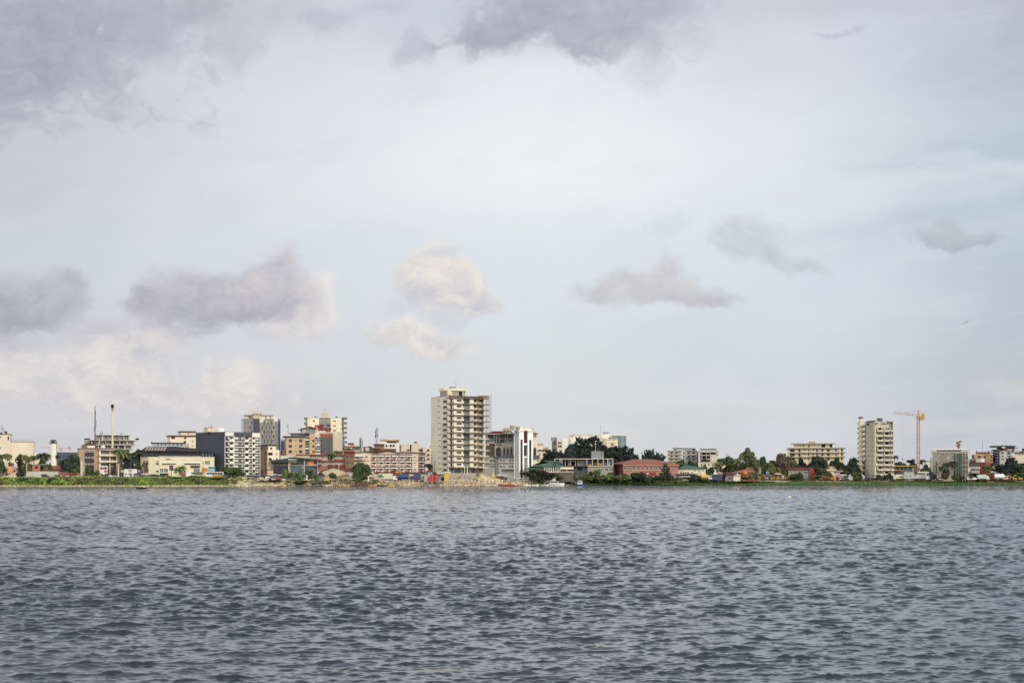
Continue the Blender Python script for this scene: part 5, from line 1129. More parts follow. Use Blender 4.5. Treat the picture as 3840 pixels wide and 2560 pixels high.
# skeletal building
b = Bld(zF, 'roofless_concrete_ruin', 'unfinished concrete building with an open colonnade on top and a tank on its roof', 'building', 360, 905, 0)
b.box('roof_slab', 360, 1385, 1008, 1020, 0, 10, PCONC)
for x in (365, 455, 487, 548, 610, 640, 722, 768): b.box('column', x, x+13, 1020, 1132, 0 if x % 2 else 4, .9 if x % 2 else 4.8, PCONC)
b.box('back_wall', 790, 930, 1020, 1135, 5, 9, CONC); b.box('floor_slab', 500, 940, 1132, 1142, -.5, 10, DCONC)
for x in (922, 1016, 1112, 1205, 1280, 1370): b.box('column', x, x+12, 1020, 1132, 0, .8, PCONC)
b.box('back_wall', 935, 1375, 1020, 1132, 5, 9, DCONC); b.box('floor_slab', 930, 1385, 1132, 1144, -.4, 10, PCONC)
for x0, x1, q0, q1, M_ in ((890,925,1060,1120,PB), (940,1014,1062,1082,PB), (945,1005,1100,1128,PYD), (1045,1105,1080,1128,RSTY), (1125,1200,1090,1128,PYD), (1222,1270,1082,1125,paint('violet',(84,70,150))), (1292,1330,1020,1100,paint('sky_blue',(74,140,196))), (1300,1322,1082,1130,PW_), (1060,1090,1075,1100,PO)): b.box('stored_goods', x0, x1, q0, q1, 3, 4.5, M_)
b.box('stone_wall', 938, 1382, 1146, None, .4, 9, CONC); b.box('wall', 700, 930, 1142, None, 1.5, 9, SLATE); b.wins([(972,1000),(1175,1215),(1238,1292),(1325,1362)], [(1172,1225)], .4, 'white'); b.win(765, 850, 1160, 1215, 1.5, 'dark'); b.box('wall', 695, 760, 1142, 1230, 2, 8, DCONC)
b.mesh('roof_tank', lambda B: B.box(b.X(1006),b.X(1168),1,6,b.Z(1008),b.Z(880)), mat('mottled_tank_panel', (150,152,156), .8, .3, 1.2)); 
B = MB()
for x in (1170, 1195, 1218): B.bar((b.X(x),1.2,b.Z(1008)),(b.X(x),1.2,b.Z(882)),.18)
for q in (884, 914, 944, 974): B.bar((b.X(1168),1.2,b.Z(q)),(b.X(1222),1.2,b.Z(q)),.14)
B.box(b.X(1172),b.X(1218),2.5,5,b.Z(1008),b.Z(895)); B.build('tank_frame', CONC, b.o); b.mesh('mast', lambda B: (B.tube((b.X(1077),3,b.Z(880)),(b.X(1077),3,b.Z(700)),.13,None,.1,6), B.ball((b.X(1075),3,b.Z(762)),.5), B.ball((b.X(1088),3,b.Z(706)),.35)), FRAME)
# large white building behind the tree
b = Bld(zF, 'white_terraced_building', 'large bright white terraced building rising behind the big dark tree', 'building', 500, 1080, 2)
b.box('wall', 500, 642, 656, None, 1.5, 18, WHITE); b.box('wall', 643, 1132, 606, None, 0, 18, WHITE); b.box('roof', 640, 1135, 598, 606, -.6, 18.5, CREAM); b.box('wall', 1133, 1366, 592, None, .5, 17, WHITE); b.box('lift_tower', 1212, 1308, 560, 592, 5, 10, BEIGE); b.box('lift_tower_roof', 1205, 1316, 554, 561, 4.5, 10.5, BROWN)
b.mesh('curved_balcony', lambda B: B.prism([(b.X(1366)+12.5*math.cos(a)*.9+0, 9-9.5*math.sin(a)) for a in [math.pi*.5*(1-k/8) for k in range(9)]]+[(b.X(1366),16),(b.X(1366),9)], -.5, b.Z(615)), mat('teal_glass', (96,130,130), .15, .3, spec=.7)); b.mesh('curved_roof', lambda B: B.prism([(b.X(1366)+13.0*math.cos(a)*.9, 9-10.3*math.sin(a)) for a in [math.pi*.5*(1-k/8) for k in range(9)]]+[(b.X(1366),16),(b.X(1366),9)], b.Z(612), b.Z(596)), CREAM)
b.mesh('terrace_block', lambda B: B.prism(oct_(b.X(1215),b.X(1456),-4,6,2), -.5, b.Z(682)), CREAM); b.mesh('terrace_rim', lambda B: B.prism(oct_(b.X(1208),b.X(1462),-4.6,6.5,2), b.Z(682), b.Z(672)), PCONC); b.box('terrace_rim', 1220, 1458, 728, 738, -4.4, -3.9, PCONC)
b.box('doorway', 1145, 1180, 590, 620, .3, .55, PT); b.win(1300, 1345, 645, 665, .5, 'dark'); b.mesh('ramp_roof', lambda B: B.face([(b.X(1180),-.5,b.Z(628)),(b.X(1245),-.5,b.Z(628)),(b.X(1272),-.5,b.Z(668)),(b.X(1190),-.5,b.Z(664))]), CREAM); b.win(655, 690, 615, 642, 0, 'lit')
b.mesh('antenna', lambda B: B.bar((b.X(1172),6,b.Z(592)),(b.X(1172),6,b.Z(435)),.16), STEEL); b.wins([(1350,1385)], [(752,785)], -4, 'dark')
for x in (665, 700, 955, 1150, 1330, 1440): b.box('roof_tank', x, x+16, 588, 600, 5, 6.5, BRICK)
b = Bld(zF, 'grey_stub_tower', 'small weathered grey building with a square chimney stub left of the big tree', 'building', 402, 1060, 14)
dep = b.Y(320); b.raw('side_wall', [(0,.3,0,dep,-.5,b.Z(702))], GREY); b.raw('wall', [(.31,b.X(495),0,dep,-.5,b.Z(705))], PCONC); b.raw('stub_tower', [(-.1,.5,.5,dep*.6,b.Z(702),b.Z(642)), (-3.2,.0,1,4,b.Z(702),b.Z(642))], GREY); b.wins([(430,455),(462,488)], [(725,752),(778,812)], 0, 'dark'); b.swin(340, 390, 790, 812, 0, 'white'); b.swin(345, 380, 745, 760, 0, 'dark')
# terracotta long building
b = Bld(zF, 'terracotta_hall', 'long coral building with a broad terracotta hipped roof and a band of windows', 'building', 1550, 900, 20)
dep = 15; b.zm = zG; Wd = b.X(475); b.zm = zF
b.raw('side_wall', [(0, .3, 0, b.Y(1385), -.5, b.Z(1108))], wall('dark_rose_render', (118, 76, 80))); b.raw('wall', [(.31, Wd, 0, dep, -.5, b.Z(1135))], wall('coral_pink_render', (170, 128, 112))); b.raw('fascia', [(-.3, Wd+.5, -1.0, .3, b.Z(1137), b.Z(1106))], CORAL)  # side wall rendered in a darker rose than the front
b.mesh('roof', lambda B: B.hip(-2.0,Wd+1,-1.2,dep*1.6,b.Z(1106),b.Z(1012),14), ROOFR)
for i in range(9): x0 = 1560+i*75; b.win(x0, x0+56, 1152, 1200, 0, 'white') if x0 < 2300 else None; b.box('pilaster', x0+58, x0+70, 1137, 1222, -.2, 0, CORAL)
b.box('string_course', 1555, 2300, 1215, 1226, -.3, 0, CORAL); b.box('red_annex', 1880, 2122, 1240, 1312, -4, -.4, REDW); b.box('annex_base', 1880, 2140, 1313, None, -4.2, -.4, CONC); b.box('annex_sign', 1958, 1995, 1258, 1278, -4.1, -4.0, FRAME)
b = Bld(zF, 'distant_scaffold_block', 'tiny distant white terrace with a flat frame roof left of the feathery tree', 'building', 1862, 1250, 0)
b.box('wall', 1870, 1985, 965, None, 0, 8, LGREY); b.box('floor_slab', 1862, 1985, 950, 960, -1, 8, FRAME); b.box('roof_frame', 1858, 1985, 905, 912, -1, 8, STEEL)
for x in (1875, 1920, 1975): b.box('post', x, x+5, 880 if x < 1900 else 912, 950, 0, .4, STEEL)
# ------------------------------------------------------------------ right part of the skyline
b = Bld(zG, 'green_roof_school', 'cream two storey building under a plain green hipped roof', 'building', 455, 915, 0)
b.mesh('roof', lambda B: B.hip(b.X(440),b.X(958),-1.2,15,b.Z(1184),b.Z(1106),7,None,16), ROOFG); b.box('wall', 462, 950, 1184, None, 0, 13, CREAM); b.box('wall', 365, 461, 1150, None, 1, 12, WHITE)
b.wins([(750+i*72,785+i*72) for i in range(3)], [(1205,1232)], 0, 'white'); b.wins([(510+i*42,535+i*42) for i in range(4)], [(1240,1268)], 0, 'plain'); b.box('porch_roof', 415, 805, 1272, 1284, -6, -.2, SLATE); b.box('porch_wall', 430, 690, 1300, None, -5, -4.6, CONC); b.wins([(695,740),(840,860)],[(1245,1262)],0,'plain')
b = Bld(zG, 'white_balcony_apartments', 'white apartment block with grey horizontal balcony bands and a low pitched penthouse', 'building', 300, 1075, 0)
b.box('wall', 300, 800, 885, None, 1.5, 15, WHITE); b.box('penthouse', 392, 775, 842, 885, 4, 13, LGREY); b.mesh('penthouse_roof', lambda B: B.loft([[(b.X(372),y,b.Z(826)),(b.X(785),y,b.Z(838)),(b.X(775),y,b.Z(832)),(b.X(400),y,b.Z(818))] for y in (3,14)]), DSTEEL)
for i, q in enumerate((878, 935, 992, 1048)): b.balc(288, 540, q+16, 1.5, .9, .3, CONC, CONC, y=1.5); b.balc(600, 800, q+16, 1.5, .9, .3, LGREY, CONC if i % 2 else GLASSB, y=1.5)
for q in (900, 958, 1015): b.wins([(345,375),(430,460),(560,585),(645,680),(720,770)], [(q,q+26)], 1.5, 'plain')
b.box('stair_tower', 606, 630, 870, None, .2, 4, LGREY); b.box('glass_stair', 800, 825, 890, None, 1, 8, GLASSB); b.wins([(400,440),(730,770)], [(848,876)], 4, 'plain')
b = Bld(zG, 'bare_concrete_frame', 'unfinished concrete block with open floors and a dark wavy roof canopy', 'building', 862, 1055, 4)
b.box('wall', 1030, 1172, 895, None, 0, 13, PCONC); b.box('open_floor', 865, 1029, 895, None, 3, 13, GREY); b.box('roof', 868, 1142, 840, 855, 0, 12, DSTEEL)
for q, x0, x1 in ((868, 835, 1172), (948, 855, 1035), (1018, 860, 1035), (890,840,1175)): b.box('floor_slab', x0, x1, q, q+11, -1.2, 8, PCONC)
for x in (882, 960, 1025): b.box('column', x, x+12, 855, None, -.2, .6, CONC)
for q in (905, 972, 1022): b.box('dark_opening', 895, 958, q, q+38, 2.8, 3, DARK)
b.box('dark_opening', 1042, 1120, 900, 938, -.1, .1, DARK); b.box('side_balcony', 1150, 1178, 915, 940, -1, 3, CREAM)
for q in (915, 985, 1040): b.box('side_balcony', 832, 862, q, q+12, -1, 3, CREAM)
b = Bld(zG, 'sunlit_cream_villas', 'long cream villa partly hidden by palms at the foot of the concrete block', 'house', 940, 990, 0)
b.box('wall', 850, 1372, 1075, None, 0, 10, CREAM); b.wins([(870+i*62,895+i*62) for i in range(8)], [(1100,1130),(1175,1205)], 0, 'plain'); b.box('roof_edge', 845, 1376, 1066, 1075, -.6, 10.5, PCONC)
b = Bld(zG, 'distant_white_dome_tower', 'tiny distant white tower with a domed top above the palms', 'tower', 1300, 1400, 0)
b.box('wall', 1300, 1338, 925, None, 0, 8, LGREY); b.mesh('dome', lambda B: B.ball(((b.X(1300)+b.X(1338))/2,4,b.Z(925)),(b.X(1338)-b.X(1300))/2,None,(1,1,1.1)), LGREY); b.box('side_wall', 1339, 1372, 960, None, 1, 8, GLASSB)
b = Bld(zG, 'orange_hut', 'orange hut with a steep brick red tiled roof between the palms', 'house', 1400, 915, 0)
b.box('wall', 1545, 1810, 1238, None, 0, 8, wall('orange_hut_render',(176,112,76))); b.mesh('roof', lambda B: B.hip(b.X(1385),b.X(1825),-1,9,b.Z(1248),b.Z(1162),14,None,7), ROOFR); b.mesh('orange_parasol', lambda B: B.ball((b.X(1632),-2,b.Z(1262)),1.6,None,(1,1,.9)), PO)
b = Bld(zG, 'purple_roof_cottage', 'cream cottage with a plum coloured roof near the shore, left of the orange hut', 'house', 1290, 906, 0)
b.box('wall', 1295, 1430, 1288, None, 0, 7, GREY); b.box('wall', 1431, 1552, 1296, None, -1, 7, CREAM); b.mesh('roof', lambda B: B.hip(b.X(1262),b.X(1500),-1,8,b.Z(1290),b.Z(1240),3), mat('plum_roof',(112,50,64),.8)); b.mesh('gable_roof', lambda B: B.hip(b.X(1425),b.X(1562),-1.8,8,b.Z(1300),b.Z(1256),3), PCONC); b.win(1350, 1375, 1330, 1365, 0, 'plain')
b = Bld(zG, 'tan_roof_shed', 'small shed with a curved tan roof behind the blue container', 'shed', 1205, 922, 0)
b.box('wall', 1105, 1290, 1275, None, 0, 6, DCONC); b.mesh('roof', lambda B: B.hip(b.X(1100),b.X(1292),-.6,7,b.Z(1276),b.Z(1240),3), TAN); b.mesh('white_gable', lambda B: B.loft([[(b.X(1080),y,b.Z(1282)),(b.X(1160),y,b.Z(1282)),(b.X(1115),y,b.Z(1208))] for y in (-1,1)]), FRAME)
# long beige building
b = Bld(zH, 'long_beige_building', 'long pale yellow concrete building with projecting floor slabs and a wide flat top roof', 'building', 330, 1065, 0)
PB2 = wall('pale_yellow_concrete', (226, 212, 172), grime=.25)
b.box('wall', 335, 1222, 835, None, 1, 16, PB2); b.box('top_storey', 442, 1118, 758, 828, 3, 14, PB2); b.box('top_roof', 395, 1160, 742, 757, 0.5, 16, BEIGE); b.box('corner_tower', 1223, 1262, 828, None, .2, 6, PB2); b.box('end_wall', 1263, 1308, 835, None, 4, 12, PB2)
for q in (825, 903, 978): b.box('floor_slab', 318 if q < 900 else 370, 1350, q, q+9, -1.0, 16, CONC)
b.box('pier', 562, 606, 835, None, .4, 1, BEIGE); b.box('pier', 716, 762, 835, None, .4, 1, BEIGE); b.box('pier', 860, 900, 835, None, .5, 1, LGREY)
for q in (850, 925, 998): b.wins([(380,462),(525,560)], [(q,q+44)], 1, 'plain'); b.wins([(628,648),(690,708),(778,800)], [(q,q+24)], 1, 'plain'); b.wins([(836,858),(925,958),(1020,1066)], [(q-2,q+40)], 1, 'plain'); b.wins([(1165,1185)], [(q,q+36)], 1, 'plain'); b.wins([(1268,1284)], [(q,q+36)], 4, 'plain')
b.wins([(925,990),(1068,1112)], [(762,815)], 3, 'dark'); b.wins([(552,564),(600,620),(795,806)], [(778,795)], 3, 'dark'); b.win(695, 716, 778, 815, 3, 'dark')
for k in range(5): b.mesh('roof_water_tank', lambda B: B.tube((b.X(725+k*19),6,b.Z(742)),(b.X(725+k*19),6,b.Z(715+k%2*10)),.7,None,None,10), FRAME if k % 2 else BRICK)
B = MB()
for x in (1172, 1225): B.bar((b.X(x),3,b.Z(825)),(b.X(x),3,b.Z(765)),.15)
B.bar((b.X(1172),3,b.Z(768)),(b.X(1225),3,b.Z(768)),.15); B.build('roof_frame', DSTEEL, b.o)
b = Bld(zH, 'red_wall_house', 'low house with a brick red roof and red gable wall behind the excavators', 'house', 350, 945, 0)
b.mesh('roof', lambda B: B.hip(b.X(335),b.X(720),-.8,10,b.Z(1205),b.Z(1168),1.5), ROOFD); b.box('wall', 350, 700, 1205, None, 0, 9, mat('pale_teal_wall',(140,152,146),.9)); b.mesh('gable_wall', lambda B: B.loft([[(b.X(702),y,-.5),(b.X(802),y,-.5),(b.X(802),y,b.Z(1205)),(b.X(735),y,b.Z(1160)),(b.X(702),y,b.Z(1170))] for y in (-.5,9)]), REDW); b.win(612, 685, 1225, 1275, 0, 'white')
b = Bld(zH, 'gabled_villa', 'pale yellow villa with a grey gabled roof under the dark trees', 'house', 965, 955, 0)
b.mesh('wall', lambda B: B.loft([[(b.X(1045),y,-.5),(b.X(1140),y,-.5),(b.X(1140),y,b.Z(1222)),(b.X(1045),y,b.Z(1222))] for y in (0,10)]), CREAM); b.box('wall', 1141, 1368, 1232, None, 1.5, 10, CREAM); b.mesh('roof', lambda B: B.hip(b.X(955),b.X(1215),-1,11,b.Z(1224),b.Z(1142),7), BEIGE); b.mesh('lower_roof', lambda B: B.hip(b.X(1140),b.X(1385),0,11,b.Z(1240),b.Z(1212),4), CONC); b.win(1240, 1330, 1250, 1275, 1.5, 'dark')
# concrete tower with spiral stair
b = Bld(zH, 'concrete_stair_tower_block', 'bare concrete tower block with a spiral stair up its left side and staggered box balconies', 'tower', 1845, 948, 22)
dep = b.Y(1672); H_ = b.Z(372); Wt = b.X(2150)
b.raw('side_wall', [(0, .35, 0, dep, -.5, H_)], wall('bare_grey_concrete', (198,188,166), grime=.3)); b.raw('wall', [(.36, Wt, 1.8, dep*.9, -.5, H_-.5)], PCONC); b.raw('corner_pier', [(-.02, 1.0, -.02, 1.79, -.5, H_-3)], PCONC)
for i in range(10): z_ = b.Z(455+i*85); b.raw('floor_joint', [(-.07, 0, 0, dep, z_-.1, z_+.1)], CONC)
b.swin(1705, 1755, 402, 440, 0, 'plain')
rrn = random.Random(5)
for i in range(11):
    q = 470+i*84; st_ = i % 2
    if i > 9: break
    for j, (x0, x1) in enumerate(((1855 if st_ else 1890, 1992), (2005, 2112), (2122, 2178))):
        out = 1.9 if (i+j) % 2 == 0 else 1.4
        X0, X1 = b.X(x0, -out+1.8), b.X(x1, -out+1.8); z0 = b.Z(q+85-14, X0, 0); z1 = z0+1.0
        B = MB().box(X0, X1, 1.8-out-.9, 1.8, z0-.2, z0); B.box(X0, X1, 1.8-out-.9, 1.8-out-.78, z0, z1); B.box(X0, X0+.12, 1.8-out-.78, 1.8, z0, z1); B.box(X1-.12, X1, 1.8-out-.78, 1.8, z0, z1)
        B.build('box_balcony', PCONC, b.o); z2 = z0+2.9
        b.raw('balcony_opening', [((X0*.6+X1*.4), (X0*.1+X1*.9), 1.66, 1.8, z1-.6, z2-.3)], GREY if (i+j) % 2 else DARK)
        b.raw('balcony_fin', [(X0+.1, X0+.4, 0, 1.79, z0, z2-.1)], PCONC)
b.raw('roof_balcony', [(-.1, b.X(1935), -.6, 1.8, b.Z(392), b.Z(368)), (b.X(2010), b.X(2050), -.6, 1.8, b.Z(398), b.Z(368)), (b.X(2065), b.X(2160), -1.5, 3, b.Z(372), b.Z(352))], PCONC)
b.raw('roof_parapet', [(0, Wt, 2, dep*.9, H_-.5, H_-.1)], PCONC); b.mesh('roof_garden', lambda B: [B.box(.8, 2.2, 3+k*2.6, 4.6+k*2.6, H_, H_+1.0) for k in range(6)], mat('roof_planting',(62,66,50),.9))
ycs = b.Y(1608, -2.2); cx_, cy_ = -2.4, dep-.5; 
k_ = bearing(zH.p(1608)); wc = None
# stair centre: the point left of the side wall at the far end
P_ = b.c + b.v*dep; kk = bearing(zH.p(1606)); t_ = (kk*P_.y - P_.x)/(b.u.x - kk*b.u.y); cx_, cy_ = t_, dep
rad = abs(b.X(1545, dep)-b.X(1606, dep)); zt_ = b.Z(318, cx_, cy_); zcap = b.Z(288, cx_, cy_)
b.mesh('stair_core', lambda B: B.tube((cx_,cy_,-.5),(cx_,cy_,zt_),rad*.5,None,None,18), CREAM2); b.mesh('stair_core_cap', lambda B: (B.tube((cx_,cy_,zt_),(cx_,cy_,zcap),rad*.6,None,None,18), B.box(cx_-3.6,cx_,cy_-.3,cy_+.3,zt_+.4,zt_+.6)), DCONC)
step = (b.Z(380, cx_, cy_)-b.Z(465, cx_, cy_)); turns = 10.2; zs = b.Z(400, cx_, cy_) - step*turns; n = int(turns*24)
B = MB()
for i in range(n):
    a0 = 2*math.pi*i/24; a1 = 2*math.pi*(i+1)/24; h0 = zs+step*i/24; h1 = zs+step*(i+1)/24; P = lambda a, r, z: (cx_+r*math.cos(-a+2.6), cy_+r*math.sin(-a+2.6), z)
    B.face([P(a0,rad,h0-.3),P(a1,rad,h1-.3),P(a1,rad,h1+1.05),P(a0,rad,h0+1.05)]); B.face([P(a0,rad*.93,h0+1.05),P(a1,rad*.93,h1+1.05),P(a1,rad*.93,h1),P(a0,rad*.93,h0)])
    B.face([P(a0,rad,h0+1.05),P(a1,rad,h1+1.05),P(a1,rad*.93,h1+1.05),P(a0,rad*.93,h0+1.05)]); B.face([P(a0,rad,h0-.3),P(a1,rad,h1-.3),P(a1,rad*.45,h1-.3),P(a0,rad*.45,h0-.3)]); B.face([P(a0,rad*.95,h0),P(a1,rad*.95,h1),P(a1,rad*.45,h1),P(a0,rad*.45,h0)])
B.build('spiral_stair', CREAM2, b.o)
b.mesh('rear_core', lambda B: (B.tube((b.X(1942,6),7,H_-1),(b.X(1942,6),7,b.Z(325)),1.6,None,None,14), B.tube((b.X(1942,6),7,b.Z(325)),(b.X(1942,6),7,b.Z(304)),2.1,None,None,14)), DCONC)
b.raw('balcony_fin', [(Wt+.3, Wt+.6, -.5, 4, 4, b.Z(360))], PCONC)
# crane
crane(zI.p(386), 0, zI.q(300), 0, 985, 50/4.6125*985/FOC*.78, 3354, 1546, zI.p(490), 'large orange tower crane with its jib pointing left, beside the concrete tower block', CRO, mat('crane_slewing_yellow',(196,140,60),.7,.2), zI, zI.q(168), .28)
# scaffolded building
b = Bld(zI, 'scaffolded_building', 'building wrapped in scaffolding and green netting under a wide white roof slab', 'building', 625, 945, 0)
b.box('wall', 625, 1000, 905, None, 1.5, 14, wall('pale_sheeted_wall', (230,222,204), grime=.1)); b.box('wall', 1001, 1250, 910, None, 3, 14, DCONC); b.box('roof_slab', 612, 1245, 838, 862, -.5, 15, WHITE); b.box('parapet', 600, 1260, 884, 896, -1, 1, PCONC); b.box('top_storey', 710, 1120, 862, 884, 3, 12, DARK); b.box('upper_band', 985, 1250, 898, 925, 0, 3, CREAM)
for x in (760, 850, 960, 1030): b.box('pillar', x, x+10, 862, 886, 1, 1.6, CREAM2)
B = MB()
for i in range(15): x = b.X(600+i*48); B.bar((x,-1.2,0),(x,-1.2,b.Z(870)),.09); B.bar((x,.0,0),(x,.0,b.Z(885)),.08)
for j in range(12): z_ = b.Z(888+j*32); B.bar((b.X(592),-1.2,z_),(b.X(1280 if j < 3 else 1250),-1.2,z_),.11); B.box(b.X(600),b.X(985),-1.1,-.2,z_-.05,z_+.05)
for j in range(5): B.bar((b.X(620+j*130),-1.25,b.Z(1150)),(b.X(740+j*100),-1.25,b.Z(930)),.1)
B.build('scaffolding', mat('olive_scaffold',(176,168,146),.8,.2), b.o)
for x0, x1, q0, q1 in ((1095,1145,920,1280),(595,612,990,1240),(985,1035,960,1000),(1040,1098,960,1280),(690,705,1060,1250)): b.box('safety_net', x0, x1, q0, q1, -1.35, -1.22, mat('green_netting',(78,98,90),.9,.2))
for q in (960, 1040, 1118, 1195): b.box('floor_slab', 1001, 1252, q, q+9, 0, 3, PCONC); b.wins([(1150,1195),(1205,1240)], [(q+12,q+50)], 3, 'plain')
for x in (1030, 1148, 1196, 1242): b.box('column', x, x+9, 925, None, -.2, .6, CREAM2)
o = MB(); X0 = b.X(1085); o.bar((X0,5,b.Z(838)),(X0,5,b.Z(750)),1.3,None,.9); o.bar((X0-1.4,5,b.Z(790)),(X0+1.2,5,b.Z(760)),1.3,None,1.2); o.bar((b.X(1045),5,b.Z(742)),(b.X(1138),5,b.Z(705)),1.4,None,.8); o.bar((b.X(1105),5,b.Z(790)),(b.X(1108),5,b.Z(760)),.5); o.build('concrete_pump', RSTY, b.o)
b = Bld(zI, 'brick_and_white_building', 'low block with a white banded front, green glass and a dark red right wall', 'building', 1255, 952, -16)
xr = b.X(1450); b.raw('wall', [(0, xr, 0, 12, -.5, b.Z(1075))], BRICK); b.box('glass_band', 1258, 1445, 1105, 1148, -.12, .05, GLASSG); b.box('white_band', 1255, 1448, 1150, 1190, -.8, .0, WHITE); b.box('white_band', 1262, 1440, 1218, 1262, -.5, .0, WHITE); b.win(1290, 1440, 1192, 1216, 0, 'lit'); b.box('dark_base', 1330, 1448, 1264, None, -.2, 0, DARK)
b.box('upper_block', 1258, 1378, 1015, 1074, 2, 10, LGREY); b.box('upper_block', 1379, 1465, 1008, 1074, 1, 10, FRAME); b.box('red_wing', 1452, 1552, 1070, None, .4, 12, BRICK); b.wins([(1290,1318),(1340,1368)], [(1045,1070)], 2, 'dark')
b = Bld(zI, 'orange_apartment', 'bright orange apartment block with a parapet and arched windows', 'building', 1358, 1010, 0)
b.box('wall', 1358, 1672, 938, None, 0, 14, ORANGE); b.box('upper_wall', 1382, 1630, 905, 937, 2, 12, ORANGE); b.box('roof', 1375, 1640, 896, 906, 1, 13, BRICK); b.box('side_wall', 1310, 1357, 940, None, 1, 12, DCONC); b.wins([(1412,1465),(1520,1552)], [(962,1002)], 0, 'plain'); b.win(1518, 1552, 1028, 1055, 0, 'white'); b.box('roof_tank', 1378, 1400, 876, 896, 4, 6, STEEL); b.box('roof_tank', 1592, 1612, 876, 896, 4, 6, STEEL); b.wins([(1640,1665)],[(965,985),(1030,1050)],0,'dark')
b.mesh('antenna', lambda B: B.bar((b.X(1498),5,b.Z(905)),(b.X(1498),5,b.Z(715)),.22), STEEL)
b = Bld(zI, 'grey_terraced_block', 'grey apartment block with layered balconies and a ragged dark penthouse roof', 'building', 1790, 1000, 12)
dep = b.Y(1678); b.raw('side_wall', [(0,.3,0,dep,-.5,b.Z(860))], GREY); b.raw('wall', [(.31,b.X(1925),0,dep,-.5,b.Z(880))], LGREY); b.raw('wing', [(b.X(1926),b.X(2005),1.5,dep,-.5,b.Z(860))], GREY)
for i in range(7):
    z_ = b.Z(868+i*44); b.raw('balcony', [(-1.5, 0, .2, dep-.5, z_-.1, z_+.1), (-1.5,-1.35, .2, dep-.5, z_+.1, z_+.9)], mat('balcony_blue_grey',(128,136,150),.8)); b.raw('balcony', [(b.X(1926),b.X(2008),.2,1.5,z_-.1,z_+.8)], LGREY)
b.box('penthouse', 1790, 2050, 815, 878, 3, 12, BROWN); b.box('penthouse_roof', 1678, 2065, 786, 812, 1, 13, DSTEEL); b.box('penthouse_roof', 2040, 2110, 820, 832, 2, 12, BROWN); b.box('awning', 1830, 1895, 808, 826, .5, 1, FRAME); b.wins([(1825,1862)], [(958,976),(1008,1026)], 0, 'plain'); b.wins([(1815,1860),(1925,1960)], [(895,925)], 0, 'plain'); b.win(1795, 1850, 830, 870, 2.9, 'dark'); b.box('pink_wall', 2030, 2135, 878, 905, 3, 8, PKW)
for k in range(3): b.box('roof_clutter', 1830+k*70, 1850+k*70, 778, 788, 3, 5, DSTEEL)
b = Bld(zI, 'pale_yellow_hall', 'pale yellow windowless hall at the far right edge below a green roofed storey', 'building', 2010, 1030, 0)
b.box('wall', 2010, 2330, 948, None, 0, 14, CREAM); b.box('upper_storey', 2055, 2330, 912, 947, 3, 12, FRAME); b.mesh('roof', lambda B: B.hip(b.X(2020),b.X(2345),1,14,b.Z(914),b.Z(880),6), mat('dull_green_roof',(84,98,84),.8)); b.box('chimney', 2178, 2230, 832, 880, 5, 8, MAR)
b = Bld(zI, 'yellow_canopy_building', 'long low pavilion with two yellow roof edges left of the crane foot', 'building', -60, 960, 0)
b.box('wall', -60, 350, 1150, None, 1, 10, GREY); b.box('roof_edge', -75, 355, 1130, 1142, -1.5, 10.5, PY); b.box('roof_edge', -75, 100, 1208, 1222, -2.5, 1, PYD); b.wins([(10+i*70,50+i*70) for i in range(4)], [(1155,1195)], 1, 'plain'); b.box('pillar', 286, 310, 1170, None, -1, -.4, BEIGE)
b = Bld(zI, 'site_office', 'low white sheet-roofed site office behind the parked trailers at the crane foot', 'building', 140, 948, 0)
b.box('wall', 140, 312, 1240, None, 0, 5, LGREY); b.box('roof', 380, 580, 1232, 1256, -.5, 6, FRAME); b.box('wall', 385, 575, 1256, None, 0, 5, BROWN)
b = Bld(zI, 'pale_roof_bungalow', 'bungalow with a pale grey roof beneath the palms on the right', 'house', 1560, 960, 0)
b.box('wall', 1565, 1760, 1255, None, 0, 8, BROWN); b.mesh('roof', lambda B: B.hip(b.X(1550),b.X(1775),-1,9,b.Z(1258),b.Z(1218),4), LGREY); b.box('white_wall', 1600, 1720, 1110, 1190, 12, 18, PKW)
b = Bld(zI, 'distant_pale_house', 'small pale house far behind, just right of the crane mast', 'house', 490, 1200, 0)
b.box('wall', 490, 592, 1060, None, 0, 8, CREAM2); b.box('roof', 486, 596, 1050, 1060, -.5, 8.5, BROWN)
b = Bld(zH, 'distant_flat_house', 'small flat house far off behind the leafless brown tree', 'house', -10, 1150, 0)
b.box('wall', 20, 100, 1055, None, 0, 8, BEIGE); b.box('roof', 10, 110, 1045, 1055, -.5, 8.5, BROWN)
# red and white tank group, tarpaulins
# ------------------------------------------------------------------ trees
def T(z, x0, x1, q, D, kind, leaf, label, seed=1, cf=.0, name='tree', cat='tree', group=None, zb=None):
    return tree(z.p(x0), z.p(x1), z.q(q), D, kind, leaf, label, name, cat, group, seed, None, cf, zb)
def PLM(z, x, q, D, rad, label, seed=1, leaf='mid', lean=0, group=None, thick=.22): return palm(z.p(x), z.q(q), D, rad, label, leaf, group, seed, lean, thick=thick)
PLM(zA, -20, 905, 862, 6.0, 'palm with a dense dark head at the left edge below the white factory', 1, 'mid')
PLM(zA, 120, 885, 868, 6.5, 'full palm in front of the factory corner, second from the left edge', 2, 'olive')
T(zA, 190, 460, 878, 858, 'loose', 'mid', 'broad loose tree in front of the lower factory wing', 1)
T(zA, 330, 640, 905, 852, 'loose', 'olive', 'spreading olive tree between the factory and its gabled annex', 2)
PLM(zA, 590, 930, 860, 4.5, 'small palm before the gabled annex of the factory', 3, 'mid')
PLM(zA, 720, 862, 895, 8.0, 'tall dark palm left of the white silo tower', 1, 'dark'); PLM(zA, 790, 880, 905, 7.0, 'dark palm touching the left of the white silo tower', 2, 'dark')
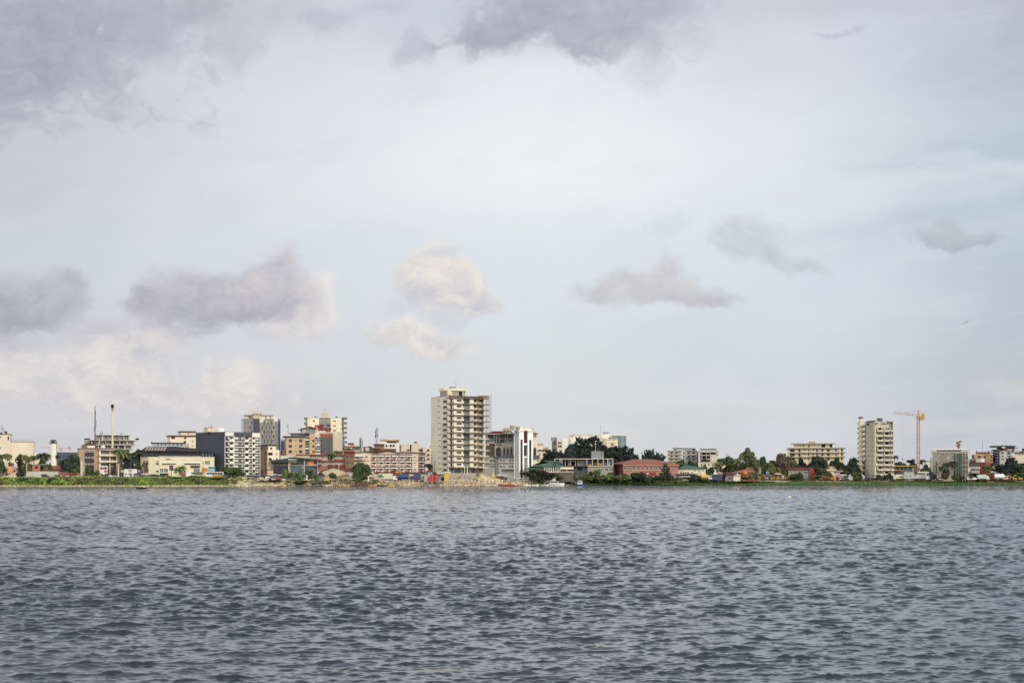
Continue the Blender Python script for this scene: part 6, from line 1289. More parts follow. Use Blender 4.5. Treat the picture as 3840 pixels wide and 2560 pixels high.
T(zA, 640, 860, 980, 870, 'round', 'mid', 'dark shrubby tree under the palms left of the silo tower', 3)
T(zA, 830, 930, 1015, 846, 'bush', 'mid', 'small tree at the foot of the white silo tower', 2); PLM(zA, 1000, 930, 910, 3.5, 'narrow palm just right of the silo tower', 3, 'dark')
T(zA, 1030, 1455, 890, 850, 'round', 'dark', 'large round mango tree left of the tan office building', 1, .06); T(zA, 1180, 1400, 1130, 838, 'bush', 'mid', 'leafy bush in front of the large round mango tree', 4)
T(zA, 1450, 1560, 1110, 842, 'bush', 'mid', 'small dark tree at the foot of the dark glazed strip', 1); T(zA, 1580, 1720, 1185, 835, 'bush', 'mid', 'low bush before the right corner of the tan office building', 2)
T(zA, 230, 460, 1225, 815, 'bush', 'dark', 'dark rounded bush behind the double-armed lamp at the far left', 5)
PLM(zA, 2085, 790, 850, 8.5, 'tall shaggy palm right of the stacked balconies', 2, 'olive', thick=.35); PLM(zA, 2160, 850, 856, 7.5, 'second shaggy palm right of the tan office balconies', 3, 'mid', thick=.3)
T(zB, 215, 540, 722, 880, 'round', 'dark', 'tall dark tree left of the shopping centre, below the concrete apartments', 2, .1); T(zB, 150, 430, 850, 862, 'round', 'dark', 'dark tree mass behind the T shaped street lamp', 3, .05); T(zB, 60, 260, 960, 858, 'round', 'blue', 'deep green tree between the shaggy palms and the shopping centre', 1, .05)
T(zB, 410, 560, 990, 838, 'loose', 'brown', 'thin sparse tree in front of the left end of the shopping centre', 3)
def fanpalm(z, x, q, D, rad, label):
    p = PLM(z, x, q, D, rad, label, 1, 'fresh', thick=.5); return p
fanpalm(zB, 1088, 1085, 826, 5.8, 'fan palm with upright fronds in front of the shopping centre')
T(zB, 1700, 1960, 1052, 845, 'loose', 'mid', 'open crowned tree at the foot of the slate wall', 4); T(zB, 1800, 2210, 1130, 812, 'round', 'mid', 'big bushy green tree at the shore in front of the white balcony block', 4, .0)
T(zC, -60, 190, 1120, 810, 'round', 'mid', 'bushy green tree hiding the lower left of the white balconies', 5); T(zB, 1900, 2080, 1270, 803, 'bush', 'mid', 'dense waterside shrub left of the parked cars', 3)
PLM(zC, 1640, 885, 836, 5.6, 'coconut palm leaning before the long red trimmed motel', 3, 'mid', .06); PLM(zC, 1760, 850, 865, 3.8, 'small palm head over the motel roof', 2, 'mid'); PLM(zC, 1800, 862, 866, 3.4, 'second small palm head over the motel roof, right of its twin', 1, 'mid')
T(zC, 815, 965, 1168, 806, 'loose', 'fresh', 'young tree before the black building pillars', 1); T(zC, 955, 1210, 1212, 801, 'loose', 'fresh', 'spreading light green almond tree on the rocky bank', 2, .1, zb=1.0); T(zC, 1000, 1240, 1330, 798, 'bush', 'olive', 'sprawling shrub below the almond tree at the waterline', 3, zb=.6)
T(zC, 1175, 1400, 1178, 806, 'loose', 'mid', 'leafy tree in front of the turquoise signed dark building', 3); T(zC, 1240, 1440, 1260, 802, 'bush', 'mid', 'dense bush between the dark building and the corrugated shack', 4); T(zC, 1440, 1560, 1215, 812, 'bush', 'mid', 'small bush over the roof of the corrugated shack', 1)
T(zC, 1620, 1765, 1210, 810, 'round', 'mid', 'round bushy tree right of the corrugated shack', 2); T(zC, 1320, 1620, 1385, 797, 'bush', 'olive', 'low scrub under the corrugated shack', 2, zb=.8)
T(zD, -10, 340, 1028, 812, 'round', 'mid', 'big round green tree in front of the left wing of the cream hotel', 4, .05); T(zD, 20, 260, 1250, 806, 'bush', 'mid', 'leafy undergrowth below the big round tree by the minibus', 1); T(zC, 1870, 1960, 1340, 808, 'bush', 'fresh', 'light green bush between the two thatched parasols', 5)
PLM(zD, 1325, 1065, 880, 5.0, 'dark palm between the hotel and the tall tower', 2, 'dark'); T(zD, 1270, 1365, 1110, 878, 'bush', 'dark', 'dark shrub under the palm beside the tall tower', 2)
T(zD, 340, 470, 1365, 802, 'bush', 'mid', 'small shrub below the white slide on the bank', 3); T(zD, 460, 580, 1405, 800, 'bush', 'olive', 'low olive shrub at the waterline left of the trailer', 4)
# the big tree group in the middle
T(zF, 520, 1370, 622, 985, 'spread', 'blue', 'huge dark spreading tree with ragged tips in front of the white terraced building', 1, .04, 'spreading_tree'); T(zF, 1090, 1880, 785, 970, 'spread', 'blue', 'dark spreading tree joined to the right of the huge one, behind the ruin', 2, .04, 'spreading_tree'); T(zF, 100, 640, 838, 960, 'spread', 'blue', 'lower dark spreading tree left of the huge one', 3, .04, 'spreading_tree')
T(zF, 700, 1100, 700, 975, 'round', 'blue', 'dark inner crown under the middle of the huge spreading tree', 2, .1); T(zF, 470, 850, 672, 978, 'round', 'blue', 'dark left shoulder crown of the huge spreading tree', 4, .15); T(zF, 960, 1420, 690, 978, 'round', 'blue', 'dark right shoulder crown of the huge spreading tree', 5, .15); T(zF, 1480, 1800, 880, 964, 'round', 'blue', 'dark rounded crown above the left end of the terracotta roof', 1, .1); T(zF, 150, 560, 900, 956, 'round', 'blue', 'dark crown behind the green lodge roof', 2, .1)
T(zF, 1250, 1620, 870, 965, 'round', 'blue', 'dark rounded tree between the ruin and the terracotta hall', 3, .1)
T(zF, -240, 450, 1180, 858, 'round', 'dark', 'wide low dark tree at the shore behind the moored motor yacht', 3); T(zF, -60, 330, 1215, 852, 'spread', 'dark', 'flat topped dark shrub at the shore left of the motor yacht', 2)
PLM(zF, 715, 1215, 875, 4.0, 'bushy palm on the bank right of the red awning', 1, 'mid'); T(zF, 640, 780, 1260, 872, 'bush', 'olive', 'shaggy bush below the bank palm by the grey shack', 1)
k_ = 0
for x0, x1, q in ((780,905,1290),(880,1010,1250),(960,1100,1290),(1040,1170,1160),(1130,1260,1290),(1230,1360,1250),(1330,1460,1270),(1440,1580,1262),(1540,1690,1280)):
    k_ += 1
    if k_ in (4, 6, 7, 8): PLM(zF, (x0+x1)/2, q, 884, 4.2, ('slender palm before the stone wall of the ruin', 'broad palm at the right end of the ruin', 'leaning palm between the ruin and the rose side wall', 'bushy palm under the left end of the terracotta hall')[(4,6,7,8).index(k_)], k_, 'fresh')
    T(zF, x0-15, x1+15, q+12, 880, 'bush', ('fresh','mid','olive')[k_ % 3], ('bank bush nearest the blue boat', 'second bank bush right of the blue boat', 'third bank bush right of the blue boat, under the stone wall', 'bank bush at the foot of the slender palm', 'bank bush under the white windows of the ruin', 'bank bush at the foot of the broad palm', 'bank bush under the leaning palm', 'bank bush below the rose side wall', 'last bank bush left of the dark tree')[k_-1], k_ % 5+1, group='bushes along the middle bank')
T(zF, 1620, 1920, 1228, 884, 'round', 'dark', 'dark low tree in front of the terracotta hall windows', 4)
T(zG, -250, 290, 795, 965, 'wisp', 'blue', 'feathery dark casuarina tree above the terracotta roof', 1, .05, 'casuarina_tree'); T(zG, -30, 250, 860, 960, 'wisp', 'blue', 'smaller feathery tree joined to the right of the casuarina', 2, .05, 'casuarina_tree')
T(zG, 280, 720, 1005, 955, 'round', 'mid', 'rounded hedge like tree behind the green school roof', 1, .1); T(zG, 650, 860, 1040, 950, 'loose', 'mid', 'open green tree at the right of the green school roof ridge', 3)
T(zG, 85, 430, 1075, 880, 'tier', 'dark', 'dark tiered almond tree with flat layers in front of the terracotta hall', 1, .02, 'tiered_tree'); T(zG, 120, 380, 1270, 876, 'bush', 'dark', 'dark undergrowth below the tiered almond tree', 2)
T(zG, 690, 880, 1265, 890, 'bush', 'dark', 'dark bush left of the yellow and white truck', 3); T(zG, 850, 990, 1075, 930, 'loose', 'mid', 'small open tree at the right end of the green school roof', 1); T(zG, 950, 1010, 1160, 922, 'bush', 'mid', 'little bush beside the school wall end', 5)
PLM(zG, 1165, 1035, 940, 6.5, 'coconut palm left of the pair before the cream villa', 1, 'olive'); PLM(zG, 1245, 962, 948, 7.5, 'taller palm behind the cream villa palms', 2, 'mid'); PLM(zG, 1330, 975, 945, 7.0, 'tall palm with a wide head left of the orange hut', 3, 'mid'); PLM(zG, 1385, 1010, 940, 6.0, 'palm leaning right beside the orange hut roof', 2, 'mid', .05); PLM(zG, 1500, 955, 935, 7.5, 'tall palm rising over the left slope of the orange hut', 1, 'olive')
T(zG, 1240, 1340, 1195, 915, 'bush', 'dark', 'dark bush at the foot of the plum roofed cottage', 1); T(zG, 1545, 1800, 782, 960, 'round', 'olive', 'tall many lobed tree standing above the orange hut', 3, .38); T(zG, 1505, 1880, 870, 955, 'loose', 'olive', 'loose leafy tree around the tall one above the orange hut', 2, .1); T(zG, 1620, 1860, 1000, 945, 'round', 'mid', 'mid green tree filling in below the tall one', 5, .05); PLM(zG, 1680, 905, 940, 6.5, 'palm head in front of the tall many lobed tree', 3, 'mid')
T(zG, 1830, 2100, 1028, 990, 'round', 'mid', 'smooth rounded tree between the tall tree and the leafless one', 1, .05); T(zG, 1690, 1900, 1110, 930, 'bush', 'mid', 'leafy shrub behind the orange hut right wall', 4); T(zG, 1560, 1700, 1300, 903, 'bush', 'dark', 'dark bush in front of the orange hut', 3)
T(zH, 85, 480, 862, 985, 'loose', 'brown', 'almost leafless brown tree left of the long beige building', 1, .1, 'bare_tree'); T(zH, 150, 470, 900, 980, 'loose', 'brown', 'twiggy brown tree joined behind the leafless one', 4, .1, 'bare_tree'); T(zH, -60, 230, 1050, 960, 'round', 'olive', 'olive tree under the leafless brown one', 2); T(zH, 330, 560, 1000, 965, 'loose', 'olive', 'thin green tree right of the leafless brown one', 2)
T(zH, 585, 1010, 995, 975, 'round', 'dark', 'dark rounded tree in front of the long beige building', 5, .05); PLM(zH, 850, 935, 968, 6.0, 'palm rising through the dark rounded tree', 2, 'dark'); T(zH, 985, 1260, 995, 985, 'round', 'dark', 'dense dark tree behind the pale yellow villa', 1, .05); T(zH, 1200, 1410, 1035, 980, 'round', 'dark', 'dark tree right of the pale yellow villa', 2, .05); T(zH, 1370, 1610, 1040, 962, 'round', 'dark', 'dark dense tree touching the spiral stair', 3, .0)
T(zH, 1080, 1400, 1130, 970, 'loose', 'brown', 'dusty brown tree behind the villa gable', 3); T(zH, 770, 1060, 1150, 935, 'loose', 'mid', 'leafy tree between the red wall house and the villa', 5); T(zH, 500, 620, 1220, 932, 'bush', 'dark', 'dark bush before the teal wall of the red roofed house', 1)
T(zH, 2010, 2175, 1232, 932, 'bush', 'dark', 'dark green bush at the right foot of the concrete tower block', 2); T(zH, 1870, 1975, 1245, 934, 'bush', 'dark', 'small bush under the box balconies', 3); T(zH, 1370, 1680, 1200, 940, 'bush', 'mid', 'green shrub at the foot of the spiral stair', 5)
PLM(zH, 2185, 925, 1020, 6.0, 'distant palm just right of the concrete tower block', 3, 'dark')
PLM(zI, 45, 1025, 1010, 7.0, 'distant dark palm above the yellow edged canopy', 1, 'dark'); PLM(zI, 130, 1065, 1005, 5.5, 'smaller distant palm right of its neighbour over the yellow edged canopy', 2, 'dark'); T(zI, 155, 385, 990, 1060, 'loose', 'blue', 'hazy airy tree left of the crane mast', 2, .3); T(zI, 150, 370, 1080, 1050, 'round', 'blue', 'hazy low tree under the airy one by the crane mast', 3)
T(zI, 415, 600, 1075, 1000, 'round', 'mid', 'rounded green tree right of the crane mast', 3); PLM(zI, 455, 1000, 1010, 5.0, 'palm sticking out right of the crane mast', 3, 'dark')
T(zI, 640, 672, 1110, 936, 'column', 'dark', 'narrow cypress before the scaffolded building, left of the pair', 1, .0, 'cypress_tree'); T(zI, 680, 712, 1050, 936, 'column', 'dark', 'taller narrow cypress, right of the pair at the scaffolding', 2, .0, 'cypress_tree')
T(zI, 800, 925, 1140, 930, 'bush', 'blue', 'tall dark shrub covering the middle of the scaffolded building', 1); PLM(zI, 870, 1045, 932, 5.5, 'dark palm in front of the middle of the scaffolding', 1, 'dark'); PLM(zI, 990, 1015, 934, 6.5, 'dark palm at the green netting', 2, 'dark'); PLM(zI, 795, 1120, 928, 4.5, 'short palm left of the tall dark shrub', 3, 'dark')
T(zI, 720, 930, 1250, 926, 'loose', 'brown', 'brownish shrub left of the roadside bushes', 2); T(zI, 925, 1190, 1285, 927, 'bush', 'mid', 'wide roadside bush under the scaffolded building', 4); T(zI, 1050, 1180, 1310, 925, 'bush', 'dark', 'smaller dark bush right of the wide roadside bush', 5)
PLM(zI, 1570, 1085, 940, 6.0, 'palm with a clear trunk right of the dark red wall', 1, 'mid'); PLM(zI, 1655, 1055, 965, 6.0, 'palm behind the pale roofed bungalow', 3, 'dark'); PLM(zI, 2190, 1060, 955, 5.0, 'palm at the right edge of the view', 2, 'dark')
T(zI, 1860, 2130, 975, 975, 'spread', 'blue', 'tall dark pointed evergreen before the pale yellow hall', 2, .02); T(zI, 1870, 2230, 1040, 968, 'round', 'blue', 'broad dark evergreen at the right edge', 4, .02); T(zI, 1695, 1930, 1095, 962, 'spread', 'blue', 'dark low evergreen under the grey terraced block', 3, .02); T(zI, 1760, 2000, 1180, 950, 'round', 'dark', 'dark hedge tree behind the white tank truck', 5); T(zI, 1930, 2300, 1230, 948, 'round', 'mid', 'mixed green hedge behind the yellow machines', 1)
for i, (z, x0, x1, q, D, kd, lf, lb) in enumerate((
 (zF,900,1120,1205,893,'loose','mid','leafy tree before the slate wall of the ruin'),(zF,1240,1420,1230,892,'loose','olive','thin tree at the joint of the ruin and the rose side wall'),(zF,1420,1650,1250,890,'round','mid','green tree under the first windows of the terracotta hall'),(zF,1660,1860,1235,889,'loose','mid','open tree under the middle windows of the terracotta hall'),(zF,1780,1960,1300,888,'bush','dark','dark shrub left of the red annex'),(zF,2080,2250,1290,888,'bush','mid','shrub between the red annex and the tiered almond tree'),(zF,560,760,900,982,'round','blue','dark crown filling the left middle of the huge spreading tree'),(zF,440,660,1235,876,'loose','mid','leafy tree in front of the lodge basement, right of the green roof'),(zF,380,520,1290,868,'bush','mid','shrub below the lodge terrace left of the red awning'),
 (zF,1560,1760,1340,886,'bush','fresh','pale green palmetto clump right of the last bank bush'),(zF,1820,2060,1370,884,'bush','mid','spreading shrub on the dark bank below the red annex'),(zF,2040,2240,1350,884,'bush','dark','dark shrub at the left foot of the tiered almond tree'),
 (zG,380,560,1330,884,'bush','mid','low shrub below the porch of the green roofed school'),(zG,560,740,1320,886,'bush','dark','dark low shrub right of the school porch wall'),(zG,740,900,1180,925,'loose','olive','airy tree before the right windows of the school'),(zG,960,1120,1120,945,'round','mid','rounded tree left of the coconut palm and cream villa'),(zG,1080,1300,1090,950,'loose','olive','ragged tree between the two palms of the cream villa'),(zG,1260,1460,1050,955,'round','mid','dense tree under the wide headed palm'),(zG,1420,1580,1080,950,'loose','mid','leafy tree behind the left roof slope of the orange hut'),
 (zG,1390,1530,1210,908,'bush','olive','shrub over the left eave of the orange hut'),(zG,1700,1860,1215,905,'bush','olive','olive shrub at the right wall of the orange hut'),(zG,1860,2030,1080,975,'round','mid','green tree behind the straw stalls'),(zG,1960,2180,1060,985,'round','olive','tree filling the gap left of the leafless brown one'),(zG,2040,2200,1130,950,'loose','olive','low olive tree behind the white roofed stall'),
 (zH,240,480,1110,952,'round','olive','olive tree behind the left end of the red roofed house'),(zH,420,640,1080,968,'loose','mid','leafy tree behind the ridge of the red roofed house'),(zH,620,820,1100,962,'round','dark','dark tree over the red gable wall'),(zH,350,520,1235,934,'bush','mid','shrub at the left of the teal wall'),(zH,1000,1120,1200,944,'bush','mid','shrub at the left gable of the pale yellow villa'),(zH,1240,1440,1180,952,'loose','mid','leafy tree over the lower roof of the villa'),(zH,1330,1520,1110,970,'round','dark','dark tree between the villa and the spiral stair'),
 (zI,-60,140,1100,1000,'round','mid','green tree behind the left of the yellow edged canopy'),(zI,230,420,1090,1005,'round','mid','green tree behind the right of the yellow edged canopy'),(zI,440,640,1110,990,'loose','mid','loose tree between the crane mast and the scaffolding'),(zI,545,650,1180,940,'bush','dark','dark shrub at the left corner of the scaffolding'),(zI,1250,1330,1200,938,'bush','dark','small dark shrub at the banded white front'),(zI,1480,1640,1190,948,'loose','mid','leafy tree below the clear trunked palm'),(zI,1640,1780,1120,975,'round','mid','green tree behind the pale roofed bungalow'),
 (zA,-120,100,960,862,'round','mid','leafy tree under the left edge palm'),(zA,90,260,1000,856,'loose','olive','olive tree under the second palm from the left edge'),(zA,1440,1560,1180,838,'loose','mid','slim leafy tree right of the three posts'),(zB,30,180,1130,842,'bush','dark','dark shrub left of the globe lamps'),(zB,300,430,1050,850,'round','dark','dark tree at the left corner of the shopping centre'),
 (zC,900,1010,1230,808,'bush','mid','shrub behind the spreading almond tree'),(zC,1380,1460,1290,806,'bush','fresh','fresh green shrub left of the corrugated shack'),(zC,2130,2240,1240,815,'bush','mid','shrub right of the right hand thatched parasol'))):
    T(z, x0, x1, q, D, kd, lf, lb, i % 5 + 1)
# ------------------------------------------------------------------ bank vegetation, stones (uncountable)
def scatter_grass():
    rng = np.random.default_rng(11); sets = {'grass': [], 'dgrass': [], 'olive': []}
    def add(key, px, s, h, k, size, spread=1.0):
        D = shore(px)+s; z = bank_z(px, s); c = np.array([bearing(px)*D, D, z]); P = c + rng.normal(size=(k,3))*np.array([spread, spread*.8, 0]) + np.array([0,0,1])*rng.uniform(0,h,k)[:,None]
        Nn = rng.normal(size=(k,3)) + np.array([0,-.8,.7]); sets[key].append(leaf_cloud(P, Nn, size, rng, 2.4))
    for px in np.arange(-150, 900, 2.2):
        for j in range(6):
            s = rng.uniform(1.6, 17) + hash_noise(px*.06, 1, 5)
            hum = max(0, hash_noise(px*.024, s*.12, 7))
            add('grass' if rng.random() > .22 + .5*(hash_noise(px*.021, s*.1, 3) > .15) else 'olive', px, s, .15+1.5*hum*min(1, s/9), 16, .30)
    for px in np.arange(860, 1420, 3):
        if hash_noise(px*.06, 2, 4) < -.05:
            for j in range(4): add('grass' if rng.random() > .5 else 'olive', px, rng.uniform(1, 12), .6, 12, .4)
    for px in np.arange(1420, 2060, 3):
        if hash_noise(px*.09, 2, 14) > .3:
            for j in range(2): add('olive' if rng.random() > .5 else 'grass', px, rng.uniform(1.5, 8), .4, 8, .32, .7)
    for px in np.arange(2180, 2650, 2.5):
        for j in range(6): add('dgrass', px, rng.uniform(-.4, 15), .9, 14, .42)
    for px in np.arange(2600, 3990, 2.4):
        for j in range(6):
            s = rng.uniform(-.6, 17+hash_noise(px*.06, .6, 4)*3); add('dgrass', px, s, .5, 10, .40)
        if rng.random() > .5: s = rng.uniform(30, 38); add('dgrass' if rng.random() > .3 else 'olive', px, s, 1.0, 10, .4)
    for k, nm in (('grass','bank_grass'),('dgrass','far_bank_grass'),('olive','bank_weeds')):
        o = link(nm, quads_mesh(nm, np.concatenate(sets[k]), LF[k])); tag(o, {'grass':'bright green grass and creepers over the left bank','dgrass':'dark green grass strip along the right shore','olive':'dry olive weeds scattered over the banks'}[k], 'grass', kind='stuff')
scatter_grass()
def stones():
    rr = random.Random(5); B = MB(); m1 = mat('shore_stone', (206,184,146), .95, .25, .8, k=.85); m2 = mat('grey_stone', (150,142,130), .95, .25, .8); m3 = mat('pale_rubble', (224,212,190), .95, .15)
    def rock(px, s, r, m):
        D = shore(px)+s; c = (bearing(px)*D, D, bank_z(px, s)+r*.2); n = len(B.v); B.ball(c, r, m, (rr.uniform(.8,1.9), rr.uniform(.7,1.2), rr.uniform(.35,.75)), 6, 4)
        for i in range(n, len(B.v)): v = B.v[i]; j = .22*r; B.v[i] = (v[0]+rr.uniform(-j,j), v[1]+rr.uniform(-j,j), v[2]+rr.uniform(-j,j))
    for i in range(900): px = rr.uniform(-100, 860); rock(px, rr.uniform(-.3, 1.5), rr.uniform(.2,.6), m1)
    for i in range(700): px = rr.uniform(860, 1330); rock(px, rr.uniform(0, 12), rr.uniform(.3,1.2), rr.choice((m1,m1,m3)))
    for i in range(1700): px = rr.gauss(1800, 190) if rr.random() < .5 else rr.uniform(1400, 2080); rock(px, rr.uniform(-.2, 9), rr.uniform(.15,.65), rr.choice((m1,m1,m1,m2,m3)))
    for i in range(300): px = rr.uniform(2280, 2460); rock(px, rr.uniform(0, 5), rr.uniform(.2,.5), rr.choice((m1,m2)))
    for i in range(500): px = rr.uniform(1880, 2060); rock(px, rr.uniform(6, 22), rr.uniform(.2,.7), rr.choice((m2,m2,m3)))
    tag(B.build('shore_rubble'), 'tan stones and rubble along the waterline', 'rubble', kind='stuff')
stones()
def mound(z, x0, x1, q, D, c, label, name='sand_mound', seed=0, kind=None):
    px0, px1 = z.p(x0), z.p(x1); w = (px1-px0)*D/FOC; pm = (px0+px1)/2; z0 = gz(pm)-.3; H = zz(z.q(q), D)-z0; B = MB(); n = 26; rows = []
    for i in range(n+1):
        t = i/n; x = -w/2+w*t; h = H*(math.sin(math.pi*t)**.6)*(.8+.25*math.sin(t*9+seed)+.1*math.sin(t*31+seed*2)); dd = 2+3*math.sin(math.pi*t); rows.append([(x,-dd,-.3),(x,-dd*.5,h*.6),(x,0,h),(x,dd*.5,h*.6),(x,dd,-.3)])
    B.loft(rows); o = B.build(name, mat('mound_%02x%02x%02x' % c, c, .95, .2, .6, k=.85)); o.location = (bearing(pm)*D, D, z0); tag(o, label, 'mound'); return o
mound(zE, 690, 1160, 1340, 852, (212,184,128), 'long heap of yellow sand at the foot of the tall tower'); mound(zE, 860, 1020, 1325, 858, (196,170,120), 'smaller sand heap before the arched restaurant building', seed=2); mound(zE, 395, 700, 1350, 858, (150,144,134), 'grey heap of site debris below the tower', 'debris_mound', 3); mound(zE, 430, 640, 1398, 838, (196,172,126), 'low earth heap behind the yellow tank', 'earth_mound', 4)
mound(zC, 1180, 1300, 1365, 798, (206,166,120), 'ochre rock outcrop left of the corrugated shack', 'rock_outcrop', 5); mound(zC, 560, 860, 1352, 801, (222,204,170), 'pale sandy outcrop below the red parked car', 'rock_outcrop', 6); mound(zC, 395, 560, 1365, 797, (200,150,104), 'reddish earth outcrop at the bend of the bank', 'rock_outcrop', 7)
mound(zA, 570, 740, 1290, 806, (206,190,158), 'pale earth heap behind the green bank', 'earth_mound', 1); mound(zA, 850, 980, 1308, 804, (200,184,140), 'small straw coloured heap on the green bank', 'earth_mound', 2); mound(zA, -60, 230, 1300, 806, (190,172,148), 'pinkish earth heap at the far left', 'earth_mound', 3); mound(zA, 1395, 1500, 1350, 801, (168,140,116), 'little brown heap on the green bank', 'earth_mound', 8)
mound(zG, 1380, 2180, 1398, 927, (208,180,142), 'long low pale sandbank above the dark grass', 'sandbank', 2); mound(zG, 785, 900, 1420, 922, (206,180,142), 'small patch of sand at the right shore', 'sandbank', 1); mound(zI, 560, 960, 1395, 945, (196,166,140), 'low pinkish sand heap by the trailers', 'sandbank', 5)
o = T(zB, 1250, 1570, 1292, 803, 'bush', 'olive', 'tall dry yellowish shrub in front of the bus', 2); T(zB, 960, 1260, 1340, 800, 'bush', 'mid', 'green shrub left of the dry yellowish one', 4); T(zB, 1560, 1860, 1340, 800, 'bush', 'grass', 'bright green shrub in front of the bus', 1); T(zA, 770, 900, 1325, 800, 'bush', 'grass', 'bright green hummock on the left bank', 3); T(zB, 850, 960, 1350, 799, 'bush', 'brown', 'brownish scrub patch on the bank', 5)
for i, (x0, x1, q) in enumerate(((1130,1290,1325),(1500,1700,1335),(1810,2010,1370))): T(zA, x0, x1, q, 800, 'bush', 'grass', ('green hummock left of the three posts', 'green hummock right of the three posts', 'green hummock below the parked cars')[i], i+1)
T(zC, 370, 440, 1370, 799, 'bush', 'olive', 'olive clump at the bend of the bank', 2); T(zC, 690, 830, 1362, 798, 'bush', 'grass', 'bright creeper spilling over the pale rocks', 3); T(zC, 240, 380, 1340, 800, 'bush', 'mid', 'dark clump under the parked dark cars', 4); T(zC, 575, 650, 1380, 797, 'bush', 'mid', 'small creeper clump between the outcrops', 5)

rb_ = random.Random(21)
for i in range(34):      # the unbroken belt of dark trees behind the right shore
    px = 2560 + i*23 + rb_.uniform(-8, 8); w = rb_.uniform(34, 58); D = rb_.uniform(985, 1035); q = 1712 + rb_.uniform(-18, 18)
    tree(px-w/2, px+w/2, q, D, rb_.choice(('round','loose','round')), rb_.choice(('dark','mid','olive','blue')), 'dark green crown in the unbroken tree belt behind the right shore', 'tree', 'tree', 'background tree belt on the right', i % 5 + 1)
for i in range(12):
    px = 3690 + i*18 + rb_.uniform(-6, 6); w = rb_.uniform(24, 40); D = rb_.uniform(985, 1000)
    tree(px-w/2, px+w/2, 1738+rb_.uniform(-12, 14), D, 'round', rb_.choice(('dark','blue')), 'bluish dark crown in the tree belt at the far right', 'tree', 'tree', 'background tree belt at the far right', i % 5 + 1)
for i in range(44):      # low shrubs that break the line of the left bank
    px = -20 + i*21 + rb_.uniform(-9, 9); w = rb_.uniform(16, 46); s_ = rb_.uniform(3, 13); D = shore(px)+s_
    tree(px-w/2, px+w/2, rb_.uniform(1786, 1800), D, 'bush', rb_.choice(('grass','mid','olive','fresh','grass','brown')), 'low rounded shrub growing on the bright green left bank', 'shrub', 'shrub', 'low shrubs on the left bank', i % 5 + 1, zb=bank_z(px, s_)-.1)
for i in range(30):      # shrubs and low palms that cover the middle and right waterline
    px = 2190 + i*17 + rb_.uniform(-6, 6); w = rb_.uniform(20, 36); s_ = rb_.uniform(4, 16); D = shore(px)+s_
    tree(px-w/2, px+w/2, rb_.uniform(1764, 1786), D, 'bush', rb_.choice(('mid','dark','fresh','olive')), 'leafy shrub in the dense growth along the middle waterline', 'shrub', 'shrub', 'dense growth along the middle waterline', i % 5 + 1, zb=bank_z(px, s_)-.1)
# ------------------------------------------------------------------ vehicles
def wheels(root, xs, w, r=.34, tw=.22):
    for x in xs:
        for y in (-w/2+tw/2, w/2-tw/2):
            key = ('wheel', r, tw)
            if key not in WM: B = MB().tube((0,-tw/2,0),(0,tw/2,0),r,TYRE,None,12); B.tube((0,-tw/2-.01,0),(0,tw/2+.01,0),r*.5,PS,None,8); WM[key] = B.mesh('wheel')
            link('wheel', WM[key], root, (x, y, r))
def prof(B, pts, w, m=None, inset=0.0):
    """side outline (x,z) extruded across the width"""
    B.loft([[(p[0], y, p[1]) for p in pts] for y in (-w/2+inset, w/2-inset)], m)
def car_body(kind, m):
    key = ('car', kind, m.name)
    if key in WM: return WM[key]
    B = MB(); G = MB(); L = 4.3
    if kind == 'suv': body = [(-2.2,.35),(2.2,.35),(2.22,.95),(1.4,1.05),(.75,1.72),(-2.0,1.74),(-2.2,1.05)]; gl = [(1.22,1.08),(.72,1.62),(-1.85,1.64),(-2.0,1.1)]
    else: body = [(-2.1,.32),(2.1,.32),(2.15,.78),(1.2,.92),(.5,1.42),(-1.0,1.44),(-1.7,1.0),(-2.12,.9)]; gl = [(1.02,.96),(.46,1.36),(-.95,1.38),(-1.5,1.02)]
    prof(B, body, 1.75); prof(G, gl, 1.79)
    WM[key] = (B.mesh('body', m), G.mesh('window', GLASS)); return WM[key]
def car(z, x, D, kind, m, label, dirn=1, group='cars parked along the shore road', zb=None):
    px = z.p(x); r = empty('parked_car', (bearing(px)*D, D, (gz(px)+.05) if zb is None else zb), R(0 if dirn > 0 else 180)+random.Random(x).uniform(-.15,.15)); tag(r, label, 'car', group)
    b_, g_ = car_body(kind, m); link('body', b_, r); link('window', g_, r); wheels(r, (-1.35, 1.35), 1.75)
    key = ('hl',); 
    if key not in WM: WM[key] = MB().box(-.03,.03,-.2,.2,-.08,.08).mesh('headlight', FRAME)
    for y in (-.6,.6): link('headlight', WM[key], r, (2.17, y, .68))
    return r
def cpos(z, x): return z, x
CD = 816
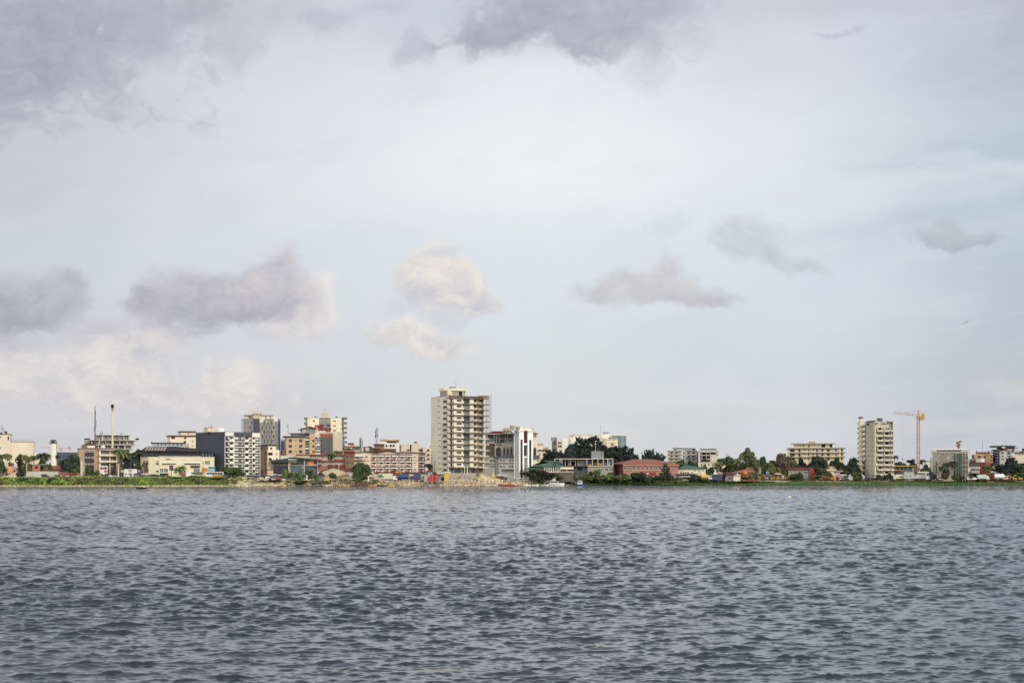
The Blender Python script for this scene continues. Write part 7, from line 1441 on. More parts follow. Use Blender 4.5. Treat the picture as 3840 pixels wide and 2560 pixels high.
cars = [(zA,1660,'sedan',PK,'black sedan at the left end of the parked row below the round sign'),(zA,1745,'suv',PW_,'white car partly behind the white sign pillar'),(zA,1890,'sedan',PW_,'white sedan right of the white sign pillar'),(zA,1985,'sedan',PS,'silver sedan left of the tall concrete post'),(zA,2070,'suv',PK,'dark car right of the tall concrete post'),(zA,1820,'sedan',PB,'blue sedan right beside the white sign pillar'),(zA,1240,'sedan',PK,'dark car before the red parasols'),(zA,980,'sedan',paint('navy',(44,52,78)),'navy car left of the red parasols'),(zA,780,'suv',PK,'dark car near the pale earth heap'),
 (zB,400,'sedan',PK,'black car below the navy blue board'),(zB,610,'suv',paint('navy',(44,52,78)),'navy estate car before the shopping centre'),(zB,690,'sedan',PK,'black sedan right of the navy estate car'),(zB,870,'sedan',PR,'red car before the shopping centre doors'),(zB,1030,'sedan',PW_,'white sedan left of the fan palm trunk'),(zB,760,'sedan',PK,'second black sedan before the shopping centre'),(zB,545,'sedan',paint('violet_dark',(70,60,90)),'dark violet car by the red and white parasol'),
 (zC,285,'suv',PK,'long black car below the white balconies'),(zC,345,'sedan',paint('grey',(96,100,108)),'grey car behind the long black one'),(zC,402,'suv',PB,'blue car between the dark ones below the white balconies'),(zC,470,'suv',PK,'black off-road car right of the blue one'),(zC,555,'sedan',PW_,'white sedan at the edge of the rocky bank'),(zC,620,'sedan',paint('navy',(44,52,78)),'navy sedan right of the white sedan on the rocky bank'),(zC,745,'sedan',paint('crimson',(150,22,44)),'crimson sedan on the pale outcrop'),(zC,545,'suv',paint('navy',(44,52,78)),'navy car in the second row before the white tents'),
 (zI,1120,'sedan',PK,'black car left of the white van on the right shore'),(zI,1205,'sedan',PW_,'white hatchback just left of the white van'),(zI,770,'sedan',PW_,'white car by the brownish shrub'),(zH,740,'sedan',PW_,'white car among the yellow machines'),(zH,1310,'sedan',paint('grey',(96,100,108)),'grey car left of the white dome tank'),(zH,1240,'suv',PW_,'white car beside the pink parasol'),(zI,1160,'sedan',paint('navy',(44,52,78)),'navy car wedged left of the white van'),(zD,1760,'sedan',PW_,'white car tilted on the debris by the yellow tank')]
for z, x, k, m, lb in cars:
    D = 816 + (hash(lb[:3]) % 1) if z in (zA, zB) else (806 if z is zC else (848 if z is zD else 944))
    if 'second row' in lb: D = 812
    car(z, x, D, k, m, lb, -1 if (x % 3) else 1)
def vroot(name, z, x, D, label, cat, rz=0.0, dz=.05, group=None):
    px = z.p(x); r = empty(name, (bearing(px)*D, D, gz(px)+dz), rz); tag(r, label, cat, group); return r
def mlen(z, dx, D): return dx/z.k*D/FOC
def truck(z, x0, x1, D, label, box_m, cab_m, cab='right', hq=1262, name='box_truck', boxh=None, cabw=2.2):
    r = vroot(name, z, (x0+x1)/2, D, label, 'truck'); L = mlen(z, x1-x0, D); h = 3.6 if boxh is None else boxh; s_ = 1 if cab == 'right' else -1
    xa, xb = (-L/2, L/2-cabw-.2) if cab == 'right' else (-L/2+cabw+.2, L/2)
    MB().box(xa, xb, -1.25, 1.25, 1.1, h).build('box', box_m, r); MB().box(-L/2, L/2, -1.0, 1.0, .7, 1.09).build('chassis', DSTEEL, r)
    c0 = (L/2-cabw) if cab == 'right' else -L/2; c1 = c0+cabw; B = MB(); pts = [(c0,.6),(c1,.6),(c1,1.7),(c1-.35,2.9),(c0,2.9)] if cab == 'right' else [(c0,.6),(c1,.6),(c1,2.9),(c0+.35,2.9),(c0,1.7)]
    prof(B, pts, 2.3); B.build('cab', cab_m, r); G = MB(); g = [(c1-.9,1.75),(c1+.02,1.75),(c1-.28,2.65),(c1-.9,2.65)] if cab == 'right' else [(c0-.02,1.75),(c0+.9,1.75),(c0+.9,2.65),(c0+.28,2.65)]
    prof(G, g, 2.34); G.build('window', GLASS, r); wheels(r, [-L/2+1.0, -L/2+2.1, L/2-1.1] if cab == 'right' else [-L/2+1.1, L/2-2.1, L/2-1.0], 2.4, .5, .3); return r
truck(zB, 1110, 1315, 822, 'white truck with a red load bed, parked right of the fan palm', PR, PW_, 'right', boxh=3.0, cabw=4.2)
def bus(z, x0, x1, D, label):
    r = vroot('bus', z, (x0+x1)/2, D, label, 'bus'); L = mlen(z, x1-x0, D); B = MB(); B.box(-L/2,L/2,-1.25,1.25,1.5,3.3,PW_); B.box(-L/2,L/2,-1.25,1.25,.5,1.5,PO); B.box(-L/2,-L/2+3.2,-1.26,-1.2,.5,1.5,PW_); B.build('body', None, r)
    for i in range(6): MB().box(-L/2+.5+i*(L-1)/6, -L/2+.35+(i+1)*(L-1)/6, -1.29,1.29,1.8,2.9).build('window', GLASS, r)
    wheels(r, (-L/2+2, L/2-2.6), 2.45, .5, .3); return r
bus(zB, 1540, 1845, 818, 'white and orange bus with dark windows left of the bushy shore tree')
truck(zD, 475, 785, 822, 'long cream and white box trailer with a tree picture, left of the blue tank truck', PT, PW_, 'right', name='box_trailer', boxh=4.4, cabw=2.6)
tr = bpy.data.objects['box_trailer']; D_ = 822; L = mlen(zD, 310, D_)
B = MB()
for (x, zc, s_) in ((-5.2,2.6,.9),(-4.2,3.2,.8),(-3.4,2.5,.7),(-6,2.1,.6)): B.ball((x,-1.28,zc), s_, PG, (1,.04,.8))
B.box(-4.6,-4.3,-1.3,-1.26,1.3,2.6,BARK); B.build('tree_picture', None, tr)
# minibus, slide, blue tank truck, blue trailer and the coloured things in front of the hotel
def minibus(z, x0, x1, D, label, m, name='minibus', stripe=None):
    r = vroot(name, z, (x0+x1)/2, D, label, 'van'); L = mlen(z, x1-x0, D); B = MB(); prof(B, [(-L/2,.4),(L/2,.4),(L/2,1.2),(L/2-.9,1.5),(L/2-1.6,2.3),(-L/2,2.35)], 1.9); B.build('body', m, r)
    G = MB(); prof(G, [(-L/2+.4,1.5),(L/2-1.1,1.5),(L/2-1.6,2.1),(-L/2+.4,2.12)], 1.94); G.build('window', GLASS, r)
    if stripe: MB().box(-L/2+.2, L/2-.2, -.98,.98,1.0,1.3).build('stripe', stripe, r)
    wheels(r, (-L/2+1, L/2-1), 1.9); return r
minibus(zD, 262, 425, 812, 'cream and yellow minibus behind the white slide', PT, stripe=PYD); minibus(zI, 1225, 1390, 938, 'white van parked on the right shore', PW_, 'van'); minibus(zB, 120, 215, 818, 'small white van under the long white hoarding', PW_, 'van')
def sl(B): B.loft([[(x,y,h) for x,h in ((-4.2,5.2),(-3.6,5.4),(1.2,.9),(5,.5),(5,.1),(.8,.2))] for y in (-1,1)])
r = vroot('pool_slide', zD, 460, 808, 'white and red sloping slide resting beside the minibus', 'slide'); B = MB(); sl(B); B.build('chute', PW_, r); MB().bar((-4,-1.1,5.0),(1.2,-1.1,.8),.25).bar((1.2,-1.1,.8),(5,-1.1,.4),.25).build('stripe', PR, r)
def tanker(z, x0, x1, D, label, m, cabm, name='tank_truck', th=1.25, cabside='right', zc=2.2):
    r = vroot(name, z, (x0+x1)/2, D, label, 'truck'); L = mlen(z, x1-x0, D); s_ = 1 if cabside == 'right' else -1; a, b_ = (-L/2, L/2-2.6) if s_ > 0 else (-L/2+2.6, L/2)
    B = MB().tube((a,0,zc),(b_,0,zc),th,None,None,16); 
    for i in range(3): x = a+(b_-a)*(i+.5)/3; B.tube((x,0,zc+th-.1),(x,0,zc+th+.35),.4,None,None,8)
    B.build('tank', m, r); MB().box(-L/2, L/2,-1,1,.7,1.0).build('chassis', DSTEEL, r); c0 = L/2-2.3 if s_ > 0 else -L/2; MB().box(c0,c0+2.3,-1.15,1.15,.7,2.9).build('cab', cabm, r); MB().box(c0+.5,c0+2.34 if s_ > 0 else c0+1.8,-1.18,1.18,1.8,2.6).build('window', GLASS, r); wheels(r, (-L/2+1,-L/2+2.2,L/2-1.2), 2.4, .5, .3); return r
tanker(zD, 795, 1060, 826, 'blue tank truck right of the cream box trailer', PB, PB, th=1.45, zc=2.6); bpy.data.objects['tank_truck'].location.z = gz(1500)
truck(zD, 1062, 1252, 826, 'dark blue box trailer with a pale end, right of the blue tank truck', paint('dark_blue',(48,62,96)), paint('pale_blue',(128,146,172)), 'right', name='box_trailer', boxh=4.6, cabw=1.9)
r = vroot('yellow_frame_cage', zD, 1292, 820, 'yellow framed gas bottle cage left of the red tanks', 'cage'); W2 = mlen(zD,38,820); H2 = 3.2
for x in (-W2, W2-.35): MB().box(x,x+.35,-.6,.6,0,H2).build('post', PY, r)
MB().box(-W2,W2,-.6,.6,H2,H2+.4).build('beam', PY, r); MB().box(-W2-.3,W2+.3,-.7,.7,-.1,.0).build('base', PY, r); MB().box(-W2+.4,W2-.4,-.3,.5,.1,H2-.1).build('cage_panel', PS, r)
for i, (x, h) in enumerate(((1350,3.0),(1385,4.3),(1440,3.6))):
    r = vroot('red_tank', zD, x, 819+i, ('smallest red tank beside the yellow frame', 'tallest red tank of the three', 'right hand wide red tank of the three')[i], 'tank', group='red tanks on the waterfront yard'); MB().tube((0,0,0),(0,0,h*.8),1.25 if i else 1.0,None,None,14).build('shell', PR, r); MB().ball((0,0,h*.8),1.25 if i else 1.0,None,(1,1,.45),14,6).build('lid', PR, r)
r = vroot('container', zD, 1330, 832, 'blue shipping container with pale doors behind the red tanks', 'container'); W2 = mlen(zD,75,832); MB().box(-W2,W2,-1.2,1.2,0.4,5.2).build('shell', paint('teal_blue',(52,88,120)), r)
for x in (-.2, 1.0): MB().box(x,x+.7,-1.3,-1.2,1.5,4.9).build('door', paint('pale_green',(150,200,180)), r)
r = vroot('yard_kiosk', zD, 1560, 836, 'grey metal kiosk with a flat white and yellow roof', 'kiosk'); f_ = lambda x: mlen(zD, x-1560, 836); h_ = lambda q: zz(zD.q(q),836)-gz(zD.p(1560))
MB().box(f_(1475),f_(1680),0,5,-.3,h_(1275)).build('wall', GREY, r); MB().box(f_(1460),f_(1705),-1.5,5.5,h_(1272),h_(1258)).build('roof', FRAME, r); MB().box(f_(1612),f_(1705),-2,1,h_(1256),h_(1238)).build('sign_box', FRAME, r); MB().box(f_(1468),f_(1550),-.5,2,h_(1234),h_(1225)).build('yellow_beam', PY, r); MB().box(f_(1398),f_(1462),1,5,-.3,h_(1240)).build('dark_annex', SLATE, r); MB().box(f_(1462),f_(1472),-.6,0,-.3,h_(1228)).build('post', PYD, r)
r = vroot('black_water_tank', zD, 1568, 824, 'ribbed black water tank before the grey kiosk', 'tank'); B = MB(); 
for i in range(5): B.tube((0,0,i*.45),(0,0,i*.45+.36),.95,None,None,14); B.tube((0,0,i*.45+.36),(0,0,i*.45+.45),.88,None,None,14)
B.build('shell', PK, r); MB().tube((0,0,2.25),(0,0,2.5),.5,None,.3,10).build('lid', PK, r)
r = vroot('yellow_chute_tank', zD, 1640, 820, 'tall bright yellow bin tapering downwards, right of the grey kiosk', 'tank'); B = MB(); B.loft([[(-1.1,-1.1,.1),(1.1,-1.1,.1),(1.1,1.1,.1),(-1.1,1.1,.1)],[(-1.55,-1.4,4.2),(1.55,-1.4,4.2),(1.55,1.4,4.2),(-1.55,1.4,4.2)]]); B.build('shell', PY, r); MB().box(-1.65,1.65,-1.5,1.5,4.21,4.4).build('lid', PYD, r)
# right shore trucks
truck(zI, -70, 128, 940, 'pale trailer with a green logo, leftmost of the parked trailers by the crane', LGREY if 0 else PT, PT, 'left', name='box_trailer', boxh=3.7); truck(zI, 132, 588, 938, 'long grey trailer with plant pictures and a white cab on its right', paint('pale_grey',(182,184,178)), PW_, 'right', name='box_trailer', boxh=3.6, cabw=3.0)
tl = [o for o in bpy.data.objects if o.name.startswith('box_trailer')][-1]
B = MB()
for x in (-7.4,-4.6,-1.6): B.ball((x,-1.28,2.7),.8,PG,(1.2,.04,.35),8,5); B.ball((x+.5,-1.28,2.4),.35,PYD,(1,.05,1),8,5); B.box(x-.05,x+.05,-1.3,-1.26,1.6,2.6,PG)
B.build('plant_picture', None, tl)
tl2 = [o for o in bpy.data.objects if o.name.startswith('box_trailer')][-2]; B = MB().ball((1.6,-1.28,2.3),1.5,PG,(1.2,.03,.3),10,5); B.build('green_logo', None, tl2)
truck(zI, 588, 745, 937, 'black and red lorry with a white cab left of the brownish shrub', PK, PW_, 'right', boxh=3.8); truck(zI, 1402, 1608, 938, 'greenish white box truck right of the white van', paint('mint_white',(190,206,194)), PW_, 'right', boxh=3.7, cabw=2.0)
truck(zI, 1610, 1705, 942, 'dark red lorry squeezed between the mint box truck and the white tank truck', MAR, PR, 'right', boxh=3.6, cabw=1.8); tanker(zI, 1700, 1930, 940, 'white tank truck left of the yellow machines on the right shore', PW_, PW_, th=1.6, zc=2.5)
tanker(zG, 872, 1058, 902, 'small yellow and white tank truck below the green roofed school', PY, PW_, th=1.2)
r = vroot('container', zG, 1142, 904, 'dark blue container left of the plum roofed cottage', 'container'); W2 = mlen(zG,80,904); MB().box(-W2,W2,-1.2,1.2,.1,2.9).build('shell', paint('deep_blue',(44,54,104)), r); B = MB()
for i in range(14): x = -W2+.3+i*(2*W2-.6)/13; B.box(x-.08,x+.08,-1.26,-1.2,.3,2.7)
B.build('ribs', paint('deep_blue',(44,54,104)), r)
def excavator(z, x, D, label, s_=1, arm=1, m=None, scale=1.0):
    m = m or PYD; r = vroot('excavator', z, x, D, label, 'excavator', group='excavators and machines on the right shore'); r.scale = (scale*s_, scale, scale)
    for y in (-1.2, 1.2): B = MB(); prof(B, [(-2,.1),(2,.1),(2.3,.5),(2,.95),(-2,.95),(-2.3,.5)], .6); o = B.build('track', DSTEEL, r); o.location = (0,y,0)
    MB().box(-2.3,1.4,-1.3,1.3,1.0,2.0).build('body', m, r); B = MB(); prof(B, [(.2,2.0),(1.6,2.0),(1.5,3.1),(.3,3.1)], 1.1); o = B.build('cab', m, r); o.location = (0,-.6,0); G = MB(); prof(G, [(.4,2.2),(1.62,2.2),(1.5,2.9),(.45,2.9)], 1.14); o = G.build('window', GLASS, r); o.location = (0,-.6,0)
    p1 = (4.2,.3,4.6) if arm else (4.6,.3,3.0); p2 = (6.8,.3,1.4) if arm else (7.6,.3,3.4)
    MB().bar((1.2,.3,1.9),p1,.62,None,.5).build('boom', m, r); MB().bar(p1,p2,.42,None,.34).build('stick', m, r); B = MB(); prof(B, [(p2[0]-.9,p2[2]-.9),(p2[0]+.3,p2[2]-1.1),(p2[0]+.35,p2[2]),(p2[0]-.1,p2[2]+.1)], 1.1); o = B.build('bucket', RSTY, r); o.location = (0,.3,0); return r
excavator(zH, 560, 938, 'yellow excavator with its boom folded left, largest machine left of the lamp post', -1, 1, scale=1.15); excavator(zH, 590, 945, 'yellow excavator with a straight raised arm reaching the lamp post', 1, 0, scale=.95); excavator(zH, 330, 940, 'low worn yellow machine left of the largest excavator', 1, 0, scale=.7); excavator(zH, 170, 942, 'rusty yellow machine among the thatched stalls', -1, 0, scale=.7); excavator(zH, 1100, 940, 'small yellow excavator below the pale yellow villa', -1, 0, scale=.7); excavator(zH, 985, 944, 'rusty loader with a low arm left of the orange tank', -1, 0, RSTY, .8)
excavator(zI, 2040, 942, 'yellow digger right of the white tank truck', -1, 1, scale=.75); excavator(zI, 2140, 944, 'yellow digger at the right edge of the view', -1, 1, scale=.75); excavator(zI, 1880, 938, 'small yellow digger in front of the white tank truck end', 1, 1, scale=.55); excavator(zG, 2110, 942, 'flat yellow machine near the sandbank end', 1, 0, scale=.75)
rr = random.Random(12)
def scrap(z, x, D, w, h, label, seed):
    r_ = random.Random(seed); px = z.p(x); B = MB(); ms = [RSTY, PYD, DSTEEL, TAN, RSTY]
    for i in range(26):
        a = (r_.uniform(-w,w), r_.uniform(-1.5,1.5), r_.uniform(0,h)); b_ = (a[0]+r_.uniform(-2.5,2.5), a[1]+r_.uniform(-1,1), max(0, a[2]+r_.uniform(-1,1.2))); B.bar(a, b_, r_.uniform(.12,.5), r_.choice(ms))
    for i in range(7): x_ = r_.uniform(-w,w); s = r_.uniform(.3,.9); zc = r_.uniform(.1, h*.6); B.box(x_-s,x_+s,-s,s,zc,zc+s*1.2, r_.choice(ms))
    o = B.build('scrap_heap'); o.location = (bearing(px)*D, D, gz(px)); tag(o, label, 'scrap heap', 'heaps of rusty machine scrap'); return o
for i, (z, x, w, h, lb) in enumerate(((zG,1760,5,3.2,'rusty scrap heap right of the orange hut'),(zG,1880,5,3.6,'brown scrap heap under the first thatched stalls'),(zG,1990,5,3.2,'yellowish scrap heap above the sandbank end'),(zG,2180,4,2.6,'scrap heap right of the flat yellow machine'),(zH,250,4,2.6,'scrap heap left of the excavators'),(zH,800,5,3.0,'rusty scrap heap right of the lamp post'),(zH,890,5,2.8,'large rusty heap in the middle of the machine yard'),(zH,1060,4,2.4,'scrap heap below the pale yellow villa'),(zH,470,4,2.2,'scrap under the largest excavator boom'),(zI,2100,5,2.2,'scrap heap between the two right diggers'))): scrap(z, x, 941+i*.7, w, h, lb, i)
def stall(z, x, q, D, w, label, m, i=0):
    px = z.p(x); r = empty('market_stall', (bearing(px)*D, D, gz(px))); tag(r, label, 'stall', 'stalls on the right shore'); h = zz(z.q(q), D)-gz(px); B = MB().hip(-w,w,-1.6,1.6,h-.7,h,w*.5); B.build('roof', m, r)
    for xx in (-w+.3, w-.3): MB().tube((xx,-1.3,-.1),(xx,-1.3,h-.6),.07).build('post', BARK, r)
TH = mat('straw_thatch', (178,140,84), .95, .25, 2)
for i, (z, x, q, w, m, lb) in enumerate(((zG,1810,1285,1.9,TH,'straw stall leftmost, beside the orange hut'),(zG,1890,1280,2.0,TH,'straw stall second from the orange hut'),(zG,1955,1290,1.8,TH,'low straw stall in the middle of the row'),(zG,2020,1285,2.0,TH,'straw stall at the right of the row'),(zG,2195,1262,2.2,FRAME,'white roofed stall beside the stall row'),(zH,265,1285,2.0,PYD,'yellow roofed stall left of the excavators'),(zH,350,1290,2.2,PB,'blue roofed stall by the excavators'),(zH,490,1285,2.4,PR,'red roofed stall behind the largest excavator'),(zH,160,1262,3.6,FRAME,'long white roofed stall left of the yellow one'))): stall(z, x, q, 946+i*.5, w, lb, m)
# tank with a dome, red striped cylinders, tarpaulins, parasols
r = vroot('dome_tank', zH, 1445, 942, 'white domed storage tank left of the red striped cylinders', 'tank'); MB().tube((0,0,0),(0,0,3.0),2.0,None,None,18).build('shell', PW_, r); MB().ball((0,0,3.0),2.0,None,(1,1,.45),18,6).build('dome', PW_, r)
for i in range(4):
    r = vroot('striped_cylinder', zH, 1522+i*36, 941, ('red and white striped cylinder next to the domed tank', 'second striped cylinder from the domed tank', 'third striped cylinder from the domed tank', 'striped cylinder farthest from the domed tank')[i], 'tank', group='red and white striped cylinders'); MB().tube((0,0,0),(0,0,3.6),.72,None,None,12).build('shell', PW_, r); MB().box(-.75,-.45,-.75,.2,0,3.7).build('stripe', PR, r); MB().tube((0,0,0),(0,0,.8),.76,None,None,12).build('base_band', PR, r)
def tarp(z, x0, x1, q, D, label, m, name='tarpaulin_shelter', cat='shelter'):
    px = z.p((x0+x1)/2); r = empty(name, (bearing(px)*D, D, gz(px))); tag(r, label, cat); w = mlen(z, x1-x0, D)/2; h = zz(z.q(q), D)-gz(px); MB().hip(-w,w,-2,2,h*.82,h,w*.4).build('sheet', m, r)
    for xx in (-w+.2,w-.2): MB().tube((xx,-1.8,-.1),(xx,-1.8,h*.6),.06).build('pole', STEEL, r)
    MB().box(-w*.8,w*.8,-.5,1,0,h*.5).build('goods', DSTEEL if m is not PW_ else LGREY, r); return r
TB = paint('tarp_blue',(50,78,128))
tarp(zH,1670,1770,1288,940,'blue tarpaulin shelter at the foot of the concrete tower block',TB); tarp(zH,1775,1900,1300,941,'wider navy tarpaulin shelter right of the first blue one',paint('tarp_navy',(42,60,100))); tarp(zH,1930,2060,1305,938,'dark blue tarpaulin left of the dark bush',paint('tarp_dark',(34,48,88))); tarp(zH,1160,1230,1290,943,'blue tarpaulin beside the orange tank',TB); tarp(zH,1260,1370,1285,944,'white canopy behind the grey car',PW_,'canopy_tent','tent')
r = vroot('orange_tank', zH, 1145, 940, 'small orange tank between the scrap and the blue tarpaulin', 'tank'); MB().tube((0,0,0),(0,0,2.5),1.2,None,None,14).build('shell', PO, r); MB().ball((0,0,2.5),1.2,None,(1,1,.3),14,5).build('lid', PYD, r)
r = vroot('parasol', zH, 1205, 940, 'pink parasol beside the blue tarpaulin', 'parasol'); MB().ball((0,0,2.0),1.3,None,(1,1,.6),12,6).build('canopy', paint('pink',(206,60,90)), r); MB().tube((0,0,0),(0,0,2.2),.05).build('pole', STEEL, r)
tarp(zC,640,735,1275,818,'white tent behind the crimson car',PW_,'canopy_tent','tent'); tarp(zC,740,835,1285,818,'second white tent at the left edge of the young tree',PW_,'canopy_tent','tent'); tarp(zE,1170,1415,1395,846,'long shed with a thin white roof behind the red boat',PW_,'boat_shed','shed'); tarp(zE,980,1170,1350,850,'pale sheet roofed shed on the sand heap',ROOFL,'site_shed','shed'); tarp(zE,690,765,1388,838,'crumpled green tarpaulin on the rubble bank',mat('faded_green_tarp',(120,160,140),.8),'green_tarpaulin','tarpaulin')
for i, (x, lb) in enumerate(((1040,'red parasol at the left end of the row by the shore road'),(1110,'second red parasol from the left by the shore road'),(1180,'red parasol in the middle of the row'),(1250,'red parasol fourth in the row'),(1325,'red parasol at the right end of the row, near the three posts'))):
    D = 822; r = vroot('parasol', zA, x, D, lb, 'parasol', group='red parasols by the shore road'); h = zz(zA.q(1246+(i*7)%12), D)-gz(zA.p(x)); MB().tube((0,0,h-.9),(0,0,h),1.6,None,.1,10).build('canopy', PR, r); MB().tube((0,0,-.1),(0,0,h-.1),.05).build('pole', STEEL, r); MB().box(-1.2,1.2,-.4,.4,.2,1.1).build('table', PR if i % 2 else PW_, r)
r = vroot('parasol', zB, 510, 820, 'red and white parasol left of the shopping centre doors', 'parasol'); h = zz(zB.q(1240),820)-gz(551); MB().tube((0,0,h-1),(0,0,h),1.6,None,.1,10).build('canopy', paint('coral',(206,80,76)), r); MB().tube((0,0,h-1.5),(0,0,h-1.01),1.5,None,1.5,10).build('valance', PW_, r); MB().tube((0,0,-.1),(0,0,h),.05).build('pole', STEEL, r)
# ------------------------------------------------------------------ signs and lamps
def board(z, x0, x1, q0, q1, D, label, m, marks=None, legs=2, name='billboard', cat='billboard', thick=.35):
    px = z.p((x0+x1)/2); r = empty(name, (bearing(px)*D, D, gz(px))); tag(r, label, cat); w = mlen(z, x1-x0, D)/2; g = gz(px); zt = zz(z.q(q0), D)-g; zl = zz(z.q(q1), D)-g
    pn = MB().box(-w,w,-thick/2,thick/2,zl,zt).build('panel', m, r)
    for i in range(legs): x = 0 if legs == 1 else (-w*.7+1.4*w*i/(legs-1)); MB().tube((x,.0,-.3),(x,.0,zl),.12 if legs > 1 else .2).build('leg', STEEL, r)
    if marks:
        for (a, b_, c, d, mm) in marks: MB().box(-w+2*w*a, -w+2*w*b_, -thick/2-.04, -thick/2-.01, zt-(zt-zl)*d, zt-(zt-zl)*c).build('lettering', mm, pn)
    return r
MO = mat('sign_orange',(226,120,56),.6); MBk = mat('sign_dark_ink',(50,46,60),.6); MSk = mat('sign_sky_blue',(120,184,206),.6); MNv = mat('sign_navy',(44,52,100),.6); MGn = mat('sign_green',(70,130,96),.6)
board(zA,132,228,1140,1270,830,'orange billboard with pale stripes at the far left',MO,[(.15,.85,.12,.18,FRAME),(.1,.9,.30,.38,PT),(.2,.8,.5,.55,FRAME),(.1,.6,.7,.78,PT)]); board(zA,232,274,1140,1215,831,'narrow blue and yellow panel right of the orange billboard',MSk,[(.1,.9,.5,.9,PYD)])
board(zA,1728,1862,1132,1262,822,'white sign with dark round lettering below the tan office balconies',FRAME,[(.08,.28,.15,.5,MAR),(.34,.52,.2,.5,MBk),(.58,.9,.15,.5,MAR),(.5,.95,.6,.85,PR)]); board(zA,1740,1800,1212,1252,819,'small white sign below the sign with round lettering',FRAME,None,1); r = vroot('sign_pillar', zA, 1795, 818, 'thick white pillar under the small white sign', 'pillar'); MB().box(-.55,.55,-.5,.5,-.2,zz(zA.q(1252),818)-gz(389)).build('shaft', WHITE, r); MB().box(-.7,.7,-.6,.6,-.25,.2).build('base', LGREY, r)
board(zA,2085,2150,1196,1262,824,'small green and white board left of the long white hoarding',MGn,[(.55,.95,.2,.8,PT),(.1,.45,.3,.6,FRAME)]); board(zB,122,340,1190,1266,823,'long white hoarding with a dark scribbled emblem',FRAME,[(.35,.45,.2,.45,MBk),(.45,.62,.25,.38,MBk),(.5,.56,.38,.7,MBk),(.40,.48,.55,.7,MBk)],3); board(zB,342,412,1198,1268,824,'navy blue board with white lines right of the long white hoarding',MNv,[(.1,.8,.15,.25,FRAME),(.1,.9,.4,.47,FRAME),(.2,.8,.65,.72,FRAME)])
board(zB,900,968,1128,1218,828,'tall purple and teal banner left of the fan palm',mat('sign_purple',(66,48,92),.6),[(.3,.8,.3,.45,PR),(.0,1,.75,1,mat('sign_teal',(70,130,140),.6))],1); board(zB,1572,1690,1150,1250,830,'blue picture billboard in front of the slate wall',MSk,[(.05,.95,.05,.3,mat('sign_blue_picture',(70,120,140),.6)),(.2,.8,.45,.6,FRAME)])
board(zB,78,355,1342,1382,806,'low blue metal hoarding on the left bank',paint('hoarding_blue',(96,128,160)),None,4,'site_hoarding','hoarding'); board(zI,1188,1285,1175,1300,944,'white billboard with a faint reddish figure beside the brick and white building',FRAME,[(.3,.7,.3,.75,mat('sign_faded_red',(160,110,104),.7))]); board(zI,1208,1318,1270,1318,940,'smaller white framed billboard with a green picture',FRAME,[(.1,.9,.15,.85,MGn),(.3,.7,.3,.7,PT)]); board(zI,500,572,1258,1305,941,'white board with a blue figure above the long grey trailer',FRAME,[(.4,.8,.3,.9,MNv)])
board(zG,1995,2050,1232,1280,946,'pale blue and red board above the stalls',mat('sign_pale_blue',(120,150,190),.6),[(.5,.9,.4,.8,PR)]); board(zD,1050,1120,1132,1168,836,'white leaf shaped sign with a green edge in front of the hotel',FRAME,[(.2,.8,.25,.5,MGn)],1)
board(zC,1740,1765,1280,1300,812,'small white placard by the left thatched parasol',FRAME,None,1)
def lamp(z, x, q0, q1, D, label, arms='double', m=None, w=.16, group=None):
    px = z.p(x); r = empty('street_lamp', (bearing(px)*D, D, zz(z.q(q1), D))); tag(r, label, 'street lamp', group); h = zz(z.q(q0), D)-zz(z.q(q1), D)
    MB().tube((0,0,0),(0,0,h),w,None,w*.6,8).build('pole', m or CONC, r)
    if arms == 'double':
        for s_ in (-1,1): MB().bar((0,0,h-.3),(s_*2.0,0,h+.6),.13).build('arm', m or CONC, r); MB().box(s_*2.0-.35,s_*2.0+.35,-.15,.15,h+.52,h+.68).build('lamp_head', FRAME, r)
    elif arms == 'tee':
        MB().bar((-2.2,0,h),(2.2,0,h),.14).build('arm', m or STEEL, r)
        for s_ in (-1,1): MB().box(s_*2.2-.3,s_*2.2+.3,-.15,.15,h-.12,h+.02).build('lamp_head', FRAME, r)
    elif arms == 'single': MB().bar((0,0,h),(1.6,0,h+.25),.12).build('arm', m or STEEL, r); MB().box(1.4,2.1,-.12,.12,h+.18,h+.32).build('lamp_head', FRAME, r)
    elif arms == 'ball': MB().ball((0,0,h),.38,None,(1,1,1),8,6).build('lamp_head', FRAME, r)
    return r
lamp(zA,463,1090,1392,803,'concrete lamp with two raised arms on the green bank at the left','double',PCONC,.28)
lamp(zA,218,1060,1240,835,'white globe lamp among the palms at the far left','ball'); lamp(zA,292,1055,1240,836,'white globe lamp right of the first at the far left','ball'); lamp(zB,235,965,1190,846,'grey T shaped street lamp before the dark tree','tee',STEEL); lamp(zB,97,1090,1200,840,'globe lamp left of the T shaped lamp','ball',STEEL); lamp(zB,296,1115,1210,840,'globe lamp right of the T shaped lamp','ball',STEEL)
lamp(zC,1800,1115,1285,812,'slim lamp with a round head before the gabled house','ball',PCONC,.2); lamp(zD,1428,1070,1230,846,'lamp with one long arm at the left foot of the tall tower','single',DSTEEL); lamp(zH,712,1190,1415,936,'grey pole with a short head among the excavators','single',STEEL,.18); lamp(zC,1180,1165,1290,812,'white globe lamp in front of the dark building','ball')
def post(z, x, q0, q1, D, label, w=.2, m=None, name='concrete_post', cat='post', group=None):
    px = z.p(x); b0 = zz(z.q(q1), D); r = empty(name, (bearing(px)*D, D, b0)); tag(r, label, cat, group); h = zz(z.q(q0), D)-b0; MB().box(-w,w,-w,w,0,h).build('shaft', m or PCONC, r); MB().box(-w*1.3,w*1.3,-w*1.3,w*1.3,h,h+w*.8).build('cap', m or PCONC, r)
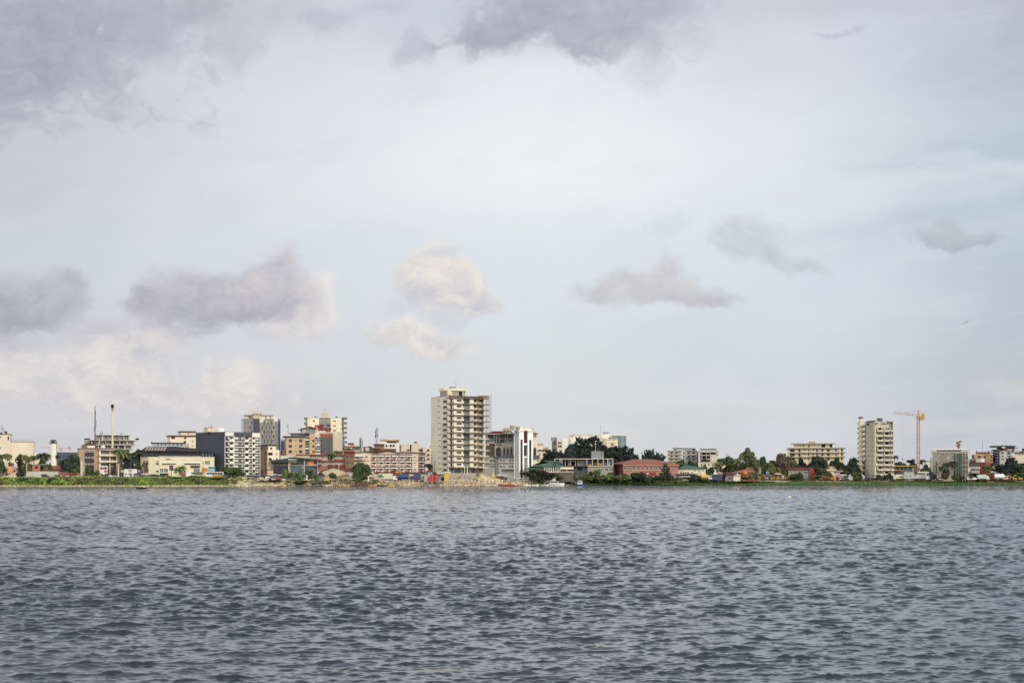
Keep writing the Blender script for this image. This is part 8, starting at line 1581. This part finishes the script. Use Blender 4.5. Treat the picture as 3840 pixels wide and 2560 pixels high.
post(zA,1410,1060,1300,806,'thickest of the three pale posts in front of the mango tree',.42); post(zA,1438,1062,1280,808,'middle one of the three pale posts',.24); post(zA,1466,1066,1280,808,'right hand, darkest of the three posts',.2,CONC); post(zA,2050,1112,1372,803,'tall concrete post rising from the bank near the shaggy palms',.3); post(zB,15,1300,1375,804,'short stub post on the bank left of the blue hoarding',.22)
post(zD,1948,1135,1260,846,'pale post at the foot of the tall tower, left of a pair',.26); post(zD,1996,1130,1290,845,'pale post at the foot of the tall tower, right of the pair',.28); post(zC,1363,1330,1375,800,'pale stub post on the bank near the corrugated shack',.35); post(zB,1795,1095,1250,824,'thin dark post at the foot of the slate wall',.12,DSTEEL); post(zB,1485,1060,1230,826,'thin dark post before the right end of the shopping centre',.12,DSTEEL); post(zG,1875,1150,1275,925,'pale pole left of the stalls, first of two',.13); post(zG,1900,1160,1275,925,'pale pole left of the stalls, second of two',.13)
r = vroot('garden_statue', zC, 1248, 800, 'pale little statue on a plinth at the edge of the bank', 'statue'); MB().box(-.5,.5,-.5,.5,-.3,.7).build('plinth', PCONC, r); B = MB().tube((0,0,.7),(0,0,1.9),.3,None,.42,8); B.ball((0,0,2.2),.25); B.bar((-.7,0,1.8),(.7,0,1.8),.2); B.build('figure', WHITE, r)
r = vroot('white_statue', zD, 283, 806, 'tall white standing figure below the minibus', 'statue'); B = MB().tube((0,0,0),(0,0,1.9),.5,None,.32,10); B.ball((0,0,2.15),.28); B.build('figure', WHITE, r); MB().box(-.5,.5,-.5,.5,-.4,0).build('plinth', PCONC, r)
# ------------------------------------------------------------------ jetty and boats
r = empty('wooden_jetty', (bearing(zC.p(2010))*800, 800, 0)); tag(r, 'long low wooden jetty on stilts with reddish boats tied under it', 'jetty'); W2 = mlen(zC, 300, 800)
B = MB()
for i in range(16):
    x = -W2+i*2*W2/15
    for y in (-1.5,1.2): B.tube((x,y,-.4),(x,y,2.6 if i % 2 else 1.9),.10)
B.build('stilts', BARK, r); MB().box(-W2,W2,-1.6,1.4,1.25,1.45).build('deck', mat('jetty_wood',(146,104,74),.9,.25,1), r); B = MB()
for q in (2.0, 2.55): B.bar((-W2,-1.5,q),(W2,-1.5,q),.09)
B.build('railing', mat('reddish_wood',(136,76,58),.9,.2), r)
def hull(L, w, h, m, sheer=.35, fl=.75, n=12):
    B = MB(); rows = []
    for i in range(n+1):
        t = i/n; x = -L/2+L*t; ww = w/2*(1-max(0,(t-.55)/.45)**2.2)*(.82+.18*min(1,t/.12)); zt_ = h+sheer*h*max(0,(t-.4)/.6)**2; ww = max(ww,.02)
        rows.append([(x,-ww,zt_),(x,-ww*fl,0),(x,0,-.35),(x,ww*fl,0),(x,ww,zt_),(x,ww*.86,zt_-.05),(x,0,zt_-.25),(x,-ww*.86,zt_-.05)])
    B.loft(rows, m); return B
def boat(z, x0, x1, qb, D, label, m, cat='boat', name='moored_boat', flip=1, h=.8, parts=None, zw=0.0, group=None):
    px = z.p((x0+x1)/2); D = min(D, shore(px)-3.5) if zw <= 0 else D; r = empty(name, (bearing(px)*D, D, zw), 0 if flip > 0 else R(180)); tag(r, label, cat, group); L = mlen(z, x1-x0, D); hull(L, max(1.4, L*.24), h, m).build('hull', m, r)
    if parts: parts(r, L)
    return r
def yacht(r, L):
    MB().loft([[(x,y,q) for x,q in ((-L*.42,1.3),(L*.2,1.3),(L*.02,2.9),(-L*.36,3.0))] for y in (-1.2,1.2)]).build('cabin', PW_, r); MB().loft([[(x,y,q) for x,q in ((-L*.30,3.0),(-L*.02,3.0),(-L*.06,4.3),(-L*.30,4.3))] for y in (-.95,.95)]).build('flybridge', PW_, r)
    MB().loft([[(x,y,q) for x,q in ((-L*.34,1.9),(L*.10,1.9),(L*.03,2.6),(-L*.32,2.6))] for y in (-1.24,1.24)]).build('window', GLASS, r); MB().box(-L*.38,0,-1.1,1.1,4.35,4.5).build('bridge_roof', PW_, r); MB().bar((-L*.2,0,4.5),(-L*.25,0,5.1),.1).build('radar_mast', STEEL, r)
    B = MB()
    for i in range(5): x = L*.15+i*L*.07; B.bar((x,-.9,1.5+i*.08),(x,-.9,2.2+i*.08),.05)
    B.bar((L*.15,-.9,2.2),(L*.43,-.5,2.6),.06); B.build('rail', STEEL, r)
boat(zF, 258, 535, 0, 868, 'white motor yacht with a flying bridge moored at the middle bank', PW_, 'yacht', 'motor_yacht', 1, 1.35, yacht)
def cabinboat(r, L): MB().box(-L*.12,L*.3,-.9,.9,.9,2.7).build('cabin', PW_, r); MB().box(-L*.08,L*.31,-.93,.93,1.8,2.4).build('window', GLASSB, r); MB().bar((L*.05,0,2.7),(L*.05,0,4.0),.08).build('mast', STEEL, r); B = MB(); [B.bar((-L*.1+i*.9,-.9,2.7),(-L*.1+i*.9,-.9,3.3),.08) for i in range(4)]; B.bar((-L*.12,-.9,3.3),(L*.3,-.9,3.3),.08); B.build('rail', PW_, r)
boat(zF, 722, 925, 0, 872, 'small blue fishing boat with a white wheelhouse', PB, 'boat', 'fishing_boat', -1, 1.1, cabinboat)
def bench(r, L):
    for k in (-.25, 0, .2): MB().box(L*k-.15,L*k+.15,-.6,.6,.42,.5).build('bench', PT, r)
boat(zE, 1028, 1262, 0, 828, 'long red open boat at the end of the rubble bank', PR, name='open_boat', flip=-1, h=.75, parts=bench)
r = vroot('red_cover_boat', zE, 1122, 838, 'upturned small boat under a bright red cover behind the long red boat', 'boat'); hull(5,1.6,.8,PR).build('hull', PR, r); MB().ball((0,0,.9),1.1,None,(1.5,.8,.6),10,5).build('cover', PR, r); r.location.z = 1.6
wb = [(zE,875,960,842,2.0,'white boat hauled out at the left of the boat row on the rubble'),(zE,955,1015,838,1.7,'grey hulled dinghy on the rubble between white boats'),(zE,1000,1090,836,1.6,'white dinghy hauled out above the long red boat'),(zE,1140,1200,842,1.4,'cream dinghy hauled out behind the red cover boat'),(zE,1370,1470,842,.0,'white speedboat with a raked windscreen at the shed end'),(zF,10,95,862,.0,'white open boat left of the yachts, at the waterline'),(zF,110,190,864,.0,'cream open boat between the white open boats'),(zF,180,262,866,.0,'small white boat touching the stern of the motor yacht'),(zE,1210,1290,846,.6,'blue grey skiff before the long white roofed shed'),(zE,1480,1560,850,.0,'low white skiff under the wide dark shore tree')]
for i, (z, x0, x1, D, zw, lb) in enumerate(wb): boat(z, x0, x1, 0, D, lb, [PW_, PS, PW_, PT, PW_, PW_, PT, PW_, paint('slate_blue',(96,110,130)), PW_][i], h=.7, flip=1 if i % 2 else -1, parts=(lambda r, L: MB().loft([[(x,y,q) for x,q in ((-L*.1,.7),(L*.25,.7),(L*.05,1.6))] for y in (-.6,.6)]).build('windscreen', PW_, r)) if i in (4,) else bench, zw=zw, group='small boats along the middle bank')
for i, (x0, x1, m, lb) in enumerate(((1790,1990,PYD,'yellow rimmed pirogue under the left half of the jetty'),(1960,2200,RSTY,'rust red pirogue under the right half of the jetty'))): boat(zC, x0, x1, 0, 796+i, lb, m, name='pirogue', h=.5, flip=1, parts=bench)
for i, (x0, x1, m, lb) in enumerate(((270,420,PYD,'yellow and black pirogue with poles right of the jetty'),(430,600,PK,'black pirogue right of the yellow and black one'),(600,700,PYD,'short yellow pirogue at the sandy bank'))): boat(zD, x0, x1, 0, 801+i, lb, m, name='pirogue', h=.6, flip=1 if i else -1, parts=bench)
boat(zB, 322, 505, 0, 600, 'dark narrow boat carrying a pale crate, alone on the water at the left', PK, name='rowing_boat', flip=-1, h=.6, parts=None); bt = [o for o in bpy.data.objects if o.name.startswith('rowing_boat')][0]
bx_ = MB().box(-.4,.4,-.35,.35,0,1.05); bx_.box(-.45,.45,-.4,.4,1.05,1.15); o = bx_.build('deck_crate', PT); o.location = (bt.location.x+1.35, 600, .25); tag(o, 'pale upright crate standing in the dark boat on the left water', 'crate')
# pavement hut, shack at the middle shore
b = Bld(zF, 'grey_shore_shack', 'dark grey tumbledown shack on the middle bank right of the motor yacht', 'shack', 560, 878, 0); b.zb = 0; b.o.location.z = .6
b.zb = .6; b.box('wall', 560, 665, 1375, None, 0, 4, DCONC); b.mesh('roof', lambda B: B.hip(b.X(548),b.X(680),-.8,5,b.Z(1378),b.Z(1352),1), SLATE); b.box('plank', 600, 606, 1380, None, -.2, 0, LGREY)
b = Bld(zF, 'red_awning_hut', 'small brown hut with a bright red awning below the lodge terrace', 'hut', 465, 882, 0); b.box('wall', 465, 630, 1322, None, 0, 4, BROWN, zlo=-2.5); b.mesh('awning', lambda B: B.loft([[(x,0,b.Z(1300)),(x,-1.8,b.Z(1320)),(x,-1.8,b.Z(1326)),(x,0,b.Z(1310))] for x in (b.X(455),b.X(592))]), PR); b.win(545, 580, 1330, 1350, 0, 'white')
r = vroot('boat_ramp', zF, 735, 876, 'pale sloping concrete ramp between the shack and the blue boat', 'ramp'); MB().loft([[(x,y,q) for x,q in ((-2.5,2.5),(-1.8,2.6),(3.5,-.6),(2.8,-1))] for y in (-1,1)]).build('slab', PCONC, r); MB().bar((-2.4,-1.0,2.9),(3.2,-1.0,-.2),.12).build('handrail', STEEL, r); r.location.z = .6
# buoy / floating thing and birds
o = MB().ball((0,0,.05),.28,None,(1.6,1,.7),10,6); o.ball((.25,0,.2),.15); o = o.build('floating_buoy', mat('cream_buoy',(240,230,196),.5)); o.location = (bearing(2959)*332, 332, .05); tag(o, 'small cream float bobbing alone on the right part of the water', 'buoy')
def bird(px, py, D, s, label, roll=.3):
    B = MB(); B.ball((0,0,0),.12*s,None,(2.2,.8,.7),8,5)
    for k in (-1,1): B.loft([[(.12*s,k*.05*s,.02*s),(-.12*s,k*.05*s,.02*s),(-.12*s,k*.05*s,.0)],[(.1*s,k*.5*s,.22*s),(-.14*s,k*.5*s,.22*s),(-.14*s,k*.5*s,.2*s)],[(-.12*s,k*.95*s,.12*s),(-.2*s,k*.95*s,.12*s),(-.2*s,k*.95*s,.11*s)]])
    B.face([(-.2*s,.0,.0),(-.45*s,.12*s,.0),(-.45*s,-.12*s,.0)])
    o = B.build('bird', mat('bird_dark',(60,56,54),.9)); o.location = (bearing(px)*D, D, zz(py, D)); o.rotation_euler = (roll, .15, R(60)); tag(o, label, 'bird', 'birds in flight over the lagoon')
bird(3624,1208,150,.4,'dark bird, largest, gliding at the right below the grey cloud',-.6); bird(2462,685,300,.3,'tiny dark bird highest in the middle of the sky'); bird(2871,1077,300,.28,'tiny bird right of the middle, lower of the nearby pair'); bird(2921,1023,300,.24,'tiny bird right of the middle, upper of the nearby pair'); bird(771,1580,500,.7,'bird above the cream stepped block on the left'); bird(3155,1628,500,.7,'pale bird left of the concrete stair tower',.1); bird(3625,1523,500,.5,'bird over the scaffolded building'); bird(3350,1477,400,.3,'tiny bird just left of the orange crane jib')
